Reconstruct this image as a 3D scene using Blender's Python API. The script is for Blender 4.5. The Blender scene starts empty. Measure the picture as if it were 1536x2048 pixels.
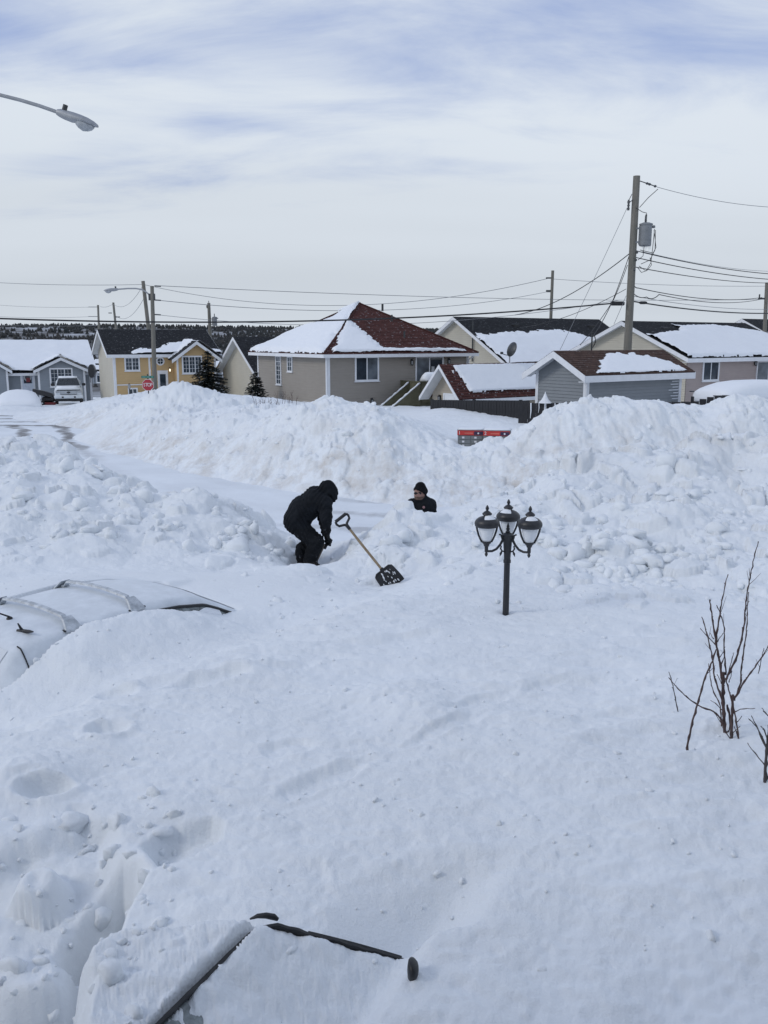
import bpy, math, random
import numpy as np
from mathutils import Vector, Matrix

scene = bpy.context.scene
COL = scene.collection
random.seed(7)

# ------------------------------------------------------------------ camera
H_CAM = 4.2                       # eye height above the road
PITCH = math.radians(11.0)        # looking slightly down
FPX = 1771.0                      # focal length in pixels of a 1536 x 2048 frame
CP, SP = math.cos(PITCH), math.sin(PITCH)
cam_d = bpy.data.cameras.new('camera')
cam = bpy.data.objects.new('camera', cam_d)
COL.objects.link(cam)
cam.location = (0, 0, H_CAM)
cam.rotation_euler = (math.pi / 2 - PITCH, 0, 0)
cam_d.sensor_fit = 'VERTICAL'
cam_d.sensor_height = 4.8
cam_d.lens = 4.8 * FPX / 2048.0
cam_d.clip_start = 0.05
cam_d.clip_end = 8000
scene.camera = cam

# ------------------------------------------------------------------ sky
world = bpy.data.worlds.new('World')
scene.world = world
world.use_nodes = True
wn, wl = world.node_tree.nodes, world.node_tree.links
wn.clear()
SUN_EL, SUN_AZ = math.radians(34), math.radians(250)   # compass style: 0 = +Y, 90 = +X
def wnode(t, **kw):
    n = wn.new(t)
    for k, v in kw.items():
        setattr(n, k, v)
    return n
def wmath(op, a, b=None, clamp=False):
    n = wnode('ShaderNodeMath', operation=op, use_clamp=clamp)
    for i, v in enumerate((a, b)):
        if v is None: continue
        if isinstance(v, (int, float)): n.inputs[i].default_value = v
        else: wl.new(v, n.inputs[i])
    return n.outputs[0]
wout = wnode('ShaderNodeOutputWorld')
wbg = wnode('ShaderNodeBackground')
wl.new(wbg.outputs[0], wout.inputs[0])
SKY_STRENGTH = 0.1
wbg.inputs['Strength'].default_value = SKY_STRENGTH
nsky = wnode('ShaderNodeTexSky', sky_type='NISHITA')
nsky.sun_disc = False
nsky.sun_elevation = SUN_EL
nsky.sun_rotation = SUN_AZ
nsky.air_density = 1.0
nsky.dust_density = 1.5
wtc = wnode('ShaderNodeTexCoord')
wsep = wnode('ShaderNodeSeparateXYZ')
wl.new(wtc.outputs['Generated'], wsep.inputs[0])
wz = wmath('ADD', wmath('MAXIMUM', wsep.outputs[2], 0.0), 0.13)
wx = wmath('DIVIDE', wsep.outputs[0], wz)
wy = wmath('DIVIDE', wsep.outputs[1], wz)
wcomb = wnode('ShaderNodeCombineXYZ')
wl.new(wx, wcomb.inputs[0]); wl.new(wy, wcomb.inputs[1])
def wnoise(scale, loc, rot, det, rough, dist=0.0):
    m = wnode('ShaderNodeMapping')
    m.inputs['Location'].default_value = loc
    m.inputs['Rotation'].default_value = (0, 0, math.radians(rot))
    m.inputs['Scale'].default_value = scale
    wl.new(wcomb.outputs[0], m.inputs['Vector'])
    n = wnode('ShaderNodeTexNoise')
    n.inputs['Scale'].default_value = 1.0
    n.inputs['Detail'].default_value = det
    n.inputs['Roughness'].default_value = rough
    n.inputs['Distortion'].default_value = dist
    wl.new(m.outputs[0], n.inputs['Vector'])
    return n.outputs['Fac']
big = wnoise((0.42, 0.75, 1), (3.3, 1.15, 0), 14, 3.0, 0.5, 0.5)          # broad sheets
fine = wnoise((1.15, 2.1, 1), (1.0, 7.4, 0), 18, 9.0, 0.62, 0.5)      # drawn-out streaks
dens = wmath('ADD', wmath('MULTIPLY', big, 0.80), wmath('MULTIPLY', fine, 0.42))
# the layer is seen edge-on low in the sky, so it closes up towards the horizon
edge = wmath('MULTIPLY', wmath('SUBTRACT', 0.29, wmath('MINIMUM', wsep.outputs[2], 0.29)), 1.9)
dens = wmath('ADD', dens, edge)
wr = wnode('ShaderNodeMapRange', interpolation_type='SMOOTHSTEP')
wr.inputs['From Min'].default_value = 0.495
wr.inputs['From Max'].default_value = 0.76
wl.new(dens, wr.inputs['Value'])
# thickness: thin sheet bright, thick parts greyer
tr = wnode('ShaderNodeValToRGB')
tr.color_ramp.elements[0].position = 0.30
tr.color_ramp.elements[0].color = (7.6, 8.25, 9.05, 1)
tr.color_ramp.elements[1].position = 0.72
tr.color_ramp.elements[1].color = (6.7, 7.3, 8.0, 1)
grey = wnoise((0.16, 0.5, 1), (0.4, 2.2, 0), 5, 3.0, 0.5)
wl.new(grey, tr.inputs['Fac'])
wblue = wnode('ShaderNodeMixRGB', blend_type='MIX')      # blue gaps still carry a thin veil
wblue.inputs['Fac'].default_value = 0.75
wl.new(nsky.outputs[0], wblue.inputs[1])
wblue.inputs[2].default_value = (3.9, 4.9, 7.9, 1)
wmix = wnode('ShaderNodeMixRGB', blend_type='MIX')
wl.new(wr.outputs[0], wmix.inputs['Fac'])
wl.new(wblue.outputs[0], wmix.inputs[1])
wl.new(tr.outputs[0], wmix.inputs[2])
# the deck is thicker, so greyer, where it is looked through at a slant
wlow = wnode('ShaderNodeMapRange', interpolation_type='SMOOTHSTEP')
wlow.inputs['From Min'].default_value = 0.02; wlow.inputs['From Max'].default_value = 0.24
wlow.inputs['To Min'].default_value = 0.84; wlow.inputs['To Max'].default_value = 1.0
wl.new(wsep.outputs[2], wlow.inputs['Value'])
wdim = wnode('ShaderNodeVectorMath', operation='SCALE')
wl.new(wmix.outputs[0], wdim.inputs[0]); wl.new(wlow.outputs[0], wdim.inputs['Scale'])
wl.new(wdim.outputs[0], wbg.inputs['Color'])

# ------------------------------------------------------------------ sun behind thin cloud
sun_d = bpy.data.lights.new('sun', 'SUN')
sun_d.energy = 0.75
sun_d.angle = math.radians(14)
sun_d.color = (1.0, 0.96, 0.9)
sun = bpy.data.objects.new('sun', sun_d)
COL.objects.link(sun)
sdir = Vector((math.sin(SUN_AZ) * math.cos(SUN_EL), math.cos(SUN_AZ) * math.cos(SUN_EL), math.sin(SUN_EL)))
sun.rotation_euler = (-sdir).to_track_quat('-Z', 'Y').to_euler()
sun.location = sdir * 60

# ------------------------------------------------------------------ exposure
scene.view_settings.view_transform = 'Standard'
scene.view_settings.look = 'None'
scene.view_settings.exposure = 0.0
scene.view_settings.gamma = 1.0
scene.view_settings.use_curve_mapping = False
scene.render.engine = 'CYCLES'
scene.cycles.max_bounces = 6
scene.cycles.diffuse_bounces = 3
scene.cycles.glossy_bounces = 3
scene.cycles.transmission_bounces = 4
scene.cycles.use_denoising = True

# ------------------------------------------------------------------ placing by sight line
def ray(px, py):
    xc, yc = (px - 768.0) / FPX, (1024.0 - py) / FPX
    return Vector((xc, CP + yc * SP, -SP + yc * CP))
def at(px, py, Y):
    """the point that stands Y metres ahead of the camera on the sight line of a photo pixel"""
    d = ray(px, py)
    t = Y / d.y
    return Vector((d.x * t, Y, H_CAM + d.z * t))
def xat(px, Y, Z):
    return (px - 768.0) / FPX * (Y * CP - (Z - H_CAM) * SP)

# ------------------------------------------------------------------ materials
MATS = {}
class NT:
    def __init__(s, name):
        s.m = bpy.data.materials.new(name); s.m.use_nodes = True
        s.n, s.l = s.m.node_tree.nodes, s.m.node_tree.links
        s.p = s.n['Principled BSDF']
        s.out = s.n['Material Output']
    def node(s, t, **kw):
        n = s.n.new(t)
        for k, v in kw.items(): setattr(n, k, v)
        return n
    def link(s, a, b): s.l.new(a, b)
    def coord(s, kind='Object', scale=(1, 1, 1), rot=(0, 0, 0)):
        tc = s.node('ShaderNodeTexCoord'); m = s.node('ShaderNodeMapping')
        m.inputs['Scale'].default_value = scale; m.inputs['Rotation'].default_value = rot
        s.link(tc.outputs[kind], m.inputs['Vector']); return m.outputs[0]
    def pos(s, scale=(1, 1, 1)):
        g = s.node('ShaderNodeNewGeometry'); m = s.node('ShaderNodeMapping')
        m.inputs['Scale'].default_value = scale
        s.link(g.outputs['Position'], m.inputs['Vector']); return m.outputs[0]
    def noise(s, vec, scale, det=4, rough=0.55, dist=0):
        n = s.node('ShaderNodeTexNoise')
        n.inputs['Scale'].default_value = scale; n.inputs['Detail'].default_value = det
        n.inputs['Roughness'].default_value = rough; n.inputs['Distortion'].default_value = dist
        if vec is not None: s.link(vec, n.inputs['Vector'])
        return n.outputs['Fac']
    def ramp(s, fac, stops):
        r = s.node('ShaderNodeValToRGB'); e = r.color_ramp.elements
        while len(e) < len(stops): e.new(0.5)
        for i, (p, c) in enumerate(stops):
            e[i].position = p
            e[i].color = (c, c, c, 1) if isinstance(c, (int, float)) else (*c, 1)
        s.link(fac, r.inputs['Fac']); return r.outputs['Color']
    def mix(s, fac, a, b, mode='MIX'):
        n = s.node('ShaderNodeMixRGB', blend_type=mode)
        for i, v in ((0, fac), (1, a), (2, b)):
            if isinstance(v, (int, float)): n.inputs[i].default_value = v if i == 0 else (v, v, v, 1)
            elif isinstance(v, tuple): n.inputs[i].default_value = (*v, 1)
            else: s.link(v, n.inputs[i])
        return n.outputs[0]
    def math(s, op, a, b=None, clamp=False):
        n = s.node('ShaderNodeMath', operation=op, use_clamp=clamp)
        for i, v in enumerate((a, b)):
            if v is None: continue
            if isinstance(v, (int, float)): n.inputs[i].default_value = v
            else: s.link(v, n.inputs[i])
        return n.outputs[0]
    def bump(s, h, strength=0.3, dist=0.01, prev=None):
        b = s.node('ShaderNodeBump')
        b.inputs['Strength'].default_value = strength; b.inputs['Distance'].default_value = dist
        s.link(h, b.inputs['Height'])
        if prev is not None: s.link(prev, b.inputs['Normal'])
        s.link(b.outputs[0], s.p.inputs['Normal']); return b.outputs[0]
    def set(s, **kw):
        for k, v in kw.items():
            i = s.p.inputs[k]
            if isinstance(v, tuple): i.default_value = (*v, 1)
            elif isinstance(v, (int, float)): i.default_value = v
            else: s.link(v, i)
        return s
def plain(name, col, rough=0.6, var=0.12, scale=6.0, bump=0.0, bscale=60, metal=0.0, spec=0.4):
    """one-colour surface with weathering noise"""
    t = NT(name); c = t.coord()
    n = t.noise(c, scale, 5, 0.6)
    dark = tuple(max(0, v * (1 - var)) for v in col); lite = tuple(min(1, v * (1 + var)) for v in col)
    t.set(**{'Base Color': t.ramp(n, [(0.3, dark), (0.7, lite)]), 'Metallic': metal, 'Specular IOR Level': spec})
    t.set(Roughness=t.ramp(t.noise(c, scale * 2.3, 3), [(0.3, max(0.02, rough - 0.08)), (0.7, min(1, rough + 0.08))]))
    if bump: t.bump(t.noise(c, bscale, 4), bump, 0.01)
    MATS[name] = t.m
    return t.m

# ------------------------------------------------------------------ mesh builder
class MB:
    def __init__(s): s.v, s.f, s.mi = [], [], []
    def add(s, verts, faces, mi=0):
        o = len(s.v); s.v.extend(tuple(v) for v in verts)
        s.f.extend(tuple(i + o for i in f) for f in faces); s.mi.extend([mi] * len(faces)); return s
    def box(s, lo, hi, mi=0, M=None):
        x0, y0, z0 = lo; x1, y1, z1 = hi
        vs = [(x0, y0, z0), (x1, y0, z0), (x1, y1, z0), (x0, y1, z0), (x0, y0, z1), (x1, y0, z1), (x1, y1, z1), (x0, y1, z1)]
        if M is not None: vs = [M @ Vector(v) for v in vs]
        return s.add(vs, [(0, 3, 2, 1), (4, 5, 6, 7), (0, 1, 5, 4), (1, 2, 6, 5), (2, 3, 7, 6), (3, 0, 4, 7)], mi)
    def bevbox(s, lo, hi, b, mi=0, M=None):
        """box with chamfered edges"""
        x0, y0, z0 = lo; x1, y1, z1 = hi
        b = min(b, (x1 - x0) / 2.2, (y1 - y0) / 2.2, (z1 - z0) / 2.2)
        rings = []
        for z, i in ((z0, b), (z0 + b, 0), (z1 - b, 0), (z1, b)):
            a0, a1, c0, c1 = x0 + i, x1 - i, y0 + i, y1 - i
            rings.append([(a0 + b, c0, z), (a1 - b, c0, z), (a1, c0 + b, z), (a1, c1 - b, z), (a1 - b, c1, z), (a0 + b, c1, z), (a0, c1 - b, z), (a0, c0 + b, z)])
        return s.rings(rings, True, True, mi, M)
    def rings(s, rings, cap0=True, cap1=True, mi=0, M=None, closed=True):
        vs = [Vector(p) for r in rings for p in r]
        if M is not None: vs = [M @ v for v in vs]
        n = len(rings[0]); fs = []
        for i in range(len(rings) - 1):
            for j in range(n if closed else n - 1):
                k = (j + 1) % n
                fs.append((i * n + j, i * n + k, (i + 1) * n + k, (i + 1) * n + j))
        if cap0: fs.append(tuple(range(n - 1, -1, -1)))
        if cap1: fs.append(tuple(range((len(rings) - 1) * n, len(rings) * n)))
        return s.add(vs, fs, mi)
    def tube(s, pts, r, seg=8, mi=0, cap=True):
        pts = [Vector(p) for p in pts]; n = len(pts)
        rr = r if isinstance(r, (list, tuple)) else [r] * n
        rings = []; ref = None
        for i, p in enumerate(pts):
            t = (pts[min(i + 1, n - 1)] - pts[max(i - 1, 0)])
            if t.length < 1e-9: t = Vector((0, 0, 1))
            t.normalize()
            if ref is None:
                ref = Vector((0, 0, 1)) if abs(t.z) < 0.9 else Vector((1, 0, 0))
            u = (ref - t * ref.dot(t))
            if u.length < 1e-6: u = Vector((1, 0, 0)) - t * t.x
            u.normalize(); w = t.cross(u); ref = u
            rings.append([p + (u * math.cos(a) + w * math.sin(a)) * rr[i] for a in (2 * math.pi * k / seg for k in range(seg))])
        return s.rings(rings, cap, cap, mi)
    def lathe(s, prof, seg=16, o=(0, 0, 0), mi=0, M=None, sx=1, sy=1):
        rings = [[(o[0] + r * sx * math.cos(2 * math.pi * k / seg), o[1] + r * sy * math.sin(2 * math.pi * k / seg), o[2] + z) for k in range(seg)] for r, z in prof]
        return s.rings(rings, True, True, mi, M)
    def prism(s, poly, axis, a0, a1, mi=0, M=None):
        """polygon in the two other axes extruded along 'axis' (x: poly=(y,z); y: (x,z); z: (x,y))"""
        def mk(p, a): return {'x': (a, p[0], p[1]), 'y': (p[0], a, p[1]), 'z': (p[0], p[1], a)}[axis]
        n = len(poly); vs = [mk(p, a0) for p in poly] + [mk(p, a1) for p in poly]
        if M is not None: vs = [M @ Vector(v) for v in vs]
        fs = [tuple(range(n)), tuple(range(2 * n - 1, n - 1, -1))] + [(i, i + n, (i + 1) % n + n, (i + 1) % n) for i in range(n)]
        return s.add(vs, fs, mi)
    def build(s, name, mats, parent=None, smooth=False, loc=None, rotz=None):
        me = bpy.data.meshes.new(name)
        me.from_pydata(s.v, [], s.f)
        for m in (mats if isinstance(mats, (list, tuple)) else [mats]): me.materials.append(m)
        if any(s.mi): me.polygons.foreach_set('material_index', s.mi)
        bm_fix(me)
        if smooth is not False:
            me.polygons.foreach_set('use_smooth', [True] * len(me.polygons))
            if smooth is not True: me.set_sharp_from_angle(angle=math.radians(smooth))
        me.update()
        return obj(name, me, parent, loc, rotz)
def bm_fix(me):
    import bmesh
    bm = bmesh.new(); bm.from_mesh(me)
    bmesh.ops.recalc_face_normals(bm, faces=bm.faces)
    bm.to_mesh(me); bm.free()
def obj(name, me, parent=None, loc=None, rotz=None):
    o = bpy.data.objects.new(name, me); COL.objects.link(o)
    if parent is not None: o.parent = parent
    if loc is not None: o.location = loc
    if rotz is not None: o.rotation_euler = (0, 0, rotz)
    return o
def tag(o, label=None, cat=None, group=None, kind=None):
    for k, v in (('label', label), ('category', cat), ('group', group), ('kind', kind)):
        if v: o[k] = v
    return o
def thing(name, label, cat, loc=(0, 0, 0), rotz=0.0, group=None):
    o = obj(name, None, None, loc, rotz); o.empty_display_size = 0.2
    return tag(o, label, cat, group)
def copy_tree(o, parent=None):
    c = o.copy(); COL.objects.link(c); c.parent = parent
    for ch in list(o.children): copy_tree(ch, c)
    return c

# ------------------------------------------------------------------ numpy noise
def _hash(ix, iy, seed):
    h = ix.astype(np.int32).view(np.uint32) * np.uint32(374761393) + iy.astype(np.int32).view(np.uint32) * np.uint32(668265263) + np.uint32(seed * 974711 & 0xFFFFFFFF)
    h = (h ^ (h >> np.uint32(13))) * np.uint32(1274126177)
    h = h ^ (h >> np.uint32(16))
    return h.astype(np.float32) * np.float32(1 / 4294967295.0)
def vnoise(x, y, seed=0):
    ix, iy = np.floor(x), np.floor(y); fx, fy = x - ix, y - iy
    ux, uy = fx * fx * fx * (fx * (fx * 6 - 15) + 10), fy * fy * fy * (fy * (fy * 6 - 15) + 10)
    a, b = _hash(ix, iy, seed), _hash(ix + 1, iy, seed)
    c, d = _hash(ix, iy + 1, seed), _hash(ix + 1, iy + 1, seed)
    return (a + (b - a) * ux) * (1 - uy) + (c + (d - c) * ux) * uy - 0.5
def fbm(x, y, seed=0, octv=4, gain=0.5):
    s, a = 0, 1.0
    for i in range(octv):
        s = s + a * vnoise(x, y, seed + i * 17); x, y = x * 2.03 + 3.1, y * 2.03 - 1.7; a *= gain
    return s
def worley(x, y, seed=0):
    """distance to nearest cell point, second nearest, random value of the nearest cell"""
    ix, iy = np.floor(x), np.floor(y)
    f1 = np.full(x.shape, 9.0); f2 = np.full(x.shape, 9.0); rid = np.zeros(x.shape)
    for dx in (-1, 0, 1):
        for dy in (-1, 0, 1):
            cx, cy = ix + dx, iy + dy
            px, py = cx + _hash(cx, cy, seed), cy + _hash(cx, cy, seed + 5)
            d = np.hypot(px - x, py - y); r = _hash(cx, cy, seed + 9)
            near = d < f1
            f2 = np.where(near, f1, np.minimum(f2, d)); rid = np.where(near, r, rid); f1 = np.where(near, d, f1)
    return f1, f2, rid
def sstep(a, b, x):
    t = np.clip((x - a) / (b - a), 0, 1); return t * t * (3 - 2 * t)
# ================================================================== SETTING: snow, road, hills
# --- snow material: white, faint dirt with shapes of its own, fine crusty relief
def snow_material(name, base=(0.80, 0.838, 0.872), crust=1.0, dirt=True, scale=1.0):
    t = NT(name); p = t.pos()
    big = t.noise(p, 0.35 * scale, 4, 0.6)
    col = t.ramp(big, [(0.3, tuple(v * 0.975 for v in base)), (0.7, base)])
    if dirt:
        at_ = t.node('ShaderNodeAttribute', attribute_name='dirt', attribute_type='GEOMETRY')
        dn = t.ramp(t.noise(p, 1.3, 7, 0.7), [(0.42, 0.0), (0.70, 1.0)])
        fac = t.math('MULTIPLY', at_.outputs['Fac'], dn, True)
        col = t.mix(fac, col, (0.50, 0.46, 0.41))
        sp = t.ramp(t.noise(p, 16, 3, 0.7), [(0.73, 0.0), (0.78, 1.0)])
        sp2 = t.ramp(t.noise(p, 0.9, 2), [(0.45, 0.0), (0.65, 0.55)])
        col = t.mix(t.math('MULTIPLY', sp, sp2), col, (0.45, 0.42, 0.38))
    t.set(**{'Base Color': col, 'Roughness': 0.62, 'Specular IOR Level': 0.25})
    g = t.noise(p, 5.5, 9, 0.68, 0.3); h = t.noise(p, 60, 6, 0.65)
    patch = t.ramp(t.noise(p, 0.8, 4, 0.6, 0.5), [(0.36, 0.25), (0.62, 1.25)])
    m = t.math('MULTIPLY', t.math('ADD', g, t.math('MULTIPLY', h, 0.35)), patch)
    if dirt:
        la = t.node('ShaderNodeAttribute', attribute_name='lump', attribute_type='GEOMETRY').outputs['Fac']
        rough_ = t.noise(p, 13, 9, 0.72, 0.6)
        m = t.math('ADD', m, t.math('MULTIPLY', t.math('MULTIPLY', rough_, la), 1.1))
    t.bump(m, 0.42 * crust, 0.05)
    MATS[name] = t.m
    return t.m
M_SNOW = snow_material('snow')
M_ROOFSNOW = snow_material('roof_snow', base=(0.82, 0.85, 0.89), crust=0.5, dirt=False)

# --- control points: (photo column, photo row, metres ahead, lumpiness, dirt) where the surface is seen
SEEN = [
 (768,1200,9.0,.1,0),(600,1200,9.2,.1,0),(600,1150,11,.35,0),(780,1174,10.5,.25,0),(700,1160,10.9,.4,0),(620,1134,13,.35,0),(570,1128,12.9,.4,0),
 (520,1132,12,.35,0),(300,1135,11.4,.25,0),(100,1135,11,.2,0),(0,1125,11,.2,0),(-300,1120,11,.2,0),
 (1010,1222,8.6,.1,0),(1200,1230,8.4,.1,0),(1400,1230,8.3,.1,0),(1536,1225,8.3,.1,0),(900,1170,9.9,.2,0),
 (0,1050,12.5,1,0),(150,1050,12.8,1,0),(0,970,14.5,1,0),(150,975,14.7,1,0),(0,893,17.5,.9,.1),(80,899,17.3,.9,.1),(150,922,17,.9,.1),(-300,880,17.5,.9,0),(-300,1000,13.5,1,0),
 (230,972,15.8,.9,0),(300,1050,13,1,0),(300,998,15.2,1,0),(420,1060,13,1,0),(420,1002,14.6,1,0),(470,1004,14.4,1,0),(500,1090,12.8,1,0),(505,1036,13.9,1,0),(550,1102,12.9,.8,0),(556,1076,13.4,.9,0),
 (850,1130,11,.5,0),(880,1110,11.2,.7,0),(950,1102,11.3,.7,0),(836,1004,13.2,.8,0),(800,1032,12.9,.9,0),(780,1054,12.6,.9,0),(720,1092,12.2,.8,0),(690,1104,12.5,.6,0),(868,1036,13.3,.6,0),(900,1046,13.2,.8,0),(850,1070,12.2,1,0),
 (950,1012,14.5,1,0),(1050,964,15.5,1,.2),(1150,934,16,1,.3),(1250,905,16.5,1,.4),(1400,888,17,1,.4),(1536,890,17,1,.3),(1900,890,17,1,.2),
 (1100,1132,10.8,.8,0),(1250,1176,9.6,.7,0),(1400,1172,9.6,.7,0),(1536,1162,9.8,.6,0),(1900,1162,9.8,.6,0),
 (1100,1040,12.5,1,0),(1250,1050,12.3,1,0),(1250,970,14.5,1,.1),(1400,1050,12.2,1,0),(1400,970,14.3,1,.1),(1536,1050,12.3,1,0),(1536,970,14.4,1,.1),(1000,1060,12.4,1,0),
 # far bank, its face and crest
 (200,814,45,.8,.2),(250,802,41,.8,.1),(340,850,34,1,.2),(343,774,38,1,.1),(300,800,40,1,.1),(368,800,37,1,.1),(395,822,36,1,.1),(430,870,30,1,.2),(430,824,32.5,.9,.1),(520,880,27.8,1,.3),(520,834,30,.8,.1),(560,826,29.5,.8,0),
 (600,880,26.5,1,.5),(600,817,28.5,.9,.1),(645,803,28.2,.9,.1),(680,880,25.6,1,.6),(680,807,27.5,.9,.1),(760,890,25,1,.5),(760,818,27,.9,.1),(800,838,26.5,.9,.1),(830,880,25.5,.9,.1),(880,914,24.5,.8,.2),
 (930,908,24.6,.8,.1),(960,904,24.7,.8,.1),(1000,894,24.8,.8,.1),(1050,866,25,.9,.1),(1100,828,25,.9,.1),(1160,813,25,.9,.1),(1250,814,25,.9,.1),(1330,811,25,.9,.1),(1370,830,25,.9,.1),(1420,836,25,.9,.1),(1487,806,25,.9,.1),(1536,846,24.5,.9,.1),(1800,837,24.5,.9,.1),
 # fields and yards behind
 (850,842,32,.1,0),(900,816,37,.1,.2),(940,870,29.5,.1,0),(450,803,46,.3,0),(100,824,55,.15,.2),(60,824,55,.15,.2),(145,822,56,.1,.1),(175,820,57,.1,.1),(110,818,60,.1,.1),(240,792,57,.5,.1),(300,782,52,.6,.1),(30,812,60,.15,0),(0,826,53,.2,.1),(195,795,62,.3,0),
 (520,803,44,.3,0),(560,800,41,.3,0),
]
# (photo column, height, metres ahead, lumpiness, dirt) where it is hidden or taken as level
LEVEL = []
for c in (-1500, -600, 0, 400, 768, 1100, 1536, 2200, 3000):
    for Y, Z in ((0.6, 1.6), (1.6, 1.62), (2.6, 1.62), (3.8, 1.62), (5.2, 1.6), (6.8, 1.57)):
        LEVEL.append((c, Z + (0.05 if c > 1000 else 0) - (0.04 if c < 300 else 0), Y, .05, 0))
for c, ys in ((0,(21.5,26,32,40,47)),(-500,(21.5,28,36,46)),(-1500,(22,32,46)),(150,(20.8,25,30,36,41)),(210,(19.5,25,32)),(300,(18.6,22,26,29.5)),(420,(17.4,22,26.8)),(500,(16.6,21)),
              (560,(16,20,24.6)),(680,(15.6,19,23.2)),(770,(16.2,19,22.5)),(850,(17.5,20,22)),(950,(18.3,20,21.8)),(1050,(19,21.2)),(1200,(19.5,21)),(1400,(20,21)),(1536,(20,21)),(2000,(20,21)),(3000,(20,22))):
    for Y in ys: LEVEL.append((c, -0.12, Y, .03, .3))
for c, Y in ((150,43.5),(210,34),(255,33),(300,31),(340,29.6),(430,27.6),(520,26),(600,24.8),(680,24),(760,23.4),(830,22.9),(880,22.6),(1000,22.3),(1100,22.2),(1300,22.1),(1536,22),(2000,22)):
    LEVEL.append((c, 0.12, Y, .5, .8))
LEVEL += [(345,1.3,43,.5,0),(780,1.3,33,.2,0),(1100,1.3,30,.2,0),(1300,1.3,30,.2,0),(1536,1.3,30,.2,0),(2100,1.3,32,.2,0),(930,.92,27.2,.3,0),(1000,1.0,27.4,.3,0),
 (700,1.0,36,.2,0),(620,1.1,40,.2,0),(800,1.1,42,.1,0),(950,1.0,42,.1,0),(1100,.9,42,.1,0),(1300,.9,42,.1,0),(1536,.9,42,.1,0),(2100,.9,45,.1,0),
 (140,-.62,65,.05,.1),(140,-.7,70,.05,0),(60,-.6,70,.05,0),(30,-.45,64,.05,0),(-300,-.3,62,.1,0),(-1500,-.3,62,.1,0),(300,-.3,66,.1,0),(430,.3,62,.1,0),(520,.6,56,.1,0),(700,.6,58,.1,0),(1000,.6,60,.1,0),(1300,.6,60,.1,0),(1600,.6,60,.1,0),(2300,.6,60,.1,0)]
for c in (-1500, -400, 0, 300, 600, 900, 1200, 1600, 2500):
    LEVEL.append((c, -1.2, 82, .05, 0)); LEVEL.append((c, -3.0, 108, 0, 0)); LEVEL.append((c, -4.0, 130, 0, 0))
_pts = []
for c, r, Y, L, D in SEEN:
    p = at(c, r, Y); _pts.append(((c - 768) / FPX, math.log(Y), p.z, L, D))
for c, Z, Y, L, D in LEVEL: _pts.append(((c - 768) / FPX, math.log(Y), Z, L, D))
_pts = np.array(_pts)
_c2 = 0.035 ** 2
def _phi(dx, dy): return np.sqrt(dx * dx + dy * dy + _c2)
_A = _phi(_pts[:, None, 0] - _pts[None, :, 0], _pts[:, None, 1] - _pts[None, :, 1])
_n = len(_pts)
_K = np.zeros((_n + 1, _n + 1)); _K[:_n, :_n] = _A - 0.0015 * np.eye(_n); _K[_n, :_n] = 1; _K[:_n, _n] = 1
_W = np.linalg.solve(_K, np.vstack([_pts[:, 2:5], np.zeros((1, 3))]))
_gu = np.linspace(-2.6, 2.6, 1301); _gv = np.linspace(math.log(0.4), math.log(135.0), 520)
def _tabulate():
    """the interpolant on a regular (bearing, log distance) table, read back bilinearly"""
    V, U = np.meshgrid(_gv, _gu, indexing='ij'); T = np.empty((V.size, 3), np.float32)
    dense = np.abs(U.ravel()) < 0.75
    u, v = U.ravel().astype(np.float32), V.ravel().astype(np.float32)
    P = _pts.astype(np.float32); W = _W.astype(np.float32)
    for s in range(0, u.size, 60000):
        e = slice(s, s + 60000)
        k = np.sqrt((u[e, None] - P[None, :, 0]) ** 2 + (v[e, None] - P[None, :, 1]) ** 2 + np.float32(_c2))
        T[e] = k @ W[:_n] + W[_n]
    return T.reshape(len(_gv), len(_gu), 3)
_TAB = _tabulate()
def base_fields(X, Y):
    """smooth height, lumpiness and dirt at plan positions"""
    y = np.maximum(Y, 0.41)
    fu = np.clip((np.clip(X / (y * CP), -2.59, 2.59) + 2.6) / 5.2 * 1300, 0, 1299.999)
    fv = np.clip((np.log(y) - _gv[0]) / (_gv[-1] - _gv[0]) * 519, 0, 518.999)
    iu, iv = fu.astype(int), fv.astype(int); a, b = (fu - iu)[..., None], (fv - iv)[..., None]
    o = (_TAB[iv, iu] * (1 - a) + _TAB[iv, iu + 1] * a) * (1 - b) + (_TAB[iv + 1, iu] * (1 - a) + _TAB[iv + 1, iu + 1] * a) * b
    return o[..., 0], np.clip(o[..., 1], 0, 1), np.clip(o[..., 2], 0, 1)

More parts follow.
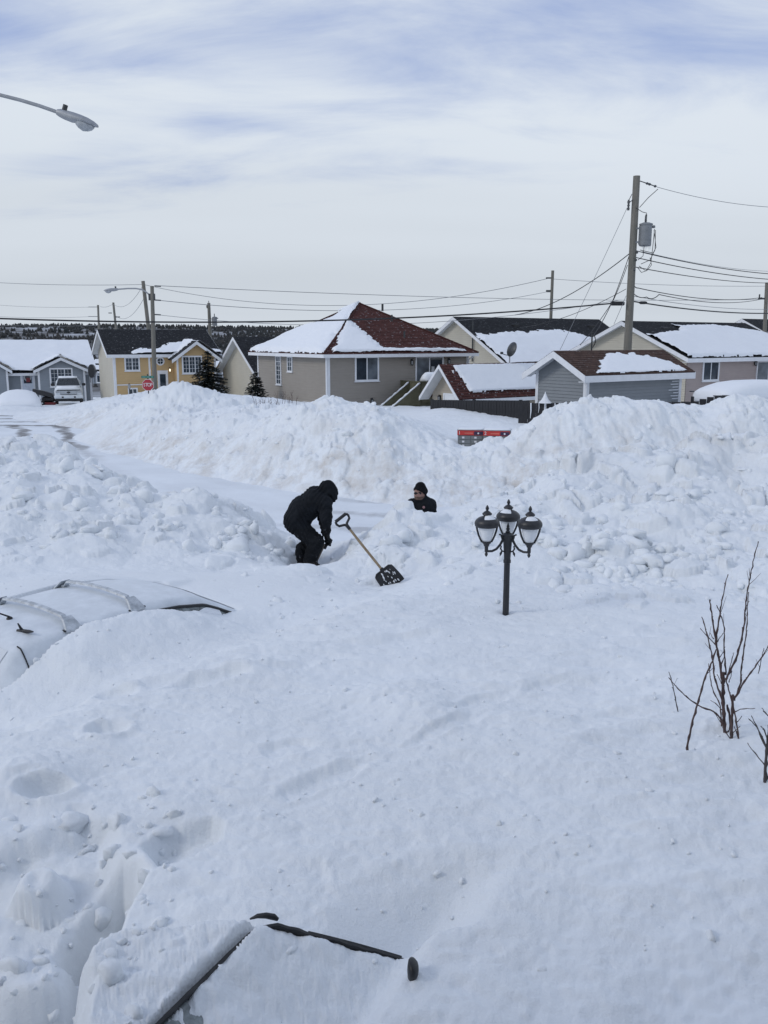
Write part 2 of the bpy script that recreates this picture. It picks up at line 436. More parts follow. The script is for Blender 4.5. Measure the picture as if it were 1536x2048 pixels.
def pit(Z, X, Y, cx, cy, hx, hy, ang, depth, edge, rnd=0.0, floor_tilt=(0, 0)):
    """cut a steep-sided hole (rounded rectangle in plan)"""
    c, s = math.cos(ang), math.sin(ang)
    wob = 0.05 * fbm(X * 5, Y * 5, 31, 3)
    u = (X - cx) * c + (Y - cy) * s; w = -(X - cx) * s + (Y - cy) * c
    qx, qy = np.abs(u) - hx + rnd, np.abs(w) - hy + rnd
    d = np.hypot(np.maximum(qx, 0), np.maximum(qy, 0)) + np.minimum(np.maximum(qx, qy), 0) - rnd + wob
    return Z - sstep(edge, -edge, d) * (depth + u * floor_tilt[0] + w * floor_tilt[1])
def plan(px, py, z=1.57):
    d = ray(px, py); t = (z - H_CAM) / d.z; return (d.x * t, d.y * t)
def poly_sdf(X, Y, P):
    """signed distance to a polygon in plan (negative inside)"""
    d = np.full(X.shape, 1e9); ins = np.zeros(X.shape, bool); n = len(P)
    for i in range(n):
        (ax, ay), (bx, by) = P[i], P[(i + 1) % n]; ex, ey = bx - ax, by - ay
        t = np.clip(((X - ax) * ex + (Y - ay) * ey) / (ex * ex + ey * ey), 0, 1)
        d = np.minimum(d, np.hypot(X - ax - t * ex, Y - ay - t * ey))
        c = ((ay > Y) != (by > Y)) & (X < (bx - ax) * (Y - ay) / (by - ay + 1e-12) + ax); ins ^= c
    return np.where(ins, -d, d)
CUT1 = [plan(*p) for p in ((292, 1755), (235, 1870), (160, 2010), (150, 2200), (-500, 2200), (-500, 1790), (-60, 1730), (60, 1675), (130, 1650), (150, 1628), (236, 1640), (232, 1700), (262, 1728))]
CUT2 = [plan(*p) for p in ((285, 1700), (330, 1672), (425, 1648), (447, 1664), (436, 1690), (385, 1722), (320, 1738))]
CUT3 = [plan(*p) for p in ((292, 1750), (228, 1860), (160, 1972), (176, 2014), (172, 2250), (-400, 2250), (-400, 1900), (50, 1893), (98, 1876), (125, 1800), (195, 1755), (246, 1722))]
def dent(Z, X, Y, cx, cy, lx, ly, ang, depth):
    c, s = math.cos(ang), math.sin(ang)
    u = ((X - cx) * c + (Y - cy) * s) / lx; w = (-(X - cx) * s + (Y - cy) * c) / ly
    r = np.sqrt(u * u + w * w) + 0.35 * fbm(X * 6, Y * 6, 77, 3)
    return Z - depth * sstep(1.15, 0.55, r) + depth * 0.22 * np.exp(-((r - 1.25) / 0.25) ** 2)

# the two buried cars lie in these frames (see the car builders): origin, heading
CARA_O, CARA_H = (-3.05, 8.20), math.radians(54)      # roof of the pale car, left
WS = dict(rc=Vector((-0.53, 3.37, 1.75)), bf=Vector((0.09, 3.47, 1.49)), rn=Vector((-1.04, 2.35, 1.77)), bn=Vector((-0.42, 2.25, 1.49)))  # dark car's windscreen

def ground_z(X, Y, detail=True):
    X = np.asarray(X, float); Y = np.asarray(Y, float)
    Z, L, D = base_fields(X, Y)
    dist = np.hypot(X, Y)
    # rolling drifts
    Z = Z + (0.05 + 0.10 * L) * fbm(X * 0.55, Y * 0.55, 3, 3) * sstep(1.5, 5, dist)
    L = np.clip(L + 0.25 * fbm(X * 0.5, Y * 0.5, 8, 2), 0, 1) * sstep(0.02, 0.25, L)
    near = sstep(9.5, 6.5, dist)
    # --- ploughed, blocky snow
    wx, wy = X + 0.22 * fbm(X * 2.1, Y * 2.1, 11, 3), Y + 0.22 * fbm(X * 2.1 + 9, Y * 2.1, 12, 3)
    a1, a2, ar = worley(wx * 1.25, wy * 1.25, 21)
    b1, b2, br = worley(wx * 2.9, wy * 2.9, 22)
    c1, c2, cr = worley(X * 6.5 + fbm(X * 5, Y * 5, 4, 2), Y * 6.5, 23)
    blob = lambda f, r: np.sqrt(np.clip(1 - (f / 0.72) ** 2, 0, 1)) * (0.3 + 0.7 * r)
    far = sstep(18, 23, Y)
    Lb = L * (1 - 0.22 * far)
    Z = Z + Lb * (0.5 + fbm(X * 0.7, Y * 0.7, 33, 2)) * (0.22 * (blob(a1, ar) - 0.45) + 0.12 * (blob(b1, br) - 0.4) + 0.03 * (blob(c1, cr) - 0.4))
    Z = Z + L * 0.26 * fbm(X * 1.0, Y * 1.0, 40, 6, 0.52)
    # slabs broken off near ridge lines
    Z = Z + Lb * 0.10 * np.where(br > 0.78, sstep(0.05, 0.16, b2 - b1), 0)
    # plough-scraped vertical flutes on the far bank
    Z = Z + L * far * sstep(30, 27, Y) * 0.15 * fbm(X * 2.6 + Y * 0.3, Y * 0.8, 51, 4, 0.55)
    # --- yard: wind crust, ripples, pock marks
    s = 1 - L
    rdg = np.abs(fbm(X * 0.8 + 0.9 * Y, Y * 1.9 - 0.5 * X, 63, 4, 0.55))
    Z = Z + s * sstep(2.0, 4.0, dist) * (0.045 - 0.11 * np.minimum(rdg, 0.45)) * sstep(-0.1, 0.25, fbm(X * 0.45, Y * 0.45, 64, 2))
    Z = Z + s * (0.034 * fbm(X * 2.3 + 0.6 * Y, Y * 3.2, 61, 5, 0.58) + 0.010 * fbm(X * 9, Y * 14, 62, 3))
    if detail:
        n = sstep(14, 5, dist) * s
        pk = worley(X * 7, Y * 7, 71)
        Z = Z - n * 0.006 * sstep(0.34, 0.05, pk[0]) * (pk[2] > 0.55)
        Z = Z + n * 0.010 * sstep(0.25, 0.05, pk[0]) * (pk[2] < 0.10)
        Z = Z + n * 0.006 * fbm(X * 24, Y * 30, 72, 3)
    # --- foot-trench and holes towards the lower left corner of the view
    Z = dent(Z, X, Y, -1.98, 4.80, 0.15, 0.10, 0.2, 0.10)
    for cx, cy, lx, ly, an, dp in ((-1.35,6.55,.27,.13,.45,.12),(-2.05,6.35,.16,.13,.2,.10),(-2.35,6.3,.13,.16,.2,.08),(-1.9,5.65,.14,.11,.2,.13),(-2.55,5.7,.2,.13,.3,.07),
                                    (-0.33,4.95,.34,.10,.72,.085),(-0.62,5.35,.18,.12,.4,.05),(0.42,5.55,.34,.07,.70,.055),(0.70,6.02,.30,.08,.62,.055),(-2.85,6.05,.2,.16,.3,.09),(-0.75,6.85,.2,.12,.4,.05),(1.2,6.3,.2,.06,.6,.03)):
        Z = dent(Z, X, Y, cx, cy, lx, ly, an, dp * 0.55)
    for cx, cy, r, h in ((-1.85,6.75,.35,.07),(-1.05,6.95,.45,.06),(0.15,6.15,.35,.09),(0.35,5.75,.3,.05),(-2.2,5.0,.35,.10),(-2.6,4.4,.4,.12)):
        Z = Z + h * np.exp(-(((X - cx) ** 2 + (Y - cy) ** 2) / (r * r)) * 1.4) * (1 + 0.5 * fbm(X * 6, Y * 6, 91, 3))
    Z = Z - 0.045 * np.exp(-(((X - 1.24) ** 2 + (Y - 8.58) ** 2) / 0.0075)) + 0.012 * np.exp(-(((X - 1.24) ** 2 + (Y - 8.58) ** 2) / 0.03))
    # --- hollow where the first digger stands, path he has opened towards the road
    Z = Z - 0.10 * np.exp(-(((X + 1.12) / 0.5) ** 2 + ((Y - 13.05) / 0.35) ** 2))
    # --- dark car under the window: the snow skin follows its windscreen
    n = (WS['bf'] - WS['rc']).cross(WS['rn'] - WS['rc']).normalized()
    zp = WS['rc'].z - (n.x * (X - WS['rc'].x) + n.y * (Y - WS['rc'].y)) / n.z
    e1, e2 = (WS['bf'] - WS['rc']).to_2d(), (WS['rn'] - WS['rc']).to_2d(); det = e1.x * e2.y - e1.y * e2.x
    rx, ry = X - WS['rc'].x, Y - WS['rc'].y
    u = (rx * e2.y - ry * e2.x) / det * e1.length; w = (e1.x * ry - e1.y * rx) / det * e2.length     # metres from roof edge / from far pillar
    lump = 0.034 * fbm(X * 7, Y * 7, 95, 6, 0.62)
    ins = sstep(-0.03, 0.01, u) * sstep(0.80, 0.58, u) * sstep(-0.05, 0.0, w)
    bare = sstep(0.30, 0.05, np.hypot((u - 0.03) * 1.3, (w - 0.86) * 0.62) + 0.25 * fbm(X * 6, Y * 6, 98, 4))
    glass = zp + 0.020 + 0.75 * lump - 0.05 * bare
    Z = Z * (1 - ins) + glass * ins
    roofm = sstep(0.0, -0.04, u) * sstep(-0.10, 0.0, w) * sstep(-0.95, -0.55, u)
    roofz = zp + 0.012 + 0.010 * sstep(0.0, -0.15, u) - 0.35 * np.maximum(-u - 0.10, 0) * 0.55 + 1.1 * lump + 0.03 * fbm(X * 3, Y * 3, 99, 4)
    roofz = np.minimum(roofz, 1.80 + lump)
    Z = Z * (1 - roofm) + roofz * roofm
    side = sstep(0.02, -0.03, w) * sstep(-0.75, -0.05, w) * sstep(-0.6, -0.1, u) * sstep(1.0, 0.6, u)
    Z = Z * (1 - side) + np.minimum(Z, zp - 0.03 + 0.10 * w) * side
    # --- dug trench, lower left
    cut = poly_sdf(X, Y, CUT1) + 0.05 * fbm(X * 4, Y * 4, 31, 3, 0.5)
    deep = 0.15 + 0.10 * sstep(4.5, 3.4, Y) + 0.10 * fbm(X * 2.2, Y * 2.2, 36, 4)
    Z = Z - deep * sstep(0.04, -0.13, cut + 0.05 * fbm(X * 4.5, Y * 4.5, 30, 3, 0.5))
    blk = worley(X * 3.1, Y * 3.1, 37)
    Z = Z + sstep(0.0, -0.10, cut) * 0.16 * sstep(0.55, 0.2, blk[0]) * (blk[2] > 0.6) * sstep(2.6, 3.2, Y)
    cut = poly_sdf(X, Y, CUT3) + 0.04 * fbm(X * 5, Y * 5, 34, 3, 0.5)
    Z = Z - (0.46 + 0.22 * fbm(X * 3.5, Y * 3.5, 35, 4, 0.5)) * sstep(0.04, -0.20, cut + 0.05 * fbm(X * 4.5, Y * 4.5, 39, 3, 0.5))
    cut = poly_sdf(X, Y, CUT2) + 0.03 * fbm(X * 6, Y * 6, 32, 4, 0.6)
    Z = Z - (0.13 + 0.05 * fbm(X * 3, Y * 3, 38, 3)) * sstep(0.03, -0.05, cut)
    # --- pale car to the left: snow stops short of its roof and leans on its flank
    c, s_ = math.cos(CARA_H), math.sin(CARA_H)
    du = (X - CARA_O[0]) * c + (Y - CARA_O[1]) * s_; dv = (X - CARA_O[0]) * s_ - (Y - CARA_O[1]) * c   # dv > 0: right flank
    zf = np.interp(du, [-2.2, -1.4, -.95, -.65, -.3, .2, .55, .9, 1.3, 1.7, 2.2, 3.0], [1.30, 1.26, 1.45, 1.64, 1.72, 1.735, 1.66, 1.54, 1.41, 1.36, 1.36, 1.32])
    fl = sstep(2.1, 0.8, dv) * sstep(0.3, 0.6, dv) * sstep(-2.4, -1.3, du) * sstep(3.2, 2.0, du)
    Z = Z * (1 - fl) + (zf - 0.26 * sstep(.62, 1.9, dv) + 0.05 * fbm(X * 2.4, Y * 2.4, 97, 5, 0.6)) * fl
    far_side = sstep(-0.45, -0.62, dv) * sstep(-2.6, -0.8, dv) * sstep(-1.6, -0.9, du) * sstep(3.0, 1.8, du)
    Z = Z * (1 - far_side) + np.interp(du, [-1.2, -.6, .4, 1.0, 1.6, 2.6], [1.55, 1.68, 1.70, 1.62, 1.45, 1.35]) * far_side
    foot = sstep(0.70, 0.60, np.abs(dv)) * sstep(-1.35, -1.2, du) * sstep(1.75, 1.5, du)
    Z = Z * (1 - foot) + np.minimum(Z, 1.0) * foot
    hood = sstep(1.5, .2, np.abs(dv)) * sstep(1.2, 1.9, du) * sstep(4.2, 2.2, du)
    Z = np.maximum(Z, 1.37 * hood + Z * (1 - hood))
    return Z, L, D

def snow_grid():
    # columns: fine inside the view, spreading outside; rows: finer on the banks
    inside = np.linspace(-0.47, 0.47, 740)
    g = np.array([0.47 + 0.0025 * (1.06 ** i - 1) / 0.06 for i in range(1, 67)])
    az = np.concatenate([-g[::-1], inside, g])
    def seg(a, b, n): return np.linspace(a, b, n, endpoint=False)
    rows = np.concatenate([seg(0.5, 1.8, 16), seg(1.8, 6.5, 250), seg(6.5, 9.5, 90), seg(9.5, 18, 240), seg(18, 22, 50), seg(22, 30, 215), seg(30, 46, 110), seg(46, 70, 60), seg(70, 131, 30)])
    A, R = np.meshgrid(az, rows)
    return A * R, R
def grid_mesh(name, X, Y, Z, mat, attrs=()):
    nr, nc = X.shape
    me = bpy.data.meshes.new(name)
    me.vertices.add(nr * nc)
    me.vertices.foreach_set('co', np.stack([X, Y, Z], -1).astype(np.float32).ravel())
    i = np.arange(nr * nc).reshape(nr, nc)
    q = np.stack([i[:-1, :-1], i[:-1, 1:], i[1:, 1:], i[1:, :-1]], -1).reshape(-1, 4)
    nf = len(q)
    me.loops.add(nf * 4); me.polygons.add(nf)
    me.loops.foreach_set('vertex_index', q.astype(np.int32).ravel())
    me.polygons.foreach_set('loop_start', np.arange(0, nf * 4, 4, dtype=np.int32))
    me.polygons.foreach_set('loop_total', np.full(nf, 4, np.int32))
    me.polygons.foreach_set('use_smooth', np.ones(nf, bool))
    for nm, val in attrs:
        a = me.attributes.new(nm, 'FLOAT', 'POINT'); a.data.foreach_set('value', val.astype(np.float32).ravel())
    me.materials.append(mat); me.update(calc_edges=True)
    return me
_X, _Y = snow_grid()
_Z, _L, _D = ground_z(_X, _Y)
snow = obj('snow_ground', grid_mesh('snow_ground', _X, _Y, _Z, M_SNOW, (('dirt', _D), ('lump', _L))))
tag(snow, 'deep white snow over yards and roadside, ploughed into lumpy banks', None, None, 'structure')
def gz(x, y): return float(ground_z(np.array([float(x)]), np.array([float(y)]))[0][0])

# --- road: packed snow with bare wheel tracks
t = NT('packed_road'); p = t.pos()
tr_ = t.coord('Object', (0.5, 1, 1))
streak = t.noise(t.pos((1.0, 1.0, 1)), 0.5, 5, 0.6, 0.4)
uvn = t.node('ShaderNodeAttribute', attribute_name='across', attribute_type='GEOMETRY').outputs['Fac']
wob = t.math('ADD', uvn, t.math('MULTIPLY', t.math('SUBTRACT', t.noise(p, 0.35, 3), 0.5), 1.3))
lane = t.math('SINE', t.math('MULTIPLY', wob, 3.4))
tracks = t.ramp(t.math('ADD', t.math('MULTIPLY', lane, 0.35), t.noise(p, 1.1, 7, 0.68)), [(0.62, 0.0), (0.86, 1.0)])
col = t.ramp(streak, [(0.35, (0.70, 0.74, 0.785)), (0.65, (0.79, 0.835, 0.88))])
along = t.node('ShaderNodeAttribute', attribute_name='bare', attribute_type='GEOMETRY').outputs['Fac']
col = t.mix(t.math('MULTIPLY', tracks, along), col, (0.17, 0.165, 0.165))
t.set(**{'Base Color': col, 'Roughness': 0.55}); t.bump(t.noise(p, 7, 6, 0.6), 0.35, 0.03)
M_ROAD = t.m
def road_strip(name, pts, hw, n, z, bare, label):
    P = [Vector(p) for p in pts]; cl = []
    for i in range(len(P) - 1):
        p0, p1, p2, p3 = P[max(i - 1, 0)], P[i], P[i + 1], P[min(i + 2, len(P) - 1)]
        for k in range(14):
            u = k / 14
            cl.append(0.5 * ((2 * p1) + (p2 - p0) * u + (2 * p0 - 5 * p1 + 4 * p2 - p3) * u * u + (3 * p1 - p0 - 3 * p2 + p3) * u ** 3))
    cl.append(P[-1]); m = len(cl)
    X = np.zeros((m, n)); Y = np.zeros((m, n)); A = np.zeros((m, n)); B = np.zeros((m, n))
    for i, c in enumerate(cl):
        tdir = (cl[min(i + 1, m - 1)] - cl[max(i - 1, 0)]).normalized(); nn = Vector((-tdir.y, tdir.x))
        for j in range(n):
            a = (j / (n - 1) * 2 - 1) * hw
            X[i, j], Y[i, j], A[i, j], B[i, j] = c.x + nn.x * a, c.y + nn.y * a, a, bare(c)
    Z = z + 0.03 * fbm(X * 1.1, Y * 1.1, 5, 4)
    o = obj(name, grid_mesh(name, X, Y, Z, M_ROAD, (('across', A), ('bare', B))))
    return tag(o, label, None, None, 'structure')
road_strip('road', [(30, 20.0), (14, 20.2), (6, 20.0), (0.5, 19.7), (-4.5, 21.6), (-9, 26.5), (-13.2, 34), (-17, 42.5), (-21.5, 51)], 5.2, 40, 0.0,
           lambda c: float(sstep(29, 38, np.array(c.y))) * 0.95 + 0.38 * float(sstep(-3.0, -1.0, np.array(c.x))) + 0.06, 'snow-packed street curving away behind the diggers')
road_strip('cross_road', [(-60, 50), (-40, 48.5), (-26, 47.6), (-14, 47.6), (-6, 49)], 3.4, 26, 0.012, lambda c: 0.95, 'bare-tracked cross street in front of the grey house')
# ================================================================== HOUSES
def siding_mat(name, col, var=0.07):
    t = NT(name); c = t.coord()
    n = t.noise(c, 0.8, 5, 0.6)
    st = t.noise(t.coord('Object', (1.5, 1.5, 14)), 1.0, 3)
    base = t.ramp(n, [(0.3, tuple(v * (1 - var) for v in col)), (0.7, tuple(v * (1 + var) for v in col))])
    base = t.mix(0.25, base, t.ramp(st, [(0.35, tuple(v * 0.85 for v in col)), (0.65, tuple(v * 1.1 for v in col))]))
    t.set(**{'Base Color': base, 'Roughness': 0.55, 'Specular IOR Level': 0.3})
    MATS[name] = t.m; return t.m
def shingle_mat(name, col, speck=0.5):
    t = NT(name)
    uv = t.node('ShaderNodeUVMap', uv_map='UVMap').outputs[0]
    b = t.node('ShaderNodeTexBrick', offset=0.37, offset_frequency=2)
    b.inputs['Scale'].default_value = 1.0
    b.inputs['Mortar Size'].default_value = 0.022
    b.inputs['Mortar Smooth'].default_value = 0.1
    b.inputs['Brick Width'].default_value = 0.34
    b.inputs['Row Height'].default_value = 0.145
    b.inputs['Color1'].default_value = (*[v * 0.75 for v in col], 1)
    b.inputs['Color2'].default_value = (*[v * 1.25 for v in col], 1)
    b.inputs['Mortar'].default_value = (*[v * 0.5 for v in col], 1)
    t.link(uv, b.inputs['Vector'])
    n = t.noise(uv, 2.2, 5, 0.6)
    c = t.mix(0.35, b.outputs['Color'], t.ramp(n, [(0.3, tuple(v * 0.6 for v in col)), (0.7, tuple(v * 1.5 for v in col))]))
    # crumbs of snow caught on the butt edges
    cr = t.ramp(t.noise(uv, 5.5, 4, 0.7), [(0.56, 0.0), (0.66, 1.0)])
    crumb = t.math('MULTIPLY', t.math('MULTIPLY', b.outputs['Fac'], cr), speck * 0.55)
    c = t.mix(crumb, c, (0.75, 0.78, 0.83))
    t.set(**{'Base Color': c, 'Roughness': 0.85, 'Specular IOR Level': 0.2})
    t.bump(b.outputs['Fac'], 0.4, -0.01)
    MATS[name] = t.m; return t.m
S_GREIGE = siding_mat('siding_greige', (0.30, 0.275, 0.245))
S_YELLOW = siding_mat('siding_yellow', (0.56, 0.40, 0.21))
S_BLUEGREY = siding_mat('siding_blue_grey', (0.27, 0.30, 0.335))
S_CREAM = siding_mat('siding_cream', (0.50, 0.475, 0.405))
S_PINK = siding_mat('siding_pinkish', (0.37, 0.315, 0.30))
S_GREY = siding_mat('siding_grey', (0.235, 0.255, 0.275))
S_TAN = siding_mat('siding_tan', (0.40, 0.355, 0.29))
R_RED = shingle_mat('shingles_red', (0.080, 0.031, 0.027), 0.9)
R_BLACK = shingle_mat('shingles_black', (0.024, 0.026, 0.030), 0.45)
R_BROWN = shingle_mat('shingles_brown', (0.085, 0.052, 0.042), 0.35)
M_WHITE = plain('white_trim', (0.72, 0.74, 0.77), 0.45, 0.06, 4)
M_SOFFIT = plain('soffit', (0.62, 0.64, 0.66), 0.5, 0.06, 4)
M_FOUND = plain('concrete', (0.34, 0.34, 0.33), 0.8, 0.15, 5, 0.3, 40)
M_OLIVE = plain('olive_stain', (0.105, 0.100, 0.062), 0.7, 0.2, 5, 0.2, 40)
M_BLACK = plain('black_paint', (0.018, 0.019, 0.022), 0.45, 0.25, 9, 0.1, 80)
M_FENCE = plain('black_fence', (0.020, 0.021, 0.025), 0.75, 0.3, 5, 0.3, 50)
M_BROWNWOOD = plain('weathered_wood', (0.16, 0.135, 0.115), 0.8, 0.25, 5, 0.3, 40)
M_RED = plain('red_paint', (0.17, 0.028, 0.032), 0.45, 0.15, 8)
M_GREYMETAL = plain('grey_metal', (0.30, 0.315, 0.335), 0.45, 0.12, 7, 0.1, 90, 0.6)
M_DARKMETAL = plain('dark_metal', (0.06, 0.065, 0.07), 0.45, 0.2, 7, 0.1, 90, 0.4)
M_CURTAIN = plain('blind', (0.45, 0.47, 0.49), 0.8, 0.1, 3)
def glass_mat(name, col, rough=0.06):
    t = NT(name); c = t.coord()
    n = t.noise(c, 1.6, 3, 0.5)
    t.set(**{'Base Color': t.ramp(n, [(0.3, tuple(v * 0.6 for v in col)), (0.7, tuple(v * 1.6 for v in col))]), 'Roughness': rough, 'Specular IOR Level': 0.6})
    t.bump(t.noise(c, 1.3, 2), 0.02, 0.05)
    MATS[name] = t.m; return t.m
M_PANE = glass_mat('window_glass', (0.030, 0.042, 0.055))
M_PANE_L = glass_mat('window_glass_blind', (0.11, 0.13, 0.15), 0.15)

def FA(s, o, z): return Vector((s, -o, z))
def FB(s, o, z): return Vector((-o, s, z))
def fbox(mb, F, s0, s1, o0, o1, z0, z1, mi=0):
    a, b = F(s0, o0, z0), F(s1, o1, z1)
    return mb.box([min(a[i], b[i]) for i in range(3)], [max(a[i], b[i]) for i in range(3)], mi)

class House:
    def __init__(s, name, label, px, Y, Zg, rot, cat='house', group=None, X=None):
        s.rot = math.radians(rot); s.Zg = Zg
        s.v = Vector((math.cos(s.rot), math.sin(s.rot))); s.u = Vector((-s.v.y, s.v.x))
        s.c = Vector((xat(px, Y, Zg + 2) if X is None else X, Y))
        s.root = thing(name, label, cat, (s.c.x, s.c.y, Zg), s.rot, group)
    def _solve(s, o, d, px, Z):
        k = (px - 768.0) / FPX; zc = -(Z - H_CAM) * SP
        return (k * (o.y * CP + zc) - o.x) / (d.x - k * d.y * CP)
    def sA(s, px, back=0.0, Z=3.0): return s._solve(s.c + s.u * back, s.v, px, Z)
    def sB(s, px, along=0.0, Z=3.0): return s._solve(s.c + s.v * along, s.u, px, Z)
    def z(s, py, x=0.0, y=0.0):
        P = s.c + s.v * x + s.u * y
        return at(768, py, P.y).z - s.Zg

def wall(h, F, s0, s1, z0, z1, mat, course=0.125, prof=None, name='wall', back=0.0, off=0.0):
    """lapped siding on a wall; prof(z) -> (s0, s1) narrows it (gables)"""
    mb = MB(); z = z0
    while z < z1 - 1e-4:
        zt = min(z + course, z1)
        a0, a1 = prof(z) if prof else (s0, s1); b0, b1 = prof(zt) if prof else (s0, s1)
        if a1 - a0 < 0.02: break
        if b1 < b0: b0 = b1 = (b0 + b1) / 2
        P = [F(a0, off + 0.028, z), F(a1, off + 0.028, z), F(b1, off, zt), F(b0, off, zt), F(a0, off - 0.02, z), F(a1, off - 0.02, z)]
        mb.add(P, [(0, 1, 2, 3), (4, 5, 1, 0)])
        z = zt
    o = mb.build(name, mat, h.root if isinstance(h, House) else h)
    return o
def boards(h, F, items, mat, name):
    mb = MB()
    for it in items: fbox(mb, F, *it)
    return mb.build(name, mat, h.root)
def window(h, F, s0, s1, z0, z1, cols=2, muntin=(0, 0), glass=None, fw=0.075, name='window', split=None, off=0.0):
    """framed window standing on a wall: frame with mullions and glazing bars, each pane a piece of its own"""
    mb = MB(); o0, o1 = off - 0.01, off + 0.065
    fbox(mb, F, s0, s1, o0, o1, z0, z0 + fw); fbox(mb, F, s0, s1, o0, o1, z1 - fw, z1)
    fbox(mb, F, s0, s0 + fw, o0, o1, z0 + fw, z1 - fw); fbox(mb, F, s1 - fw, s1, o0, o1, z0 + fw, z1 - fw)
    fbox(mb, F, s0 - 0.04, s1 + 0.04, o0, o1 + 0.03, z0 - 0.035, z0 - 0.001)
    cuts = split or [i / cols for i in range(cols + 1)]
    W = s1 - s0 - 2 * fw; mw = 0.055; panes = []
    for i in range(len(cuts) - 1):
        a, b = s0 + fw + W * cuts[i], s0 + fw + W * cuts[i + 1]
        if i > 0: a += mw / 2
        if i < len(cuts) - 2:
            b -= mw / 2; fbox(mb, F, b, b + mw, o0, o1 - 0.012, z0 + fw, z1 - fw)
        panes.append((a, b))
        for k in range(1, muntin[0] + 1):
            x = a + (b - a) * k / (muntin[0] + 1); fbox(mb, F, x - 0.009, x + 0.009, off + 0.03, off + 0.050, z0 + fw, z1 - fw)
        for k in range(1, muntin[1] + 1):
            zz = z0 + fw + (z1 - z0 - 2 * fw) * k / (muntin[1] + 1); fbox(mb, F, a, b, off + 0.028, off + 0.048, zz - 0.009, zz + 0.009)
    w = mb.build(name, M_WHITE, h.root)
    for i, (a, b) in enumerate(panes):
        g = glass[i] if isinstance(glass, (list, tuple)) else (glass or M_PANE)
        m = MB(); fbox(m, F, a + 0.001, b - 0.001, off + 0.006, off + 0.036, z0 + fw + 0.001, z1 - fw - 0.001); m.build('pane', g, w)
    return w
def roof_plane(h, p00, p10, p11, p01, mat, thick=0.10, name='roof', course=0.145):
    """shingled slope in overlapping courses, p00-p10 along the eave, p01-p11 at the ridge"""
    p00, p10, p11, p01 = (Vector(p) for p in (p00, p10, p11, p01))
    e = (p10 - p00).normalized(); n = e.cross(p01 - p00)
    if n.length < 1e-6: n = e.cross(p11 - p00)
    n.normalize()
    if n.z < 0: n = -n
    up = n.cross(e).normalized(); 
    if up.z < 0: up = -up
    Lh = (p01 - p00).dot(up) if (p01 - p00).dot(up) > 0.01 else (p11 - p00).dot(up)
    nc = max(2, int(round(Lh / course))); V, Fc, UV = [], [], []
    for i in range(nc):
        a, b = i / nc, (i + 1) / nc
        l0, r0, l1, r1 = p00.lerp(p01, a), p10.lerp(p11, a), p00.lerp(p01, b), p10.lerp(p11, b)
        o = len(V); V += [l0 + n * 0.014, r0 + n * 0.014, r1, l1, l0 - n * 0.004, r0 - n * 0.004]
        UV += [((q - p00).dot(e), (q - p00).dot(up)) for q in (l0, r0, r1, l1, l0, r0)]
        Fc += [(o, o + 1, o + 2, o + 3), (o + 4, o + 5, o + 1, o)]
    o = len(V); low = [p00 - n * thick, p10 - n * thick, p11 - n * thick, p01 - n * thick]
    V += [p00 - n * 0.003, p10 - n * 0.003, p11 - n * 0.003, p01 - n * 0.003] + low; UV += [(0, 0)] * 8
    Fc += [(o + 7, o + 6, o + 5, o + 4), (o, o + 1, o + 5, o + 4), (o + 1, o + 2, o + 6, o + 5), (o + 3, o, o + 4, o + 7)]
    me = bpy.data.meshes.new(name); me.from_pydata([tuple(v) for v in V], [], Fc)
    uvl = me.uv_layers.new(name='UVMap')
    for l in me.loops: uvl.data[l.index].uv = UV[l.vertex_index]
    me.materials.append(mat); me.update()
    return obj(name, me, h.root)
def roof_snow(h, p00, p10, p11, p01, cover, thick=0.16, nu=90, nv=60, name='roof_snow', seed=0, rim=0.10):
    """blanket of snow on a slope; cover(u, v) > 0 where it lies, feathering to its ragged edge"""
    P = [np.array(p, float) for p in (p00, p10, p11, p01)]
    u, v = np.meshgrid(np.linspace(0, 1, nu), np.linspace(0, 1, nv))
    pos = ((1 - u) * (1 - v))[..., None] * P[0] + (u * (1 - v))[..., None] * P[1] + (u * v)[..., None] * P[2] + ((1 - u) * v)[..., None] * P[3]
    e = P[1] - P[0]; n = np.cross(e, (P[3] - P[0]) if np.linalg.norm(P[3] - P[0]) > 0.05 else (P[2] - P[0])); n /= np.linalg.norm(n)
    if n[2] < 0: n = -n
    W = np.linalg.norm(e); D = max(np.linalg.norm(P[3] - P[0]), np.linalg.norm(P[2] - P[1]))
    rag = 0.55 * fbm(u * W * 1.6, v * D * 2.2, 101 + seed, 4, 0.6) + 0.25 * fbm(u * W * 7, v * D * 7, 102 + seed, 3, 0.6)
    c = cover(u, v) + rag * rim
    th = thick * sstep(0, 0.16, c) ** 0.6 * (1 + 0.35 * fbm(u * W * 0.8, v * D * 0.8, 103 + seed, 3)) + 0.012 * fbm(u * W * 4, v * D * 4, 104 + seed, 3)
    th = np.where(c > 0, np.maximum(th, 0.004), 0) + 0.016
    pos = pos + n * th[..., None]
    i = np.arange(nu * nv).reshape(nv, nu)
    q = np.stack([i[:-1, :-1], i[:-1, 1:], i[1:, 1:], i[1:, :-1]], -1).reshape(-1, 4)
    keep = ((c > 0).ravel()[q]).sum(1) >= 3
    q = q[keep]
    used = np.unique(q); remap = np.full(nu * nv, -1); remap[used] = np.arange(len(used))
    me = bpy.data.meshes.new(name); me.from_pydata(pos.reshape(-1, 3)[used].tolist(), [], remap[q].tolist())
    me.materials.append(M_ROOFSNOW); me.polygons.foreach_set('use_smooth', [True] * len(me.polygons)); me.update()
    return obj(name, me, h.root)
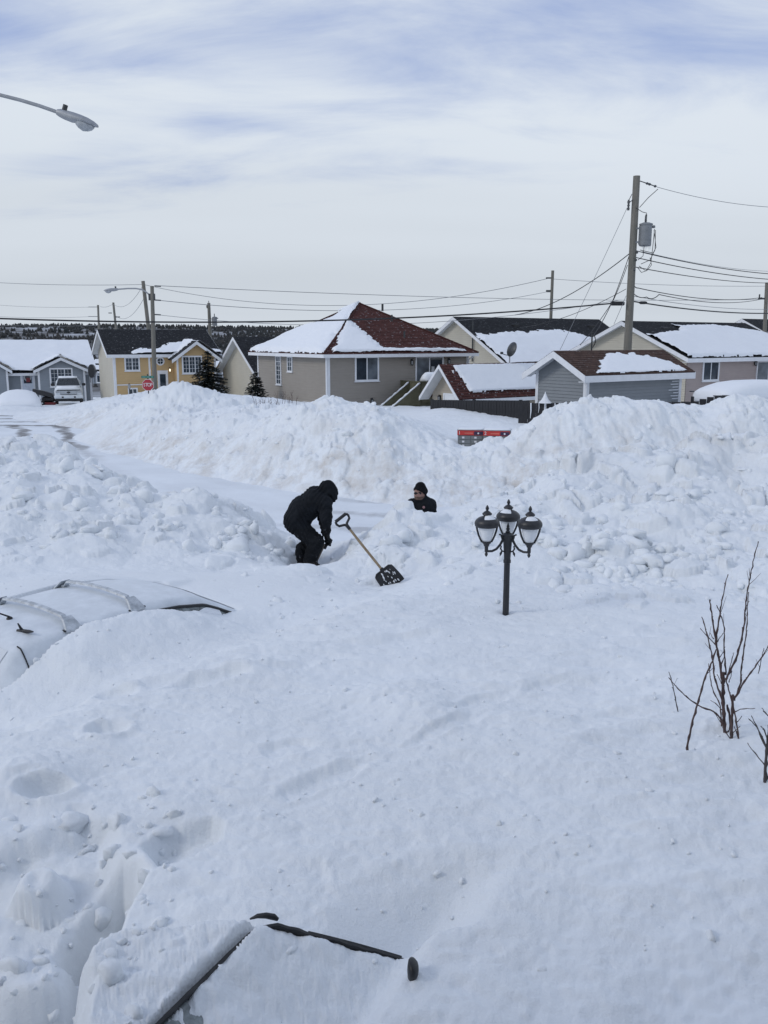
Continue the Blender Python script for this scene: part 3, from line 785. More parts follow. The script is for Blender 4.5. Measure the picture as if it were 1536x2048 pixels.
def gable_house(h, a, b, ze, zr, roofmat, sid, oh=0.35, rake=0.35, z0=0.0, sid_b=None, thick=0.09, fascia=0.17, walls='AB'):
    """ridge runs along local x: eave walls at y=0 and y=b, gable walls at x=0 and x=a"""
    yr = b / 2; sl = (zr - ze) / yr
    zo = ze - sl * oh                                      # eave edge of the overhang
    if 'A' in walls: wall(h, FA, 0, a, z0, ze, sid)
    gprof = lambda z: (0, b) if z <= ze else ((z - ze) / sl, b - (z - ze) / sl)
    wall(h, FB, 0, b, z0, zr - 0.03, sid_b or sid, prof=gprof)
    mb = MB()                                              # the two sides nobody faces
    mb.add([(a, 0, z0), (a, b, z0), (a, b, ze), (a, yr, zr), (a, 0, ze)], [(0, 1, 2, 3, 4)])
    mb.add([(0, b, z0), (a, b, z0), (a, b, ze), (0, b, ze)], [(0, 1, 2, 3)])
    mb.build('wall', sid, h.root)
    t = thick
    fr = [(-rake, -oh, zo + t), (a + rake, -oh, zo + t), (a + rake, yr, zr + t), (-rake, yr, zr + t)]
    bk = [(a + rake, b + oh, zo + t), (-rake, b + oh, zo + t), (-rake, yr, zr + t), (a + rake, yr, zr + t)]
    roof_plane(h, *fr, roofmat, t - 0.01); roof_plane(h, *bk, roofmat, t - 0.01)
    mb = MB()                                              # fascia along the front eave, bargeboards up the gable
    mb.box((-rake, -oh - 0.02, zo - fascia + 0.02), (a + rake, -oh + 0.015, zo + t - 0.03))
    mb.box((-rake + 0.01, -oh + 0.02, zo - fascia + 0.025), (a + rake - 0.01, -0.002, zo - fascia + 0.05))
    mb.build('fascia', M_WHITE, h.root)
    for x in (-rake - 0.025, a + rake - 0.005):
        mb = MB(); d = fascia + 0.05
        for y0, y1, za, zb in ((-oh - 0.02, yr, zo, zr), (b + oh + 0.02, yr, zo, zr)):
            mb.add([(x, y0, za + t - 0.02), (x, y1, zb + t - 0.02), (x, y1, zb + t - 0.02 - d), (x, y0, za + t - 0.02 - d),
                    (x + 0.03, y0, za + t - 0.02), (x + 0.03, y1, zb + t - 0.02), (x + 0.03, y1, zb + t - 0.02 - d), (x + 0.03, y0, za + t - 0.02 - d)],
                   [(0, 1, 2, 3), (7, 6, 5, 4), (0, 4, 5, 1), (2, 6, 7, 3), (1, 5, 6, 2), (0, 3, 7, 4)])
        mb.build('bargeboard', M_WHITE, h.root)
    mb = MB()                                              # soffit under the gable overhang
    for y0, y1 in ((-oh, yr), (b + oh, yr)):
        za, zb = zo - 0.07, zr - 0.07
        mb.add([(-rake + 0.006, y0, za), (-0.005, y0, za), (-0.005, y1, zb), (-rake + 0.006, y1, zb)], [(0, 1, 2, 3)])
    mb.build('soffit', M_SOFFIT, h.root)
    return fr, bk
def corner_boards(h, F_list, z0, z1, w=0.13):
    for x0, x1, y0, y1 in F_list: MB().box((x0, y0, z0), (x1, y1, z1)).build('corner_board', M_WHITE, h.root)
def lantern(h, F, s, z, lit=False, off=0.02):
    r = MB(); p = F(s, off + 0.09, z)
    r.lathe([(0.03, 0.10), (0.085, 0.085), (0.03, 0.15), (0.012, 0.19)], 8, p)
    r.lathe([(0.06, -0.115), (0.065, -0.10), (0.03, -0.14)], 8, p)
    for k in range(4):
        c_, s_ = math.cos(k * 1.571 + .78) * 0.062, math.sin(k * 1.571 + .78) * 0.062
        r.box((p.x + c_ - 0.008, p.y + s_ - 0.008, p.z - 0.10), (p.x + c_ + 0.008, p.y + s_ + 0.008, p.z + 0.09))
    fbox(r, F, s - 0.045, s + 0.045, off, off + 0.03, z - 0.06, z + 0.16)
    l = r.build('wall_lantern', M_BLACK, h.root)
    g = MB(); g.lathe([(0.045, -0.095), (0.05, 0.0), (0.05, 0.085)], 8, p); g.build('lantern_glass', M_LIT if lit else M_LANTERN, l)
    return l
M_LANTERN = plain('lantern_glass', (0.40, 0.42, 0.44), 0.2, 0.1)
t = NT('lit_lantern'); t.set(**{'Base Color': (0.9, 0.85, 0.75), 'Emission Color': (1.0, 0.86, 0.66), 'Emission Strength': 2.2}); M_LIT = t.m
def pipe(h, pts, r, mat, name, seg=8): return MB().tube(pts, r, seg).build(name, mat, h.root, 40)

# ------------------------------------------------------------------ greige house with red hip roof (centre)
h = House('bungalow', 'greige-sided bungalow with red hip roof, olive stairs and glass patio door', 655, 42.0, 0.45, 31)
a, b = h.sA(936), h.sB(516)
ze, za = h.z(709), 0.0
zr = h.z(607, a / 2, b / 2)
wall(h, FA, 0, a, 0, ze, S_GREIGE); wall(h, FB, 0, b, 0, ze, S_GREIGE)
m = MB(); m.add([(a, 0, 0), (a, b, 0), (a, b, ze), (a, 0, ze), (0, b, 0), (0, b, ze)], [(0, 1, 2, 3), (4, 1, 2, 5)]); m.build('wall', S_GREIGE, h.root)
oh = 0.38; zo = ze + 0.02; half = b / 2 + oh
r0, r1 = (b / 2, b / 2, zr), (a - b / 2, b / 2, zr)
c00, c10, c11, c01 = (-oh, -oh, zo), (a + oh, -oh, zo), (a + oh, b + oh, zo), (-oh, b + oh, zo)
roof_plane(h, c00, c10, r1, r0, R_RED); roof_plane(h, c01, c00, r0, r0, R_RED)
roof_plane(h, c10, c11, r1, r1, R_RED); roof_plane(h, c11, c01, r0, r1, R_RED)
m = MB()                                                   # ridge caps
for p, q in ((c00, r0), (c10, r1), (c01, r0), (r0, r1)): m.tube([Vector(p) + Vector((0, 0, .012)), Vector(q) + Vector((0, 0, .012))], 0.055, 6)
m.build('ridge_cap', R_RED, h.root)
m = MB(); f = 0.17
m.box((-oh - .02, -oh - .02, zo - f), (a + oh + .02, -oh + .01, zo - .012)); m.box((-oh - .02, -oh + .012, zo - f), (-oh + .01, b + oh, zo - .012))
m.build('fascia', M_WHITE, h.root)
m = MB(); m.box((-oh + .012, -oh + .012, zo - f + .012), (a + oh, -.003, zo - f + .03)); m.box((-oh + .012, -.001, zo - f + .012), (-.003, b + oh, zo - f + .03)); m.build('soffit', M_SOFFIT, h.root)
m = MB(); m.tube([(-.10, -.09, 0), (-.10, -.09, ze - .1), (-.25, -.26, ze - .02)], .042, 8); m.build('downpipe', M_WHITE, h.root, 40)
m = MB(); m.tube([(a - .04, -.10, 0), (a - .04, -.10, ze - .32), (a + .25, -.3, ze - .08)], .042, 8); m.build('downpipe', M_WHITE, h.root, 40)
corner_boards(h, [(-.03, .12, -.032, .0), (-.032, -.001, .001, .13)], 0, ze - .12)
corner_boards(h, [(a - .13, a + .02, -.032, 0.0)], 0, ze - .12)
corner_boards(h, [(-.032, 0.0, b - .1, b + .02)], 0, ze - .12)
s0, s1 = h.sA(709), h.sA(757)
window(h, FA, s0, s1, h.z(763, s0), h.z(713, s0), 2, (0, 0), [M_PANE, M_PANE_L])
s1_, s0_ = h.sB(553), h.sB(563)
window(h, FB, s0_, s1_, h.z(770, 0, s0_), h.z(712, 0, s0_), 1, (1, 5), fw=0.06)
s1_, s0_ = h.sB(576), h.sB(586)
window(h, FB, s0_, s1_, h.z(744, 0, s0_), h.z(713, 0, s0_), 1, (1, 2), fw=0.06)
d0, d1 = h.sA(830), h.sA(886)
zd0, zd1 = h.z(768, d0), h.z(713, d0)
window(h, FA, d0, d1, h.z(760, h.sA(801)) - .99, zd1, 2, glass=[M_PANE_L, M_PANE], name='patio_door')
lantern(h, FA, h.sA(822), h.z(725, h.sA(822))); lantern(h, FA, h.sA(896), h.z(723, h.sA(896))); lantern(h, FA, h.sA(742), h.z(803, h.sA(742)))
m = MB(); fbox(m, FA, d0 + .95, d0 + 1.12, .05, .07, zd0 + .55, zd0 + .85); m.build('door_ornament', M_CURTAIN, h.root)
for x, y in ((a * .62, b * .30), (a * .60, b * .12)):
    zz = zo + (zr - zo) * (y + oh) / half
    m = MB(); m.tube([(x, y, zz - .05), (x, y, zz + .32)], .05, 8); m.build('vent_pipe', M_DARKMETAL, h.root)
m = MB(); m.tube([(b / 2 + 1.6, b / 2 + .4, zr - .35), (b / 2 + 1.6, b / 2 + .4, zr + .02)], .06, 8); m.build('vent_pipe', M_DARKMETAL, h.root)
# snow: nearly the whole left slope, a drift on the lower left of the right slope, a strip along its eave
roof_snow(h, c01, c00, r0, r0, lambda u, v: np.minimum.reduce([(1 - u) * (1 - v) * 2.2 + .10 * v - .02, u * (1 - v) * 3 + .10 + .35 * (v > .8) - 1.1 * np.exp(-((v - .70) / .12) ** 2 - ((u - .1) / .30) ** 2), v * 3 - .02, (1.02 - v) * 3]), 0.17, 90, 90, seed=1)
def cov(u, v):
    x = u * (1 - v) + v * .42
    tri = np.minimum.reduce([(x - .055 - .28 * v) * 4, (.40 - x - .18 * v) * 3, (.72 - v) * 2.0, (v - .03) * 6])
    strip = np.minimum.reduce([(.12 - v - .06 * x) * 5, (v - .02) * 9, (x - .06) * 8, (.93 - x) * 5])
    return np.maximum(tri, strip)
roof_snow(h, c00, c10, r1, r0, cov, 0.12, 130, 80, seed=2, rim=.16)
# stairs and landing in olive stain
st = [(h.sA(800), h.sA(905))]
px0, px1 = h.sA(801), h.sA(925)
lz = h.z(760, px0) - 1.0
m = MB(); m.box((px0, -1.75, lz - .16), (px1, -.02, lz)); m.build('deck_floor', M_OLIVE, h.root)
for x0, x1, y0, y1 in ((px0, px0 + .05, -1.75, -.03), (px0 + .06, px1, -1.80, -1.75)):
    m = MB(); m.box((x0, y0, lz + .002), (x1, y1, lz + .95)); m.build('deck_rail', M_OLIVE, h.root)
m = MB(); m.box((px0 - .03, -1.83, lz + .953), (px1, -1.70, lz + .995)); m.box((px0 - .03, -1.69, lz + .953), (px0 + .09, -.03, lz + .995)); m.build('rail_cap', M_OLIVE, h.root)
for k in range(7):                                         # steps descend to the left along the wall's outside
    x = px0 - .28 * (k + 1); z = lz - .19 * (k + 1)
    m = MB(); m.box((x, -1.72, z - .04), (x + .29, -.85, z)); m.build('stair_tread', M_OLIVE, h.root)
for y in (-1.80, -.82):
    x1 = px0 - .28 * 7
    m = MB()
    m.add([(px0, y, lz - .3), (px0, y, lz + .92), (x1, y, lz - 1.35 + .92), (x1, y, lz - 1.6), (px0, y + .05, lz - .3), (px0, y + .05, lz + .92), (x1, y + .05, lz - 1.35 + .92), (x1, y + .05, lz - 1.6)],
          [(0, 1, 2, 3), (7, 6, 5, 4), (0, 4, 5, 1), (1, 5, 6, 2), (2, 6, 7, 3), (3, 7, 4, 0)])
    m.build('stair_panel', M_OLIVE, h.root)
    m = MB()
    n = 14
    rng = [[(px0 - (px0 - x1) * i / n, y - .03, lz + .925 - 1.35 * i / n), (px0 - (px0 - x1) * i / n, y + .08, lz + .925 - 1.35 * i / n), (px0 - (px0 - x1) * i / n, y + .025, lz + .97 + .05 * math.sin(i * 1.3) ** 2 - 1.35 * i / n)] for i in range(n + 1)]
    m.rings(rng); m.build('rail_snow', M_ROOFSNOW, h.root, True)
for x in (px0 + .9, px1 - .7):
    m = MB(); m.box((x, -1.745, 0), (x + .1, -1.65, lz - .17)); m.build('deck_post', M_OLIVE, h.root)
HB = h; DECK = dict(px0=px0, px1=px1, lz=lz)

# ------------------------------------------------------------------ red-roofed garden shed
h = House('garden_shed', 'tan gable shed with red shingle roof beside the olive stairs', 929, 39.5, 0.2, 35, 'shed')
b = h.sB(866); a = h.sA(1105)
ze, zr = h.z(788), h.z(732, 0, b / 2)
fr, bk = gable_house(h, a, b, ze, zr, R_RED, S_TAN, .28, .55, fascia=.12)
roof_snow(h, *fr, lambda u, v: np.minimum.reduce([(u - .10 - .03 * (1 - v)) * 5, (v - .17) * 4, (.96 - v) * 4, u * 0 + .5]), .10, 120, 50, seed=5, rim=.14)
sb = h.sB(904)
m = MB(); fbox(m, FB, sb - .16, sb + .16, .01, .05, ze + .42, ze + 1.02)
for k in range(7): fbox(m, FB, sb - .13, sb + .13, .05, .062, ze + .46 + k * .075, ze + .50 + k * .075)
m.build('gable_vent', M_WHITE, h.root)
boards(h, FB, [(.12, b - .95, .02, .06, 0, ze - .10)], M_WHITE, 'shed_door'); boards(h, FB, [(.04, .115, .02, .075, 0, ze - .02), (b - .94, b - .86, .02, .075, 0, ze - .02), (.116, b - .941, .02, .07, ze - .095, ze - .02)], M_WHITE, 'door_trim')
lantern(h, FB, b - .6, ze - .28)

# ------------------------------------------------------------------ grey shed with brown roof
h = House('garden_shed', 'grey lap-sided shed with brown roof and white fascia in front of the big utility pole', 1173, 33.0, 0.55, 35, 'shed')
b = h.sB(1074); a = h.sA(1363)
ze, zr = h.z(745), h.z(706, 0, b / 2)
fr, bk = gable_house(h, a, b, ze, zr, R_BROWN, S_GREY, .32, .45, fascia=.20)
corner_boards(h, [(-.03, .12, -.035, -.001), (-.035, -.001, .001, .12), (a - .13, a + .02, -.035, -.001), (-.035, -.001, b - .12, b + .02)], 0, ze - .02)
roof_snow(h, *fr, lambda u, v: np.minimum.reduce([.62 - ((u - .56) / .46) ** 2 * .62 - v * .72, (v - .03) * 5, (.93 - u) * 5]), .055, 120, 50, seed=7, rim=.20)
for k in range(9):                                         # thin ridges of blown snow left on the laps by the corner
    z = ze - .12 - .115 * (k + 1); L = (.55, .3, .42, .5, .38, .6, .3, .45, .36)[k]
    m = MB(); fbox(m, FA, a - .16 - L, a - .15, .012, .03, z, z + .028); m.build('blown_snow', M_ROOFSNOW, h.root)
for z, x0, x1 in ((ze - .15, .55, 1.0), (ze - .30, .6, 1.25)):
    m = MB(); fbox(m, FA, x0, x1, .012, .026, z, z + .02); m.build('blown_snow', M_ROOFSNOW, h.root)
GS = dict(h=h, a=a, b=b, ze=ze, zr=zr)

# ------------------------------------------------------------------ cream house, black roof (behind the sheds)
h = House('house', 'cream-sided house with black shingle roof half covered in snow, behind the sheds', 1016, 56.0, 0.3, 35)
b = 10.0; a = h.sA(1190, b / 2, 5.6)
zr = h.z(636, 0, b / 2); ze = zr - b / 2 * .56
fr, bk = gable_house(h, a, b, ze, zr, R_BLACK, S_CREAM, .4, .4)
roof_snow(h, *fr, lambda u, v: np.minimum.reduce([.58 - v + .10 * np.sin(u * 5.0 + .3) - .10 * u + .22 * np.exp(-((u - .62) / .22) ** 2), u * 4 + .0 + (1 - v) * .1, (1.02 - u) * 3]), .17, 140, 70, seed=9, rim=.13)
m = MB(); x = .5; m.tube([(-.12, b * .33, ze), (-.12, b * .33, zr - .2)], .045, 8); m.build('service_mast', M_DARKMETAL, h.root)
for u_, w_ in ((.30, .5), (.86, .6)):
    x = a * u_; y = b / 2 - 1.0; z = zr - .5
    m = MB(); m.bevbox((x, y - .2, z - .15), (x + w_, y + .2, z + .16), .05); m.build('roof_vent', M_BLACK, h.root)
HF = h; HFd = (a, b, ze, zr)

# ------------------------------------------------------------------ pinkish house, black roof (right)
h = House('house', 'pinkish-beige house with black roof and white twin window at the right', 1372, 46.5, 0.3, 35)
b = 8.2; a = h.sA(1482, b / 2, 5.2)
ze, zr = h.z(713), h.z(645, 0, b / 2)
fr, bk = gable_house(h, a, b, ze, zr, R_BLACK, S_PINK, .35, .40, sid_b=S_CREAM)
roof_snow(h, *fr, lambda u, v: np.minimum.reduce([.76 - v + .16 * np.sin(u * 3.1 - .1) - .14 * (u < .33) - .30 * np.clip(u - .75, 0, 1), u * 6 + (1 - v) * .15, v * 5 + .01]), .17, 140, 70, seed=11, rim=.10)
s0, s1 = h.sA(1405), h.sA(1438)
window(h, FA, s0, s1, h.z(763, s0), h.z(722, s0), 2, fw=.09)
s0, s1 = h.sA(1513), h.sA(1560)
window(h, FA, s0, s1, h.z(790, s0), h.z(722, s0), 2, glass=[M_PANE_L, M_PANE], name='patio_door')
lantern(h, FA, h.sA(1509), h.z(727, h.sA(1509)))
s0 = h.sA(1497)
m = MB(); m.box((s0 - .10, -2.0, 0), (s0 + .02, -1.88, h.z(740, s0))); m.build('deck_post', M_RED, h.root)
m = MB(); m.box((s0 + .03, -1.97, h.z(764, s0)), (s0 + 3.2, -1.9, h.z(761, s0) + .05)); m.build('deck_rail', M_RED, h.root)
m = MB(); m.box((s0 + .03, -2.0, h.z(764, s0) - 1.0), (s0 + 3.2, -.02, h.z(764, s0) - .85)); m.build('deck_floor', M_RED, h.root)
for u_ in (.18, .72):
    x = a * u_; y = b / 2 - .8; z = zr - .38
    m = MB(); m.bevbox((x, y - .2, z - .12), (x + .5, y + .2, z + .15), .05); m.build('roof_vent', M_BLACK, h.root)

# ------------------------------------------------------------------ next house at the right edge
h = House('house', 'cream gable end of a house just cut by the right edge of the frame', 1600, 62, 0.2, 35)
b = 9.0; zr = h.z(640, 0, b / 2); ze = zr - b / 2 * .5
fr, bk = gable_house(h, 9.0, b, ze, zr, R_BLACK, S_CREAM, .4, .4)
roof_snow(h, *fr, lambda u, v: .6 - v, .15, 60, 40, seed=12)

# ------------------------------------------------------------------ yellow split-level house (left)
h = House('house', 'yellow split-level house with black roof, white windows and round window over the door', 229, 61.0, -0.6, 24)
a = h.sA(428); b = 8.4
ze, zr = h.z(706), h.z(661, 0, b / 2)
fr, bk = gable_house(h, a, b, ze, zr, R_BLACK, S_YELLOW, .45, .45, sid_b=S_CREAM)
roof_snow(h, *fr, lambda u, v: np.minimum.reduce([.40 - v - .42 * np.abs(u - .62) + .10 * np.sin(u * 11), (u - .22) * 2]), .13, 120, 60, seed=13, rim=.2)
wz0, wz1 = h.z(742, 2), h.z(713.5, 2)
s0, s1 = h.sA(248), h.sA(279)
window(h, FA, s0, s1, wz0, wz1, 2, (1, 2), fw=.10)
corner_boards(h, [(-.03, .14, -.035, -.001), (-.035, -.001, .001, .14)], 0, ze - .1)
c0 = h.sA(298); corner_boards(h, [(c0 - .06, c0 + .06, -.04, -.001)], 0, ze - .12)
boards(h, FA, [(.15, c0 - .07, .015, .06, h.z(770, 2), h.z(768, 2))], M_WHITE, 'trim_board')
s0, s1 = h.sA(252), h.sA(272); window(h, FA, s0, s1, h.z(793, 2), h.z(775, 2), 2, fw=.10)
# round window
sc, zc = h.sA(320), h.z(722.5, h.sA(320)); m = MB()
for k in range(24):
    a0, a1 = 2 * math.pi * k / 24, 2 * math.pi * (k + 1) / 24
    for r_, q_ in ((.20, .29),):
        P = [FA(sc + r_ * math.cos(a0), .06, zc + r_ * math.sin(a0)), FA(sc + q_ * math.cos(a0), .06, zc + q_ * math.sin(a0)), FA(sc + q_ * math.cos(a1), .06, zc + q_ * math.sin(a1)), FA(sc + r_ * math.cos(a1), .06, zc + r_ * math.sin(a1))]
        Q = [p + Vector((0, .055, 0)) for p in P]; m.add(P + Q, [(0, 1, 2, 3), (1, 5, 6, 2), (0, 3, 7, 4)])
fbox(m, FA, sc - .2, sc + .2, .038, .054, zc - .015, zc + .015); fbox(m, FA, sc - .015, sc + .015, .039, .056, zc - .2, zc + .2)
w = m.build('round_window', M_WHITE, h.root)
m = MB(); m.add([FA(sc + .21 * math.cos(2 * math.pi * k / 24),   .036, zc + .21 * math.sin(2 * math.pi * k / 24)) for k in range(24)], [tuple(range(24))]); m.build('pane', M_PANE, w)
# front door
s0, s1 = h.sA(313), h.sA(334); zt = h.z(741, s0); zb = h.z(790, s0)
dm = boards(h, FA, [(s0, s0 + .10, -.01, .07, zb, zt), (s1 - .10, s1, -.01, .07, zb, zt), (s0 + .10, s1 - .10, -.01, .07, zt - .16, zt)], M_WHITE, 'door_frame')
m = MB(); fbox(m, FA, s0 + .10, s1 - .10, 0, .045, zb, zt - .16); dr = m.build('door', M_WHITE, h.root)
m = MB(); fbox(m, FA, s0 + .16, s1 - .16, .046, .052, zt - 1.35, zt - .25); m.build('door_glass', M_PANE, dr)
lantern(h, FA, h.sA(304), h.z(740.5, h.sA(304)), True); lantern(h, FA, h.sA(338), h.z(740, h.sA(338)), True)
# projecting gable bay
g0, g1 = h.sA(347), h.sA(423); gm = (g0 + g1) / 2; pj = 1.1
gze, gzr = h.z(712, gm), h.z(684, gm)
GF = lambda s, o, z: Vector((s, -pj - o, z))
sl = (gzr - gze) / (gm - g0)
wall(h, GF, g0, g1, 0, gzr - .03, S_YELLOW, prof=lambda z: (g0, g1) if z <= gze else (g0 + (z - gze) / sl, g1 - (z - gze) / sl))
[MB().add([(gx, -pj, 0), (gx, 0, 0), (gx, 0, gze), (gx, -pj, gze)], [(0, 1, 2, 3)]).build('wall', S_YELLOW, h.root) for gx in (g0, g1)]
o_ = .4; yb = 3.2
L = [(g0 - o_, yb, gze - sl * o_ + .09), (g0 - o_, -pj - .4, gze - sl * o_ + .09), (gm, -pj - .4, gzr + .09), (gm, yb, gzr + .09)]
R = [(g1 + o_, -pj - .4, gze - sl * o_ + .09), (g1 + o_, yb, gze - sl * o_ + .09), (gm, yb, gzr + .09), (gm, -pj - .4, gzr + .09)]
roof_plane(h, *L, R_BLACK, .08); roof_plane(h, *R, R_BLACK, .08)
roof_snow(h, *L, lambda u, v: np.minimum.reduce([.30 + .5 * (1 - u) - .25 * v, (.80 - u) * 4]), .14, 50, 40, seed=14, rim=.2); roof_snow(h, *R, lambda u, v: np.minimum(.5 + u * 0, (.97 - v) * 3), .16, 50, 40, seed=15)
def front_barge(h, g0, g1, gm, gze, gzr, sl, y, o_=.4, d=.24):
    m = MB()
    for sgn, ge in ((-1, g0), (1, g1)):
        xe = ge + sgn * o_; zl = gze - sl * o_ + .07
        m.add([(xe, y, zl), (gm, y, gzr + .07), (gm, y, gzr + .07 - d), (xe, y, zl - d), (xe, y - .03, zl), (gm, y - .03, gzr + .07), (gm, y - .03, gzr + .07 - d), (xe, y - .03, zl - d)],
              [(0, 1, 2, 3), (7, 6, 5, 4), (0, 4, 5, 1), (2, 6, 7, 3), (0, 3, 7, 4)])
    return m.build('bargeboard', M_WHITE, h.root)
front_barge(h, g0, g1, gm, gze, gzr, sl, -pj - .38)
s0, s1 = h.sA(363, -pj), h.sA(404, -pj)
window(h, GF, s0, s1, h.z(748, s0, -pj), h.z(711.5, s0, -pj), 3, (1, 3), fw=.10)
corner_boards(h, [(g0 - .03, g0 + .1, -pj - .03, -pj - .001), (g1 - .1, g1 + .03, -pj - .03, -pj - .001)], 0, gze - .15)
boards(h, GF, [(g0 + .11, g1 - .11, .017, .05, h.z(770, 6), h.z(768, 6))], M_WHITE, 'trim_board')

# ------------------------------------------------------------------ blue-grey house (far left)
YR_ = 75.0; Xr = xat(181, YR_, 2.0); v_ = Vector((math.cos(math.radians(24)), math.sin(math.radians(24)))); A_ = 18.0
h = House('house', 'blue-grey house with snow-covered roof and a wreath on its white door', 0, YR_ - A_ * v_.y, -0.9, 24, X=Xr - A_ * v_.x)
a, b = A_, 10.5
ze, zr = h.z(741, a), h.z(687, a, b / 2)
fr, bk = gable_house(h, a, b, ze, zr, R_BLACK, S_BLUEGREY, .45, .45)
roof_snow(h, *fr, lambda u, v: np.minimum(.6 + u * 0, (1.06 - v) * 6), .24, 110, 60, seed=17); roof_snow(h, *bk, lambda u, v: u * 0 + .5, .2, 40, 20, seed=18)
pj = .9
GF2 = lambda s, o, z: Vector((s, -pj - o, z))
for pl, pr, pm, win in ((73, 167, 116, True), (-60, 12, -24, False)):
    g0, g1 = h.sA(pl, -pj), h.sA(pr, -pj); gm = (g0 + g1) / 2
    gze, gzr = h.z(738, gm, -pj), h.z(716.5, gm, -pj)
    if win:
        g1w = h.sA(155, -pj); 
    sl = (gzr - gze) / (gm - g0)
    wall(h, GF2, g0, g1, 0, gzr - .03, S_BLUEGREY, prof=lambda z: (g0, g1) if z <= gze else (g0 + (z - gze) / sl, g1 - (z - gze) / sl))
    [MB().add([(gx, -pj, 0), (gx, 0, 0), (gx, 0, gze), (gx, -pj, gze)], [(0, 1, 2, 3)]).build('wall', S_BLUEGREY, h.root) for gx in (g0, g1)]
    o_ = .35; yb = 2.6
    L = [(g0 - o_, yb, gze - sl * o_ + .09), (g0 - o_, -pj - .3, gze - sl * o_ + .09), (gm, -pj - .3, gzr + .09), (gm, yb, gzr + .09)]
    R = [(g1 + o_, -pj - .3, gze - sl * o_ + .09), (g1 + o_, yb, gze - sl * o_ + .09), (gm, yb, gzr + .09), (gm, -pj - .3, gzr + .09)]
    roof_plane(h, *L, R_BLACK, .08); roof_plane(h, *R, R_BLACK, .08)
    roof_snow(h, *L, lambda u, v: np.minimum(.5 + u * 0, (.94 - u) * 5), .22, 40, 30, seed=19); roof_snow(h, *R, lambda u, v: np.minimum(.5 + u * 0, (u - .06) * 5), .22, 40, 30, seed=20)
    front_barge(h, g0, g1, gm, gze, gzr, sl, -pj - .28, o_)
    corner_boards(h, [(g0 - .03, g0 + .12, -pj - .03, -pj - .001), (g1 - .12, g1 + .03, -pj - .03, -pj - .001)], 0, gze - .12)
    if win:
        s0, s1 = h.sA(96, -pj), h.sA(143, -pj)
        window(h, GF2, s0, s1, h.z(775, s0, -pj), h.z(736, s0, -pj), 3, (1, 3), fw=.12)
corner_boards(h, [(a - .14, a + .03, -.035, -.001)], 0, ze - .1)
s0, s1 = h.sA(37), h.sA(66); zt = h.z(739, s0); zb = h.z(785, s0)
boards(h, FA, [(s0, s0 + .13, -.01, .07, zb, zt), (s1 - .13, s1, -.01, .07, zb, zt), (s0 + .13, s1 - .13, -.01, .07, zt - .15, zt)], M_WHITE, 'door_frame')
m = MB(); fbox(m, FA, s0 + .13, s1 - .13, 0, .045, zb, zt - .15); dr = m.build('door', plain('door_paint', (0.55, 0.60, 0.68), 0.4), h.root)
m = MB(); fbox(m, FA, s0 + .24, s1 - .24, .046, .054, zt - 1.12, zt - .22); m.build('door_glass', M_PANE, dr)
sc, zc = (s0 + s1) / 2, zt - .62
m = MB(); m.tube([FA(sc + .24 * math.cos(k * math.pi / 12), .09, zc + .28 * math.sin(k * math.pi / 12)) for k in range(25)], .065, 6, cap=False); wr = m.build('wreath', plain('wreath', (0.42, 0.44, 0.46), 0.8, 0.4, 30), dr)
m = MB(); m.bevbox(FA(sc - .14, .18, zc - .42), FA(sc + .16, .10, zc - .10), .04) if False else fbox(m, FA, sc - .12, sc + .18, .10, .17, zc - .40, zc - .06); m.build('bow', M_RED, wr)
lantern(h, FA, h.sA(30), h.z(747, h.sA(30))); lantern(h, FA, h.sA(71), h.z(745, h.sA(71)))
HG = h

# ------------------------------------------------------------------ houses seen between the others
h = House('house', 'cream house with dark roof, gable end peeping out left of the red-roofed bungalow', 521, 58.0, 0.2, 30)
b = 7.0; zr = h.z(676, 0, b / 2); ze = zr - b / 2 * .62
gable_house(h, 9.0, b, ze, zr, R_BLACK, S_CREAM, .35, .5)
h = House('house', 'low grey house with snowy dark roof behind the spruce, white twin window', 436, 84.0, -1.4, 8)
a = h.sA(520); b = 8.0; ze, zr = h.z(736, 0, 0), h.z(712, 0, b / 2)
fr, bk = gable_house(h, a, b, ze, zr, R_BLACK, S_BLUEGREY, .4, .4)
roof_snow(h, *fr, lambda u, v: np.minimum.reduce([.55 - v * .75 - .5 * np.abs(u - .45), (v - .04) * 5]), .16, 80, 40, seed=23, rim=.16)
s0, s1 = h.sA(442), h.sA(459); window(h, FA, s0, s1, h.z(755, s0), h.z(738, s0), 2, fw=.11)
for (px, Y, py0, py1, wpx, mat, lab) in ((186, 118, 722, 738, 26, S_CREAM, 'small pale house far down the slope, above the other between the two left houses'), (183, 96, 735, 752, 26, S_BLUEGREY, 'small grey house down the slope, lower of the two between the left houses')):
    h = House('house', lab, px, Y, at(768, py1, Y).z - .8, 6)
    a = h.sA(px + wpx); b = 6.0; ze, zr = h.z(py0 + 8), h.z(py0, 0, b / 2)
    fr, bk = gable_house(h, a, b, ze, zr, R_BLACK, mat, .3, .3)
    roof_snow(h, *fr, lambda u, v: u * 0 + .5, .15, 40, 20, seed=25)
    s0 = a * .3; window(h, FA, s0, s0 + .9, ze - 1.2, ze - .35, 2, fw=.08)
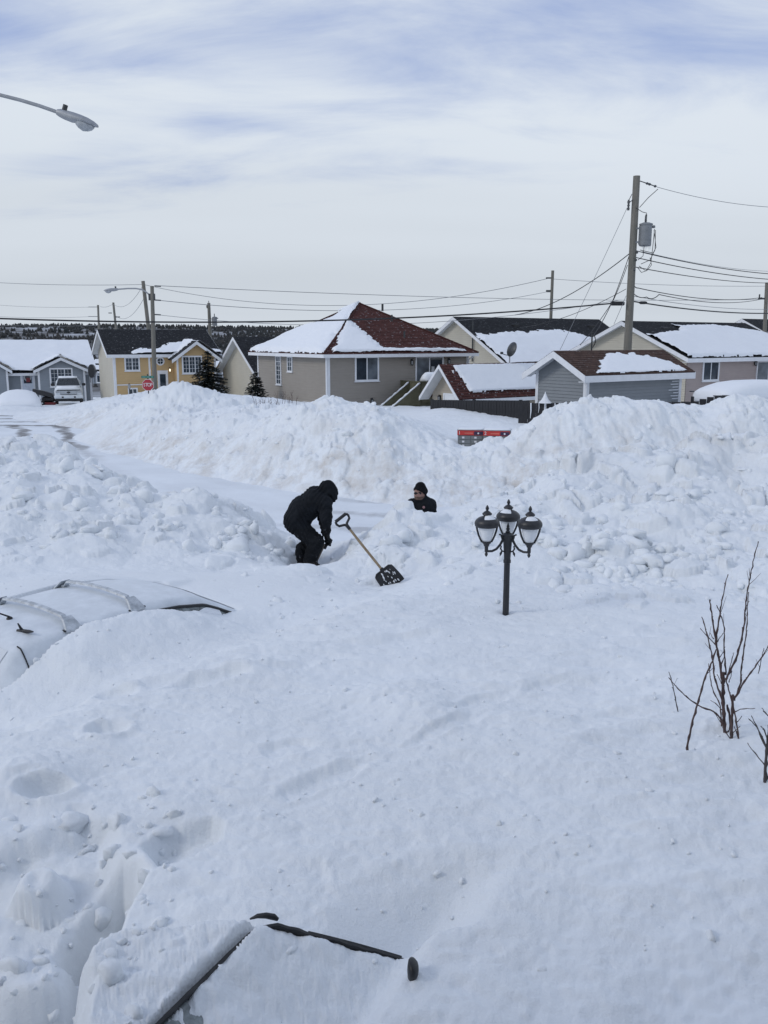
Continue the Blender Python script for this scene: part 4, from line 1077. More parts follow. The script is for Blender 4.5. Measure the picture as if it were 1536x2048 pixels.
# ================================================================== HILLS AND FOREST
def hill_z(X, Y):
    d = np.hypot(X, Y)
    top = 15 - 5 * sstep(-150, 350, X / np.maximum(d, 1) * 900) + 7 * fbm(X / 420.0, Y / 420.0, 201, 3)
    return -4.6 - 12 * sstep(125, 240, d) * sstep(900, 300, d) + (top + 4.6) * sstep(350, 1100, d) + 1.2 * fbm(X / 60.0, Y / 60.0, 202, 4)
t = NT('far_ground'); p = t.pos()
t.set(**{'Base Color': t.ramp(t.noise(p, 0.02, 6, 0.65), [(0.45, (0.10, 0.10, 0.10)), (0.6, (0.34, 0.36, 0.39)), (0.68, (0.7, 0.73, 0.78))]), 'Roughness': 0.9})
_a = np.concatenate([np.linspace(-1.6, -0.5, 20), np.linspace(-0.48, 0.48, 120), np.linspace(0.5, 1.6, 20)])
_r = np.concatenate([np.linspace(124, 300, 40), np.linspace(310, 1000, 60), np.linspace(1030, 3400, 30)])
A_, R_ = np.meshgrid(_a, _r); Xh, Yh = R_ * np.sin(A_), R_ * np.cos(A_); Zh = hill_z(Xh, Yh)
tag(obj('hills', grid_mesh('hills', Xh, Yh, Zh, t.m)), 'low wooded ridge closing the view behind the houses', None, None, 'structure')
# forest: conifers and bare birches, too many to count
def forest(n=18000):
    rg = np.random.default_rng(5)
    ang = rg.uniform(-0.62, 0.62, n * 3); rad = 380 * np.exp(rg.uniform(0, 1, n * 3) ** 0.7 * math.log(1500 / 380.0))
    X, Y = rad * np.sin(ang), rad * np.cos(ang)
    clear = fbm(X / 70.0, Y / 45.0, 301, 3)
    keep = (clear < 0.20) & (fbm(X / 25.0, Y / 25.0, 302, 2) < 0.30)
    X, Y, rad = X[keep][:n], Y[keep][:n], rad[keep][:n]; n = len(X)
    Z = hill_z(X, Y); hgt = rg.uniform(2.2, 4.6, n); w = hgt * rg.uniform(0.35, 0.65, n)
    seg = 5; tiers = 3; V = []; F = []
    vs = []
    for k in range(tiers):
        z0, z1, rr = 0.12 + 0.27 * k, 0.55 + 0.225 * k, 1.0 - 0.28 * k
        ring = [(rr * math.cos(2 * math.pi * (j + .3 * k) / seg), rr * math.sin(2 * math.pi * (j + .3 * k) / seg), z0) for j in range(seg)] + [(0, 0, z1)]
        o = len(vs); vs += ring; F += [(o + j, o + (j + 1) % seg, o + seg) for j in range(seg)]
    vs = np.array(vs); F = np.array(F)
    rot = rg.uniform(0, 6.28, n); jit = rg.uniform(0.75, 1.25, (n, len(vs)))
    cx = (vs[None, :, 0] * np.cos(rot)[:, None] - vs[None, :, 1] * np.sin(rot)[:, None]) * w[:, None] * jit + X[:, None]
    cy = (vs[None, :, 0] * np.sin(rot)[:, None] + vs[None, :, 1] * np.cos(rot)[:, None]) * w[:, None] * jit + Y[:, None]
    cz = vs[None, :, 2] * hgt[:, None] + Z[:, None] - 0.3
    co = np.stack([cx, cy, cz], -1).reshape(-1, 3); fc = (F[None] + (np.arange(n) * len(vs))[:, None, None]).reshape(-1, 3)
    me = bpy.data.meshes.new('forest'); me.vertices.add(len(co)); me.vertices.foreach_set('co', co.astype(np.float32).ravel())
    me.loops.add(len(fc) * 3); me.polygons.add(len(fc)); me.loops.foreach_set('vertex_index', fc.astype(np.int32).ravel())
    me.polygons.foreach_set('loop_start', np.arange(0, len(fc) * 3, 3, dtype=np.int32)); me.polygons.foreach_set('loop_total', np.full(len(fc), 3, np.int32))
    t = NT('far_forest'); p = t.pos()
    t.set(**{'Base Color': t.ramp(t.noise(p, 0.05, 5, 0.7), [(0.35, (0.035, 0.042, 0.045)), (0.65, (0.075, 0.072, 0.070))]), 'Roughness': 0.9, 'Specular IOR Level': 0.1})
    me.materials.append(t.m); me.update(calc_edges=True)
    tag(obj('forest', me), 'dark mixed forest covering the far ridge', 'forest', None, 'stuff')
forest()

# ================================================================== POLES, LAMPS, WIRES
t = NT('pole_wood'); c = t.coord('Object', (6, 6, 0.5)); c2 = t.coord()
t.set(**{'Base Color': t.mix(0.5, t.ramp(t.noise(c, 3, 5, 0.6), [(0.3, (0.105, 0.10, 0.085)), (0.7, (0.24, 0.23, 0.20))]), t.ramp(t.noise(c2, 0.9, 4), [(0.35, (0.12, 0.125, 0.105)), (0.65, (0.21, 0.195, 0.175))])), 'Roughness': 0.85})
t.bump(t.noise(c, 8, 4), 0.5, 0.02); M_POLE = t.m
M_WIRE = plain('wire_rubber', (0.022, 0.023, 0.026), 0.6)
M_WIREG = plain('wire_aluminium', (0.20, 0.21, 0.225), 0.5)
M_INSUL = plain('insulator', (0.08, 0.085, 0.09), 0.3)
M_TANKGREY = plain('transformer_grey', (0.20, 0.215, 0.23), 0.5, 0.2, 4)
M_ICE = plain('ice', (0.62, 0.66, 0.70), 0.25, 0.05)
M_STEEL = plain('galvanised_steel', (0.33, 0.345, 0.365), 0.45, 0.12, 8, 0.1, 80, 0.5)
def pole(label, base_px, base_py, top_px, top_py, Y, zb, r0, r1, dy=0.0, name='utility_pole'):
    """wooden pole; its foot is put at height zb along the same lean"""
    tp, lo = at(top_px, top_py, Y + dy), at(base_px, base_py, Y)
    k = (zb - lo.z) / (tp.z - lo.z); ft = lo.lerp(tp, k)
    r = thing(name, label, 'utility pole', ft)
    m = MB(); n = 10; d = tp - ft
    m.tube([d * (i / n) for i in range(n + 1)], [r0 + (r1 - r0) * i / n for i in range(n + 1)], 14)
    m.build('pole', M_POLE, r, 50)
    return r, ft, tp
def transformer(r, p, ft, s=1.0):
    """grey can with bushing, lid rim, hanger brackets; p = centre of the can"""
    q = p - ft; m = MB()
    m.lathe([(0.20*s, -0.42*s), (0.235*s, -0.40*s), (0.235*s, 0.36*s), (0.26*s, 0.37*s), (0.26*s, 0.42*s), (0.12*s, 0.47*s)], 20, q)
    o = m.build('transformer', M_TANKGREY, r, 40)
    m = MB(); m.lathe([(0.055*s, 0.46*s), (0.03*s, 0.5*s), (0.06*s, 0.53*s), (0.03*s, 0.57*s), (0.055*s, 0.6*s), (0.03*s, 0.64*s), (0.05*s, 0.67*s), (0.02*s, 0.78*s)], 10, q + Vector((-0.02*s, 0, 0))); m.build('bushing', M_INSUL, o, 40)
    m = MB(); m.box(q + Vector((-0.40*s, -0.04, 0.22*s)), q + Vector((-0.22*s, 0.04, 0.28*s))); m.box(q + Vector((-0.40*s, -0.04, -0.30*s)), q + Vector((-0.22*s, 0.04, -0.24*s))); m.box(q + Vector((-0.26*s, -0.05, -0.36*s)), q + Vector((-0.235*s, 0.05, 0.34*s))); m.build('hanger', M_TANKGREY, o)
    m = MB(); m.lathe([(0.05*s, 0.26*s), (0.07*s, 0.30*s), (0.05*s, 0.36*s)], 8, q + Vector((0.30*s, -0.02, 0))); m.box(q + Vector((0.22*s, -0.04, 0.28*s)), q + Vector((0.34*s, 0.02, 0.32*s))); m.build('terminal', M_TANKGREY, o)
    return o
def wire(label, pts, r, mat=None, name='power_line', sag=None, n=40, cat='wire', parent=None):
    """cable through world points with parabolic sag on each span"""
    P = [Vector(p) for p in pts]; out = []
    for i in range(len(P) - 1):
        s = sag[i] if isinstance(sag, (list, tuple)) else (sag or 0)
        for k in range(n + (i == len(P) - 2)):
            u = k / n; q = P[i].lerp(P[i + 1], u); q.z -= 4 * s * u * (1 - u); out.append(q)
    o0 = out[0].copy(); m = MB(); m.tube([q - o0 for q in out], r, 6)
    if parent is None:
        o = m.build(name, mat or M_WIRE, None, 60, o0); return tag(o, label, cat)
    o = m.build(name, mat or M_WIRE, parent, 60, o0 - parent.location); return o

# --- big pole on the right
Yp = 40.0
R1, F1, T1 = pole('thick weathered utility pole with grey transformer rising behind the grey shed', 1255, 700, 1273.5, 352, Yp, 0.4, 0.195, 0.148)
def onp(px, py, dy=0.0): return at(px, py, Yp + dy)
transformer(R1, onp(1291, 470, -0.1), F1, 1.1)
q = onp(1257, 410, -.1) - F1
m = MB(); m.lathe([(0.05, -0.22), (0.06, -0.12), (0.035, -0.1), (0.06, 0), (0.035, 0.02), (0.065, 0.12), (0.03, 0.22)], 10, q); m.tube([q + Vector((0.02, 0, .1)), q + Vector((.28, .05, .28))], .02, 6); m.build('cutout_fuse', M_INSUL, R1, 40)
for (x0, y0, x1, y1) in ((1280, 362, 1312, 373),):
    a0, a1 = onp(x0, y0) - F1, onp(x1, y1) - F1
    m = MB(); m.tube([a0, a1], .022, 6)
    for k in (.45, .6, .95): m.lathe([(.03, -.05), (.075, 0), (.03, .05)], 10, a0.lerp(a1, k))
    m.build('strain_insulator', M_INSUL, R1, 40)
m = MB()
for k, (x, y) in enumerate(((1264, 505), (1262, 520), (1259, 540))):
    m.lathe([(.03, -.05), (.06, 0), (.03, .05)], 8, onp(x + 10, y, -.15) - F1)
m.build('spool_insulators', M_INSUL, R1, 40)
q = onp(1235, 607, -.1) - F1
m = MB(); m.bevbox(q + Vector((-.30, -.1, -.09)), q + Vector((.30, .1, .09)), .04); m.build('splice_case', M_WIRE, R1)
q = onp(1286, 605, -.1) - F1
m = MB(); m.tube([q + Vector((-.18, 0, 0)), q + Vector((-.1, 0, -.01)), q + Vector((.1, 0, -.01)), q + Vector((.18, 0, 0))], [.03, .065, .065, .03], 8); m.build('splice_case', M_WIRE, R1, 40)
# drop leads from the transformer
import itertools
for pts in ([(1309, 458), (1306, 490), (1302, 525), (1292, 542), (1278, 532)], [(1311, 460), (1310, 500), (1300, 520), (1282, 528)], [(1308, 460), (1312, 495), (1306, 506), (1280, 500)],
            [(1300, 515), (1303, 530), (1294, 541), (1283, 545), (1275, 535)], [(1289, 488), (1286, 512), (1276, 520)], [(1272, 416), (1285, 424), (1293, 426), (1294, 432)], [(1316, 378), (1297, 395), (1279, 415)], [(1264, 388), (1258, 400)]):
    m = MB(); m.tube([onp(x, y, -.22) - F1 for x, y in pts], .014, 6); m.build('lead', M_WIRE, R1, 60)
for k in range(9):
    q = onp(1283 + k * 2.2, 490, -.1) - F1
    m = MB(); L_ = .10 + .16 * ((k * 37) % 10) / 10
    m.tube([q, q - Vector((0, 0, L_))], [.014, .002], 6); m.build('icicle', M_ICE, R1)
# thin far poles
R2, F2, T2 = pole('thin pole rising behind the black roof of the cream house', 1102, 628, 1105.5, 541, 75, -1, .15, .12)
m = MB(); q = at(1098, 556, 75) - F2; m.box(q + Vector((-.25, -.06, -.06)), q + Vector((.2, .06, .06))); q = at(1097, 582, 75) - F2; m.box(q + Vector((-.2, -.06, -.1)), q + Vector((.15, .06, .08))); m.build('insulator_bracket', M_INSUL, R2)
R3, F3, T3 = pole('pole with small crossarm at the right edge of the frame', 1530, 650, 1534, 565, 62, -1, .16, .12)
q = at(1524, 597, 62) - F3
m = MB(); m.box(q + Vector((-.25, -.05, -.05)), q + Vector((.4, .05, .05))); m.box(q + Vector((-.22, -.04, .05)), q + Vector((-.15, .04, .28))); m.build('crossarm', M_DARKMETAL, R3)
R4, F4, T4 = pole('leaning dark utility pole behind the yellow house', 297, 656, 286, 562, 82, -2, .20, .16)
R5, F5, T5 = pole('short utility pole left of the yellow house ridge', 198, 660, 196, 610, 120, -3, .16, .13)
m = MB()
for py in (614, 633, 651): q = at(192, py, 120) - F5; m.box(q + Vector((-1.0, -.04, -.04)), q + Vector((.2, .04, .04)))
m.build('crossarm', M_WIREG, R5)
R6, F6, T6 = pole('slightly leaning short utility pole above the yellow house roof', 232, 657, 226.5, 605, 110, -3, .16, .13)
m = MB(); q = at(233, 634, 110) - F6; m.box(q + Vector((-.1, -.05, -.06)), q + Vector((.42, .05, .06))); q = at(222, 626, 110) - F6; m.box(q + Vector((-.3, -.05, -.05)), q + Vector((.1, .05, .05))); m.build('crossarm', M_DARKMETAL, R6)
R7, F7, T7 = pole('utility pole with small transformer between the yellow house and the bungalow', 421, 690, 417.5, 606, 76, -1, .17, .13)
transformer(R7, at(429.5, 643, 76), F7, .85)
m = MB(); q = at(414, 613, 76) - F7; m.lathe([(.03, -.15), (.07, 0), (.03, .15)], 8, q); q = T7 - F7; m.tube([q, q + Vector((0, 0, .18))], .03, 6); m.build('insulator', M_INSUL, R7)

# --- street lamp at the corner (behind the stop sign)
def lamp_head(r, base, direc, s=1.0, hang=0.0):
    """cobra head: housing, lens bowl, photocell; base = arm end, direc = unit direction outward"""
    d = direc.normalized(); up = Vector((0, 0, 1)); up = (up - d * up.dot(d)).normalized(); sd = d.cross(up)
    def ring(t, w, zt, zb):
        o = base + d * t; out = []
        for k in range(14):
            a = 2 * math.pi * k / 14; c, sn = math.cos(a), math.sin(a)
            out.append(o + sd * (w * c) + up * ((zt if sn > 0 else zb) * abs(sn) * (1 if sn > 0 else -1)))
        return out
    prof = [(0.0, .055, .05, .05), (.06, .075, .075, .07), (.16, .09, .085, .085), (.30, .12, .095, .09), (.44, .155, .095, .06), (.58, .165, .085, .045), (.70, .14, .06, .03), (.77, .08, .03, .02), (.79, .02, .01, .01)]
    m = MB(); m.rings([ring(t * s, w * s, zt * s, zb * s) for t, w, zt, zb in prof]); o = m.build('lamp_head', M_STEEL, r, 50)
    m = MB(); lens = []
    for k in range(6):
        e = k / 5; f = math.cos(e * math.pi / 2) ** 0.6
        lens.append([base + d * ((.54 + .19 * f * math.cos(a)) * s) + sd * (.135 * f * s * math.sin(a)) - up * ((.03 + .14 * e) * s) for a in (2 * math.pi * j / 14 for j in range(14))])
    m.rings(lens); m.build('lamp_lens', M_LENS, o, 60)
    m = MB(); p0 = base + d * (.12 * s) + up * (.07 * s)
    m.tube([p0, p0 + up * (.10 * s)], .045 * s, 12); m.build('photocell', M_DARKMETAL, o, 40)
    return o
t = NT('lamp_lens'); t.set(**{'Base Color': t.ramp(t.noise(t.coord(), 14, 3), [(0.3, (0.34, 0.37, 0.40)), (0.7, (0.55, 0.58, 0.61))]), 'Roughness': 0.15, 'Transmission Weight': 0.25}); M_LENS = t.m
Yl = 50.0
tp, lo = at(304, 572, Yl), at(309.5, 775, Yl); k = (0.0 - lo.z) / (tp.z - lo.z); ft = lo.lerp(tp, k)
rl = thing('street_lamp', 'street lamp on a grey pole behind the stop sign, its arm reaching left', 'street lamp', ft)
m = MB(); m.tube([(0, 0, 0), (tp - ft) * .5, tp - ft], [.15, .125, .10], 14); m.build('lamp_pole', M_POLE, rl, 50)
arm = [at(x, y, Yl) - ft for x, y in ((305.5, 593), (299, 590), (291, 583), (283, 579), (272, 577), (255, 577), (236, 578.5))]
m = MB(); m.tube(arm, .04, 8); m.build('lamp_arm', M_STEEL, rl, 50)
lamp_head(rl, arm[-1], Vector((-1, 0, -.10)), 1.0)
m = MB(); q = at(301, 594, Yl) - ft; m.box(q + Vector((-.1, -.06, -.18)), q + Vector((.25, .06, .18))); m.build('arm_bracket', M_DARKMETAL, rl)
for py in (571, 599, 628):
    q = at(309, py + 1, Yl) - ft; m = MB(); m.tube([q, q + Vector((.35, 0, -.02))], .035, 6); m.build('insulator', M_INSUL, rl)

# --- near street lamp, its pole just outside the frame at the left
Yn = 17.5
a_pts = [(-150, 158), (-80, 170), (-30, 180), (0, 190), (40, 200), (80, 212), (114, 224)]
A = [at(x, y, Yn) for x, y in a_pts]
ft = Vector((A[0].x - .15, Yn, 0.3))
rn = thing('street_lamp', 'ice-crusted street lamp head on a long arm against the sky, upper left', 'street lamp', ft)
m = MB(); m.tube([(0, 0, 0), (0, 0, 4.5), (0, 0, A[0].z - ft.z + .3)], [.15, .13, .10], 14); m.build('lamp_pole', M_POLE, rn, 50)
m = MB(); m.tube([p - ft for p in A], .033, 10); m.build('lamp_arm', M_STEEL, rn, 50)
lamp_head(rn, A[-1] - ft, A[-1] - A[-2], 1.0)
q = at(182, 252, Yn) - ft
m = MB(); m.tube([q, q - Vector((-.01, 0, .09))], [.012, .004], 6); m.build('icicle', M_ICE, rn)

# --- wires
wire('thick black cable running level right across the whole view', [at(-260, 625, 33), at(1222, 607, 40)], .030, None, 'telephone_cable', .55)
wire('thin wire from the tall pole top to the upper right corner', [onp(1314, 374), at(1620, 416, 44)], .011, M_WIREG, sag=.25)
wire('topmost of the service cables leaving the tall pole to the right', [onp(1270, 501), at(1600, 551, 52)], .020, None, sag=.22)
wire('second of the service cables leaving the tall pole to the right', [onp(1272, 515), at(1600, 562, 52)], .020, None, sag=.2)
wire('lowest of the three service cables leaving the tall pole to the right', [onp(1270, 534), at(1534, 566, 62)], .020, None, sag=.15)
wire('fine wire just above the service cables on the right', [onp(1284, 503), at(1600, 542, 60)], .010, M_WIREG, sag=.3)
wire('slack black cable from the tall pole to the crossarm at the right edge', [onp(1266, 568), onp(1276, 576), at(1524, 595, 62)], .020, None, 'telephone_cable', [.05, .3])
wire('wavy lower cable right of the tall pole', [onp(1268, 588), onp(1293, 594), onp(1318, 589), at(1524, 598, 62)], .018, None, 'telephone_cable', [.08, .12, .3])
wire('thick lowest cable leaving the tall pole to the right', [onp(1268, 603), at(1600, 624, 55)], .030, None, 'telephone_cable', .25)
wire('thin grey cable just above the thickest cable on the right', [onp(1266, 592), at(1600, 615, 58)], .012, M_WIREG, sag=.3)
wire('black cable sloping from the tall pole down to the cream house roof', [onp(1258, 508), at(1030, 630, 54)], .022, None, 'service_drop', .45)
wire('thin guy wire from the fuse on the tall pole down to the left', [onp(1254, 416), at(1120, 700, 37.5)], .010, M_WIREG, 'guy_wire', .05, cat='wire')
wire('upper left service wire sloping from the tall pole to the cream house', [onp(1252, 578), at(1040, 655, 52)], .014, None, 'service_drop', .3)
wire('pair of dark wires hanging from the tall pole to the mast, left one', [onp(1258, 512), onp(1226, 600), at(1186, 672, 35.5)], .016, None, 'service_drop', [.05, .1])
wire('dark wire hanging from the tall pole toward the grey shed, right one', [onp(1255, 530), onp(1228, 598), at(1160, 690, 36)], .014, None, 'service_drop', [.05, .1])
wire('fine wire dropping beside the tall pole behind the splice box', [onp(1252, 592), at(1228, 648, 39)], .010, M_WIREG, 'service_drop', .02)
wire('highest thin power line, crossing from the left edge to the far thin pole', [at(-200, 549, 95), T4 + Vector((0, 0, -.3)), at(1096, 557, 75)], .020, M_WIREG, sag=[.4, 2.0])
wire('power line from the lamp pole to the right edge, upper', [at(309, 571, Yl), at(1700, 594, 80)], .015, M_WIREG, sag=.5)
wire('power line from the lamp pole sagging across behind the red roof', [at(311, 600, Yl), at(1097, 583, 75)], .016, M_WIREG, sag=1.0)
wire('faint line just under the thick black cable', [at(311, 629, Yl), at(1240, 600, 48)], .012, M_WIREG, 'telephone_cable', .9)
wire('fine line from the far thin pole to the right edge', [at(1106, 558, 75), at(1640, 570, 85)], .016, M_WIREG, sag=.3)
wire('faint upper line of the far pole line at the left edge', [at(-150, 592, 140), at(186, 614, 120)], .018, M_WIREG, sag=.6)
wire('faint middle line of the far pole line at the left edge', [at(-150, 618, 140), at(186, 633, 120)], .018, M_WIREG, sag=.6)
wire('faint lowest line of the far pole line at the left edge', [at(-150, 640, 140), at(186, 651, 120)], .018, M_WIREG, sag=.4)
wire('slack line from the leaning pole down to the short poles, upper', [at(284, 574, 82), at(226, 608, 110), at(200, 613, 120)], .018, M_WIREG, sag=[.9, .2])
wire('slack line from the leaning pole down to the short poles, lower', [at(287, 598, 82), at(232, 632, 110)], .018, M_WIREG, sag=.9)

# --- service mast on the grey shed's back side
hh = GS['h']; P = at(1183, 700, 36.6)
r = thing('service_mast', 'dark conduit mast with looped cable behind the grey shed roof', 'mast', (P.x, P.y, gz(P.x, P.y) - .2))
zt = at(1183, 664, 36.6).z - r.location.z
m = MB(); m.tube([(0, 0, 0), (0, 0, zt)], .032, 8); m.build('mast', M_DARKMETAL, r, 50)
m = MB(); m.tube([(0, -.02, zt - .02), (.07, -.03, zt - .1), (.13, -.03, zt - .3), (.11, -.03, zt - .5), (.03, -.03, zt - .62)], .014, 6); m.tube([(0, -.02, zt - .05), (.12, -.03, zt - .2), (.15, -.03, zt - .4), (.04, -.03, zt - .6)], .012, 6); m.build('cable_loop', M_WIRE, r, 60)
# --- satellite dish behind the red shed
P = at(1019, 728, 42.5); r = thing('satellite_dish', 'grey satellite dish standing behind the red-roofed shed', 'satellite dish', (P.x, P.y, gz(P.x, P.y) - .1))
zt = at(1021, 712, 42.5).z - r.location.z
m = MB(); m.tube([(0, 0, 0), (0, 0, zt - .05), (.05, .05, zt + .15)], .03, 8); m.build('dish_post', M_STEEL, r, 50)
m = MB(); n_ = 20; Mx = Matrix.Translation((.06, .0, zt + .32)) @ Matrix.Rotation(math.radians(-62), 4, 'Z') @ Matrix.Rotation(math.radians(72), 4, 'X')
m.lathe([(.02, .065), (.16, .05), (.27, .015), (.345, -.03), (.35, -.025), (.36, -.04), (.27, -.005), (.15, .035), (.02, .05)], 24, (0, 0, 0), 0, Mx); m.build('dish', M_DARKMETAL, r, 40)
m = MB(); m.tube([(.02, -.05, zt + .02), (-.25, -.12, zt + .06), (-.38, -.15, zt + .12)], .018, 6); m.bevbox((-.47, -.2, zt + .08), (-.33, -.1, zt + .20), .02); m.build('feed_arm', M_DARKMETAL, r)

# ================================================================== STOP SIGN
Ys = 48.0
P = at(296, 770, Ys); gzs = gz(P.x, Ys); lo = at(297.5, 800, Ys)
r = thing('stop_sign', 'red octagonal STOP sign with green street-name blade on a post in the snowbank', 'sign', (P.x, Ys, min(gzs, lo.z) - .35))
zc = P.z - r.location.z; R8 = .305
face = rf = R8 / math.cos(math.pi / 8)
oct_ = lambda rr, y: [(rr * math.cos(math.pi / 8 + k * math.pi / 4), y, zc + rr * math.sin(math.pi / 8 + k * math.pi / 4)) for k in range(8)]
t = NT('sign_red'); t.set(**{'Base Color': t.ramp(t.noise(t.coord(), 6, 3), [(0.3, (0.34, 0.022, 0.036)), (0.7, (0.42, 0.03, 0.045))]), 'Roughness': 0.4}); M_SRED = t.m
t = NT('sign_green'); t.set(**{'Base Color': t.ramp(t.noise(t.coord(), 9, 3), [(0.3, (0.01, 0.10, 0.075)), (0.7, (0.015, 0.15, 0.11))]), 'Roughness': 0.4}); M_SGREEN = t.m
M_SWHITE = plain('sign_white', (0.72, 0.72, 0.74), 0.4, 0.04)
m = MB(); m.rings([oct_(rf, 0), oct_(rf, -.012)]); so = m.build('sign_plate', M_SWHITE, r)
m = MB(); m.rings([oct_(rf * .94, -.0125), oct_(rf * .94, -.016)]); m.build('sign_face', M_SRED, so)
def text_part(txt, size, loc, mat, parent, name, ext=.003, rot=(math.pi / 2, 0, 0), sx=1.0):
    cu = bpy.data.curves.new(name, 'FONT'); cu.body = txt; cu.size = size; cu.align_x = 'CENTER'; cu.align_y = 'CENTER'; cu.extrude = ext; cu.resolution_u = 3
    tmp = bpy.data.objects.new('tmp', cu); COL.objects.link(tmp)
    dg = bpy.context.evaluated_depsgraph_get(); me = bpy.data.meshes.new_from_object(tmp.evaluated_get(dg)); bpy.data.objects.remove(tmp)
    me.materials.clear(); me.materials.append(mat); me.name = name
    o = obj(name, me, parent, loc); o.rotation_euler = rot; o.scale = (sx, 1, 1); return o
for i, ch in enumerate('STOP'): text_part(ch, .27, ((-.193, -.07, .058, .19)[i], -.020, zc + .005), M_SWHITE, so, 'letter', sx=.88)
m = MB(); m.box((-.03, .013, 0), (.03, .05, zc + .58)); m.build('sign_post', M_DARKMETAL, r)
m = MB(); zg = at(296, 754, Ys).z - r.location.z; m.bevbox((-.34, -.012, zg - .065), (.34, .010, zg + .065), .008); bl = m.build('name_blade', M_SGREEN, r)
M_LEG = plain('sign_legend', (0.13, 0.30, 0.26), 0.5)
for x0, x1 in ((-.30, -.10), (-.06, .12), (.19, .31)): MB().box((x0, -.0155, zg - .030), (x1, -.0125, zg + .030)).build('lettering', M_LEG, bl)
m = MB(); m.box((-.36, -.04, zg + .07), (.36, -.015, zg + .075)) if False else None
# marker post in front of the yellow house
P = at(259, 782, 55); zb = gz(P.x, 55); r = thing('marker_post', 'thin grey stake poking from the snow left of the stop sign', 'post', (P.x, 55, zb - .2))
zt = at(259, 766, 55).z - r.location.z
m = MB(); m.tube([(0, 0, 0), (0, 0, zt)], .03, 8); m.build('stake', M_DARKMETAL, r); m = MB(); m.bevbox((-.08, -.04, zt - .35), (.08, .04, zt - .08), .02); m.build('stake_box', M_GREYMETAL, r)

# ================================================================== COMMUNITY MAILBOXES
t = NT('mailbox_grey'); t.set(**{'Base Color': t.ramp(t.noise(t.coord(), 5, 4), [(0.3, (0.165, 0.18, 0.185)), (0.7, (0.215, 0.23, 0.235))]), 'Roughness': 0.5}); M_MAIL = t.m
M_MRED = plain('mailbox_red', (0.50, 0.045, 0.04), 0.45, 0.1); M_MBLUE = plain('mailbox_blue', (0.05, 0.03, 0.07), 0.4)
def mailbox(px0, px1, py, Y, num, rotdeg, label):
    p0 = at(px0, py, Y); W = .82; D = .55; Ht = 1.55
    r = thing('community_mailbox', label, 'mailbox', (p0.x, p0.y, p0.z - Ht), math.radians(rotdeg), 'community mailboxes behind the snowbank')
    m = MB(); m.bevbox((0, .012, .35), (W, D, Ht), .01); m.build('cabinet', M_MAIL, r)
    m = MB(); m.box((.15, .1, 0), (W - .15, D - .1, .349)); m.build('pedestal', M_DARKMETAL, r)
    m = MB(); m.bevbox((-.012, -.02, Ht - .135), (W - .02, .011, Ht + .012), .006); hd = m.build('header_panel', M_MRED, r)
    m = MB(); m.box((W * .62, -.024, Ht - .12), (W * .96, -.0205, Ht - .01)); m.build('emblem_panel', M_MBLUE, hd)
    m = MB(); m.lathe([(.028, 0), (.028, .003)], 12, (0, 0, 0), 0, Matrix.Translation((W * .78, -.0245, Ht - .07)) @ Matrix.Rotation(math.pi / 2, 4, 'X')); m.build('emblem', M_SWHITE, hd)
    text_part(num, .15, (.055, -.0245, Ht - .065), M_SWHITE, hd, 'number')
    t_ = MB(); t_.box((W * .26, -.0235, Ht - .085), (W * .58, -.0205, Ht - .05)); t_.build('header_print', plain('header_print', (0.62, 0.16, 0.12), 0.5) if 'header_print' not in MATS else MATS['header_print'], hd)
    cols = ((.05, .40), (.43, .77))
    for x0, x1 in cols:
        z = Ht - .15
        for k in range(8):
            m = MB(); m.bevbox((x0, -.004, z - .118), (x1, .011, z), .006); d = m.build('door', M_MAIL, r)
            m = MB(); m.box((x0 + .09, -.0075, z - .085), (x0 + .16, -.0045, z - .03)); m.build('number_plate', M_SWHITE, d)
            z -= .126
    m = MB(); m.bevbox((-.02, -.015, Ht + .014), (W + .01, D + .02, Ht + .03), .005); m.build('roof_cap', M_MAIL, r)
    m = MB(); n = 8
    m.rings([[(x, y, z) for x, y in ((.0, .02), (W * .5, .0), (W, .02), (W, D), (W * .5, D + .01), (0, D))] for z in (Ht + .031, Ht + .05)] + [[(x, y, Ht + .065) for x, y in ((.1, .1), (W * .5, .1), (W - .1, .1), (W - .1, D - .1), (W * .5, D - .1), (.1, D - .1))]])
    m.build('snow_cap', M_ROOFSNOW, r, True)
    return r
mailbox(915.5, 967, 861.5, 27.6, '1', -8, 'grey community mailbox with red header numbered 1 behind the snowbank')
mailbox(967.5, 1015, 862.5, 27.2, '2', -10, 'grey community mailbox with red header numbered 2, half buried')

# ================================================================== FENCES
def fence_run(label, A, B, top, board=.135, gap=.012, arch=0, panel=2.4, zb=0.2, mat=None, group=None, snow_top=True, wname='wooden_fence'):
    """close-boarded fence from plan point A to B; top(u) gives the height of the boards"""
    A, B = Vector(A), Vector(B); d = (B - A); L = d.length; ang = math.atan2(d.y, d.x)
    r = thing(wname, label, 'fence', (A.x, A.y, zb), ang, group)
    n = int(L / (board + gap)); mat = mat or M_FENCE
    base = MB().box((0, -.011, 0), (board, .011, 1.0)).build('board', mat, r)
    for i in range(n):
        x = i * (board + gap); o = base if i == 0 else base.copy()
        if i: COL.objects.link(o); o.parent = r
        o.location = (x, 0.004 * math.sin(i * 2.3), 0)
        u = (x / panel) % 1.0
        h = top(x / L) + arch * (4 * u * (1 - u) - .6) - zb
        o.scale = (1, 1, h)
    k = 0; x = 0
    while x < L:
        h = top(x / L) - zb + .02
        MB().box((x - .05, .016, 0), (x + .05, .11, h)).build('post', mat, r); x += panel; k += 1
    for zz in (.35, .9): MB().box((0, .0125, top(0) - zb - zz), (L, .05, top(0) - zb - zz + .09)).build('rail', mat, r)
    return r
fz = lambda py, Y: at(768, py, Y).z
A = at(862, 800, 37.5); B = at(1062, 800, 33.5)
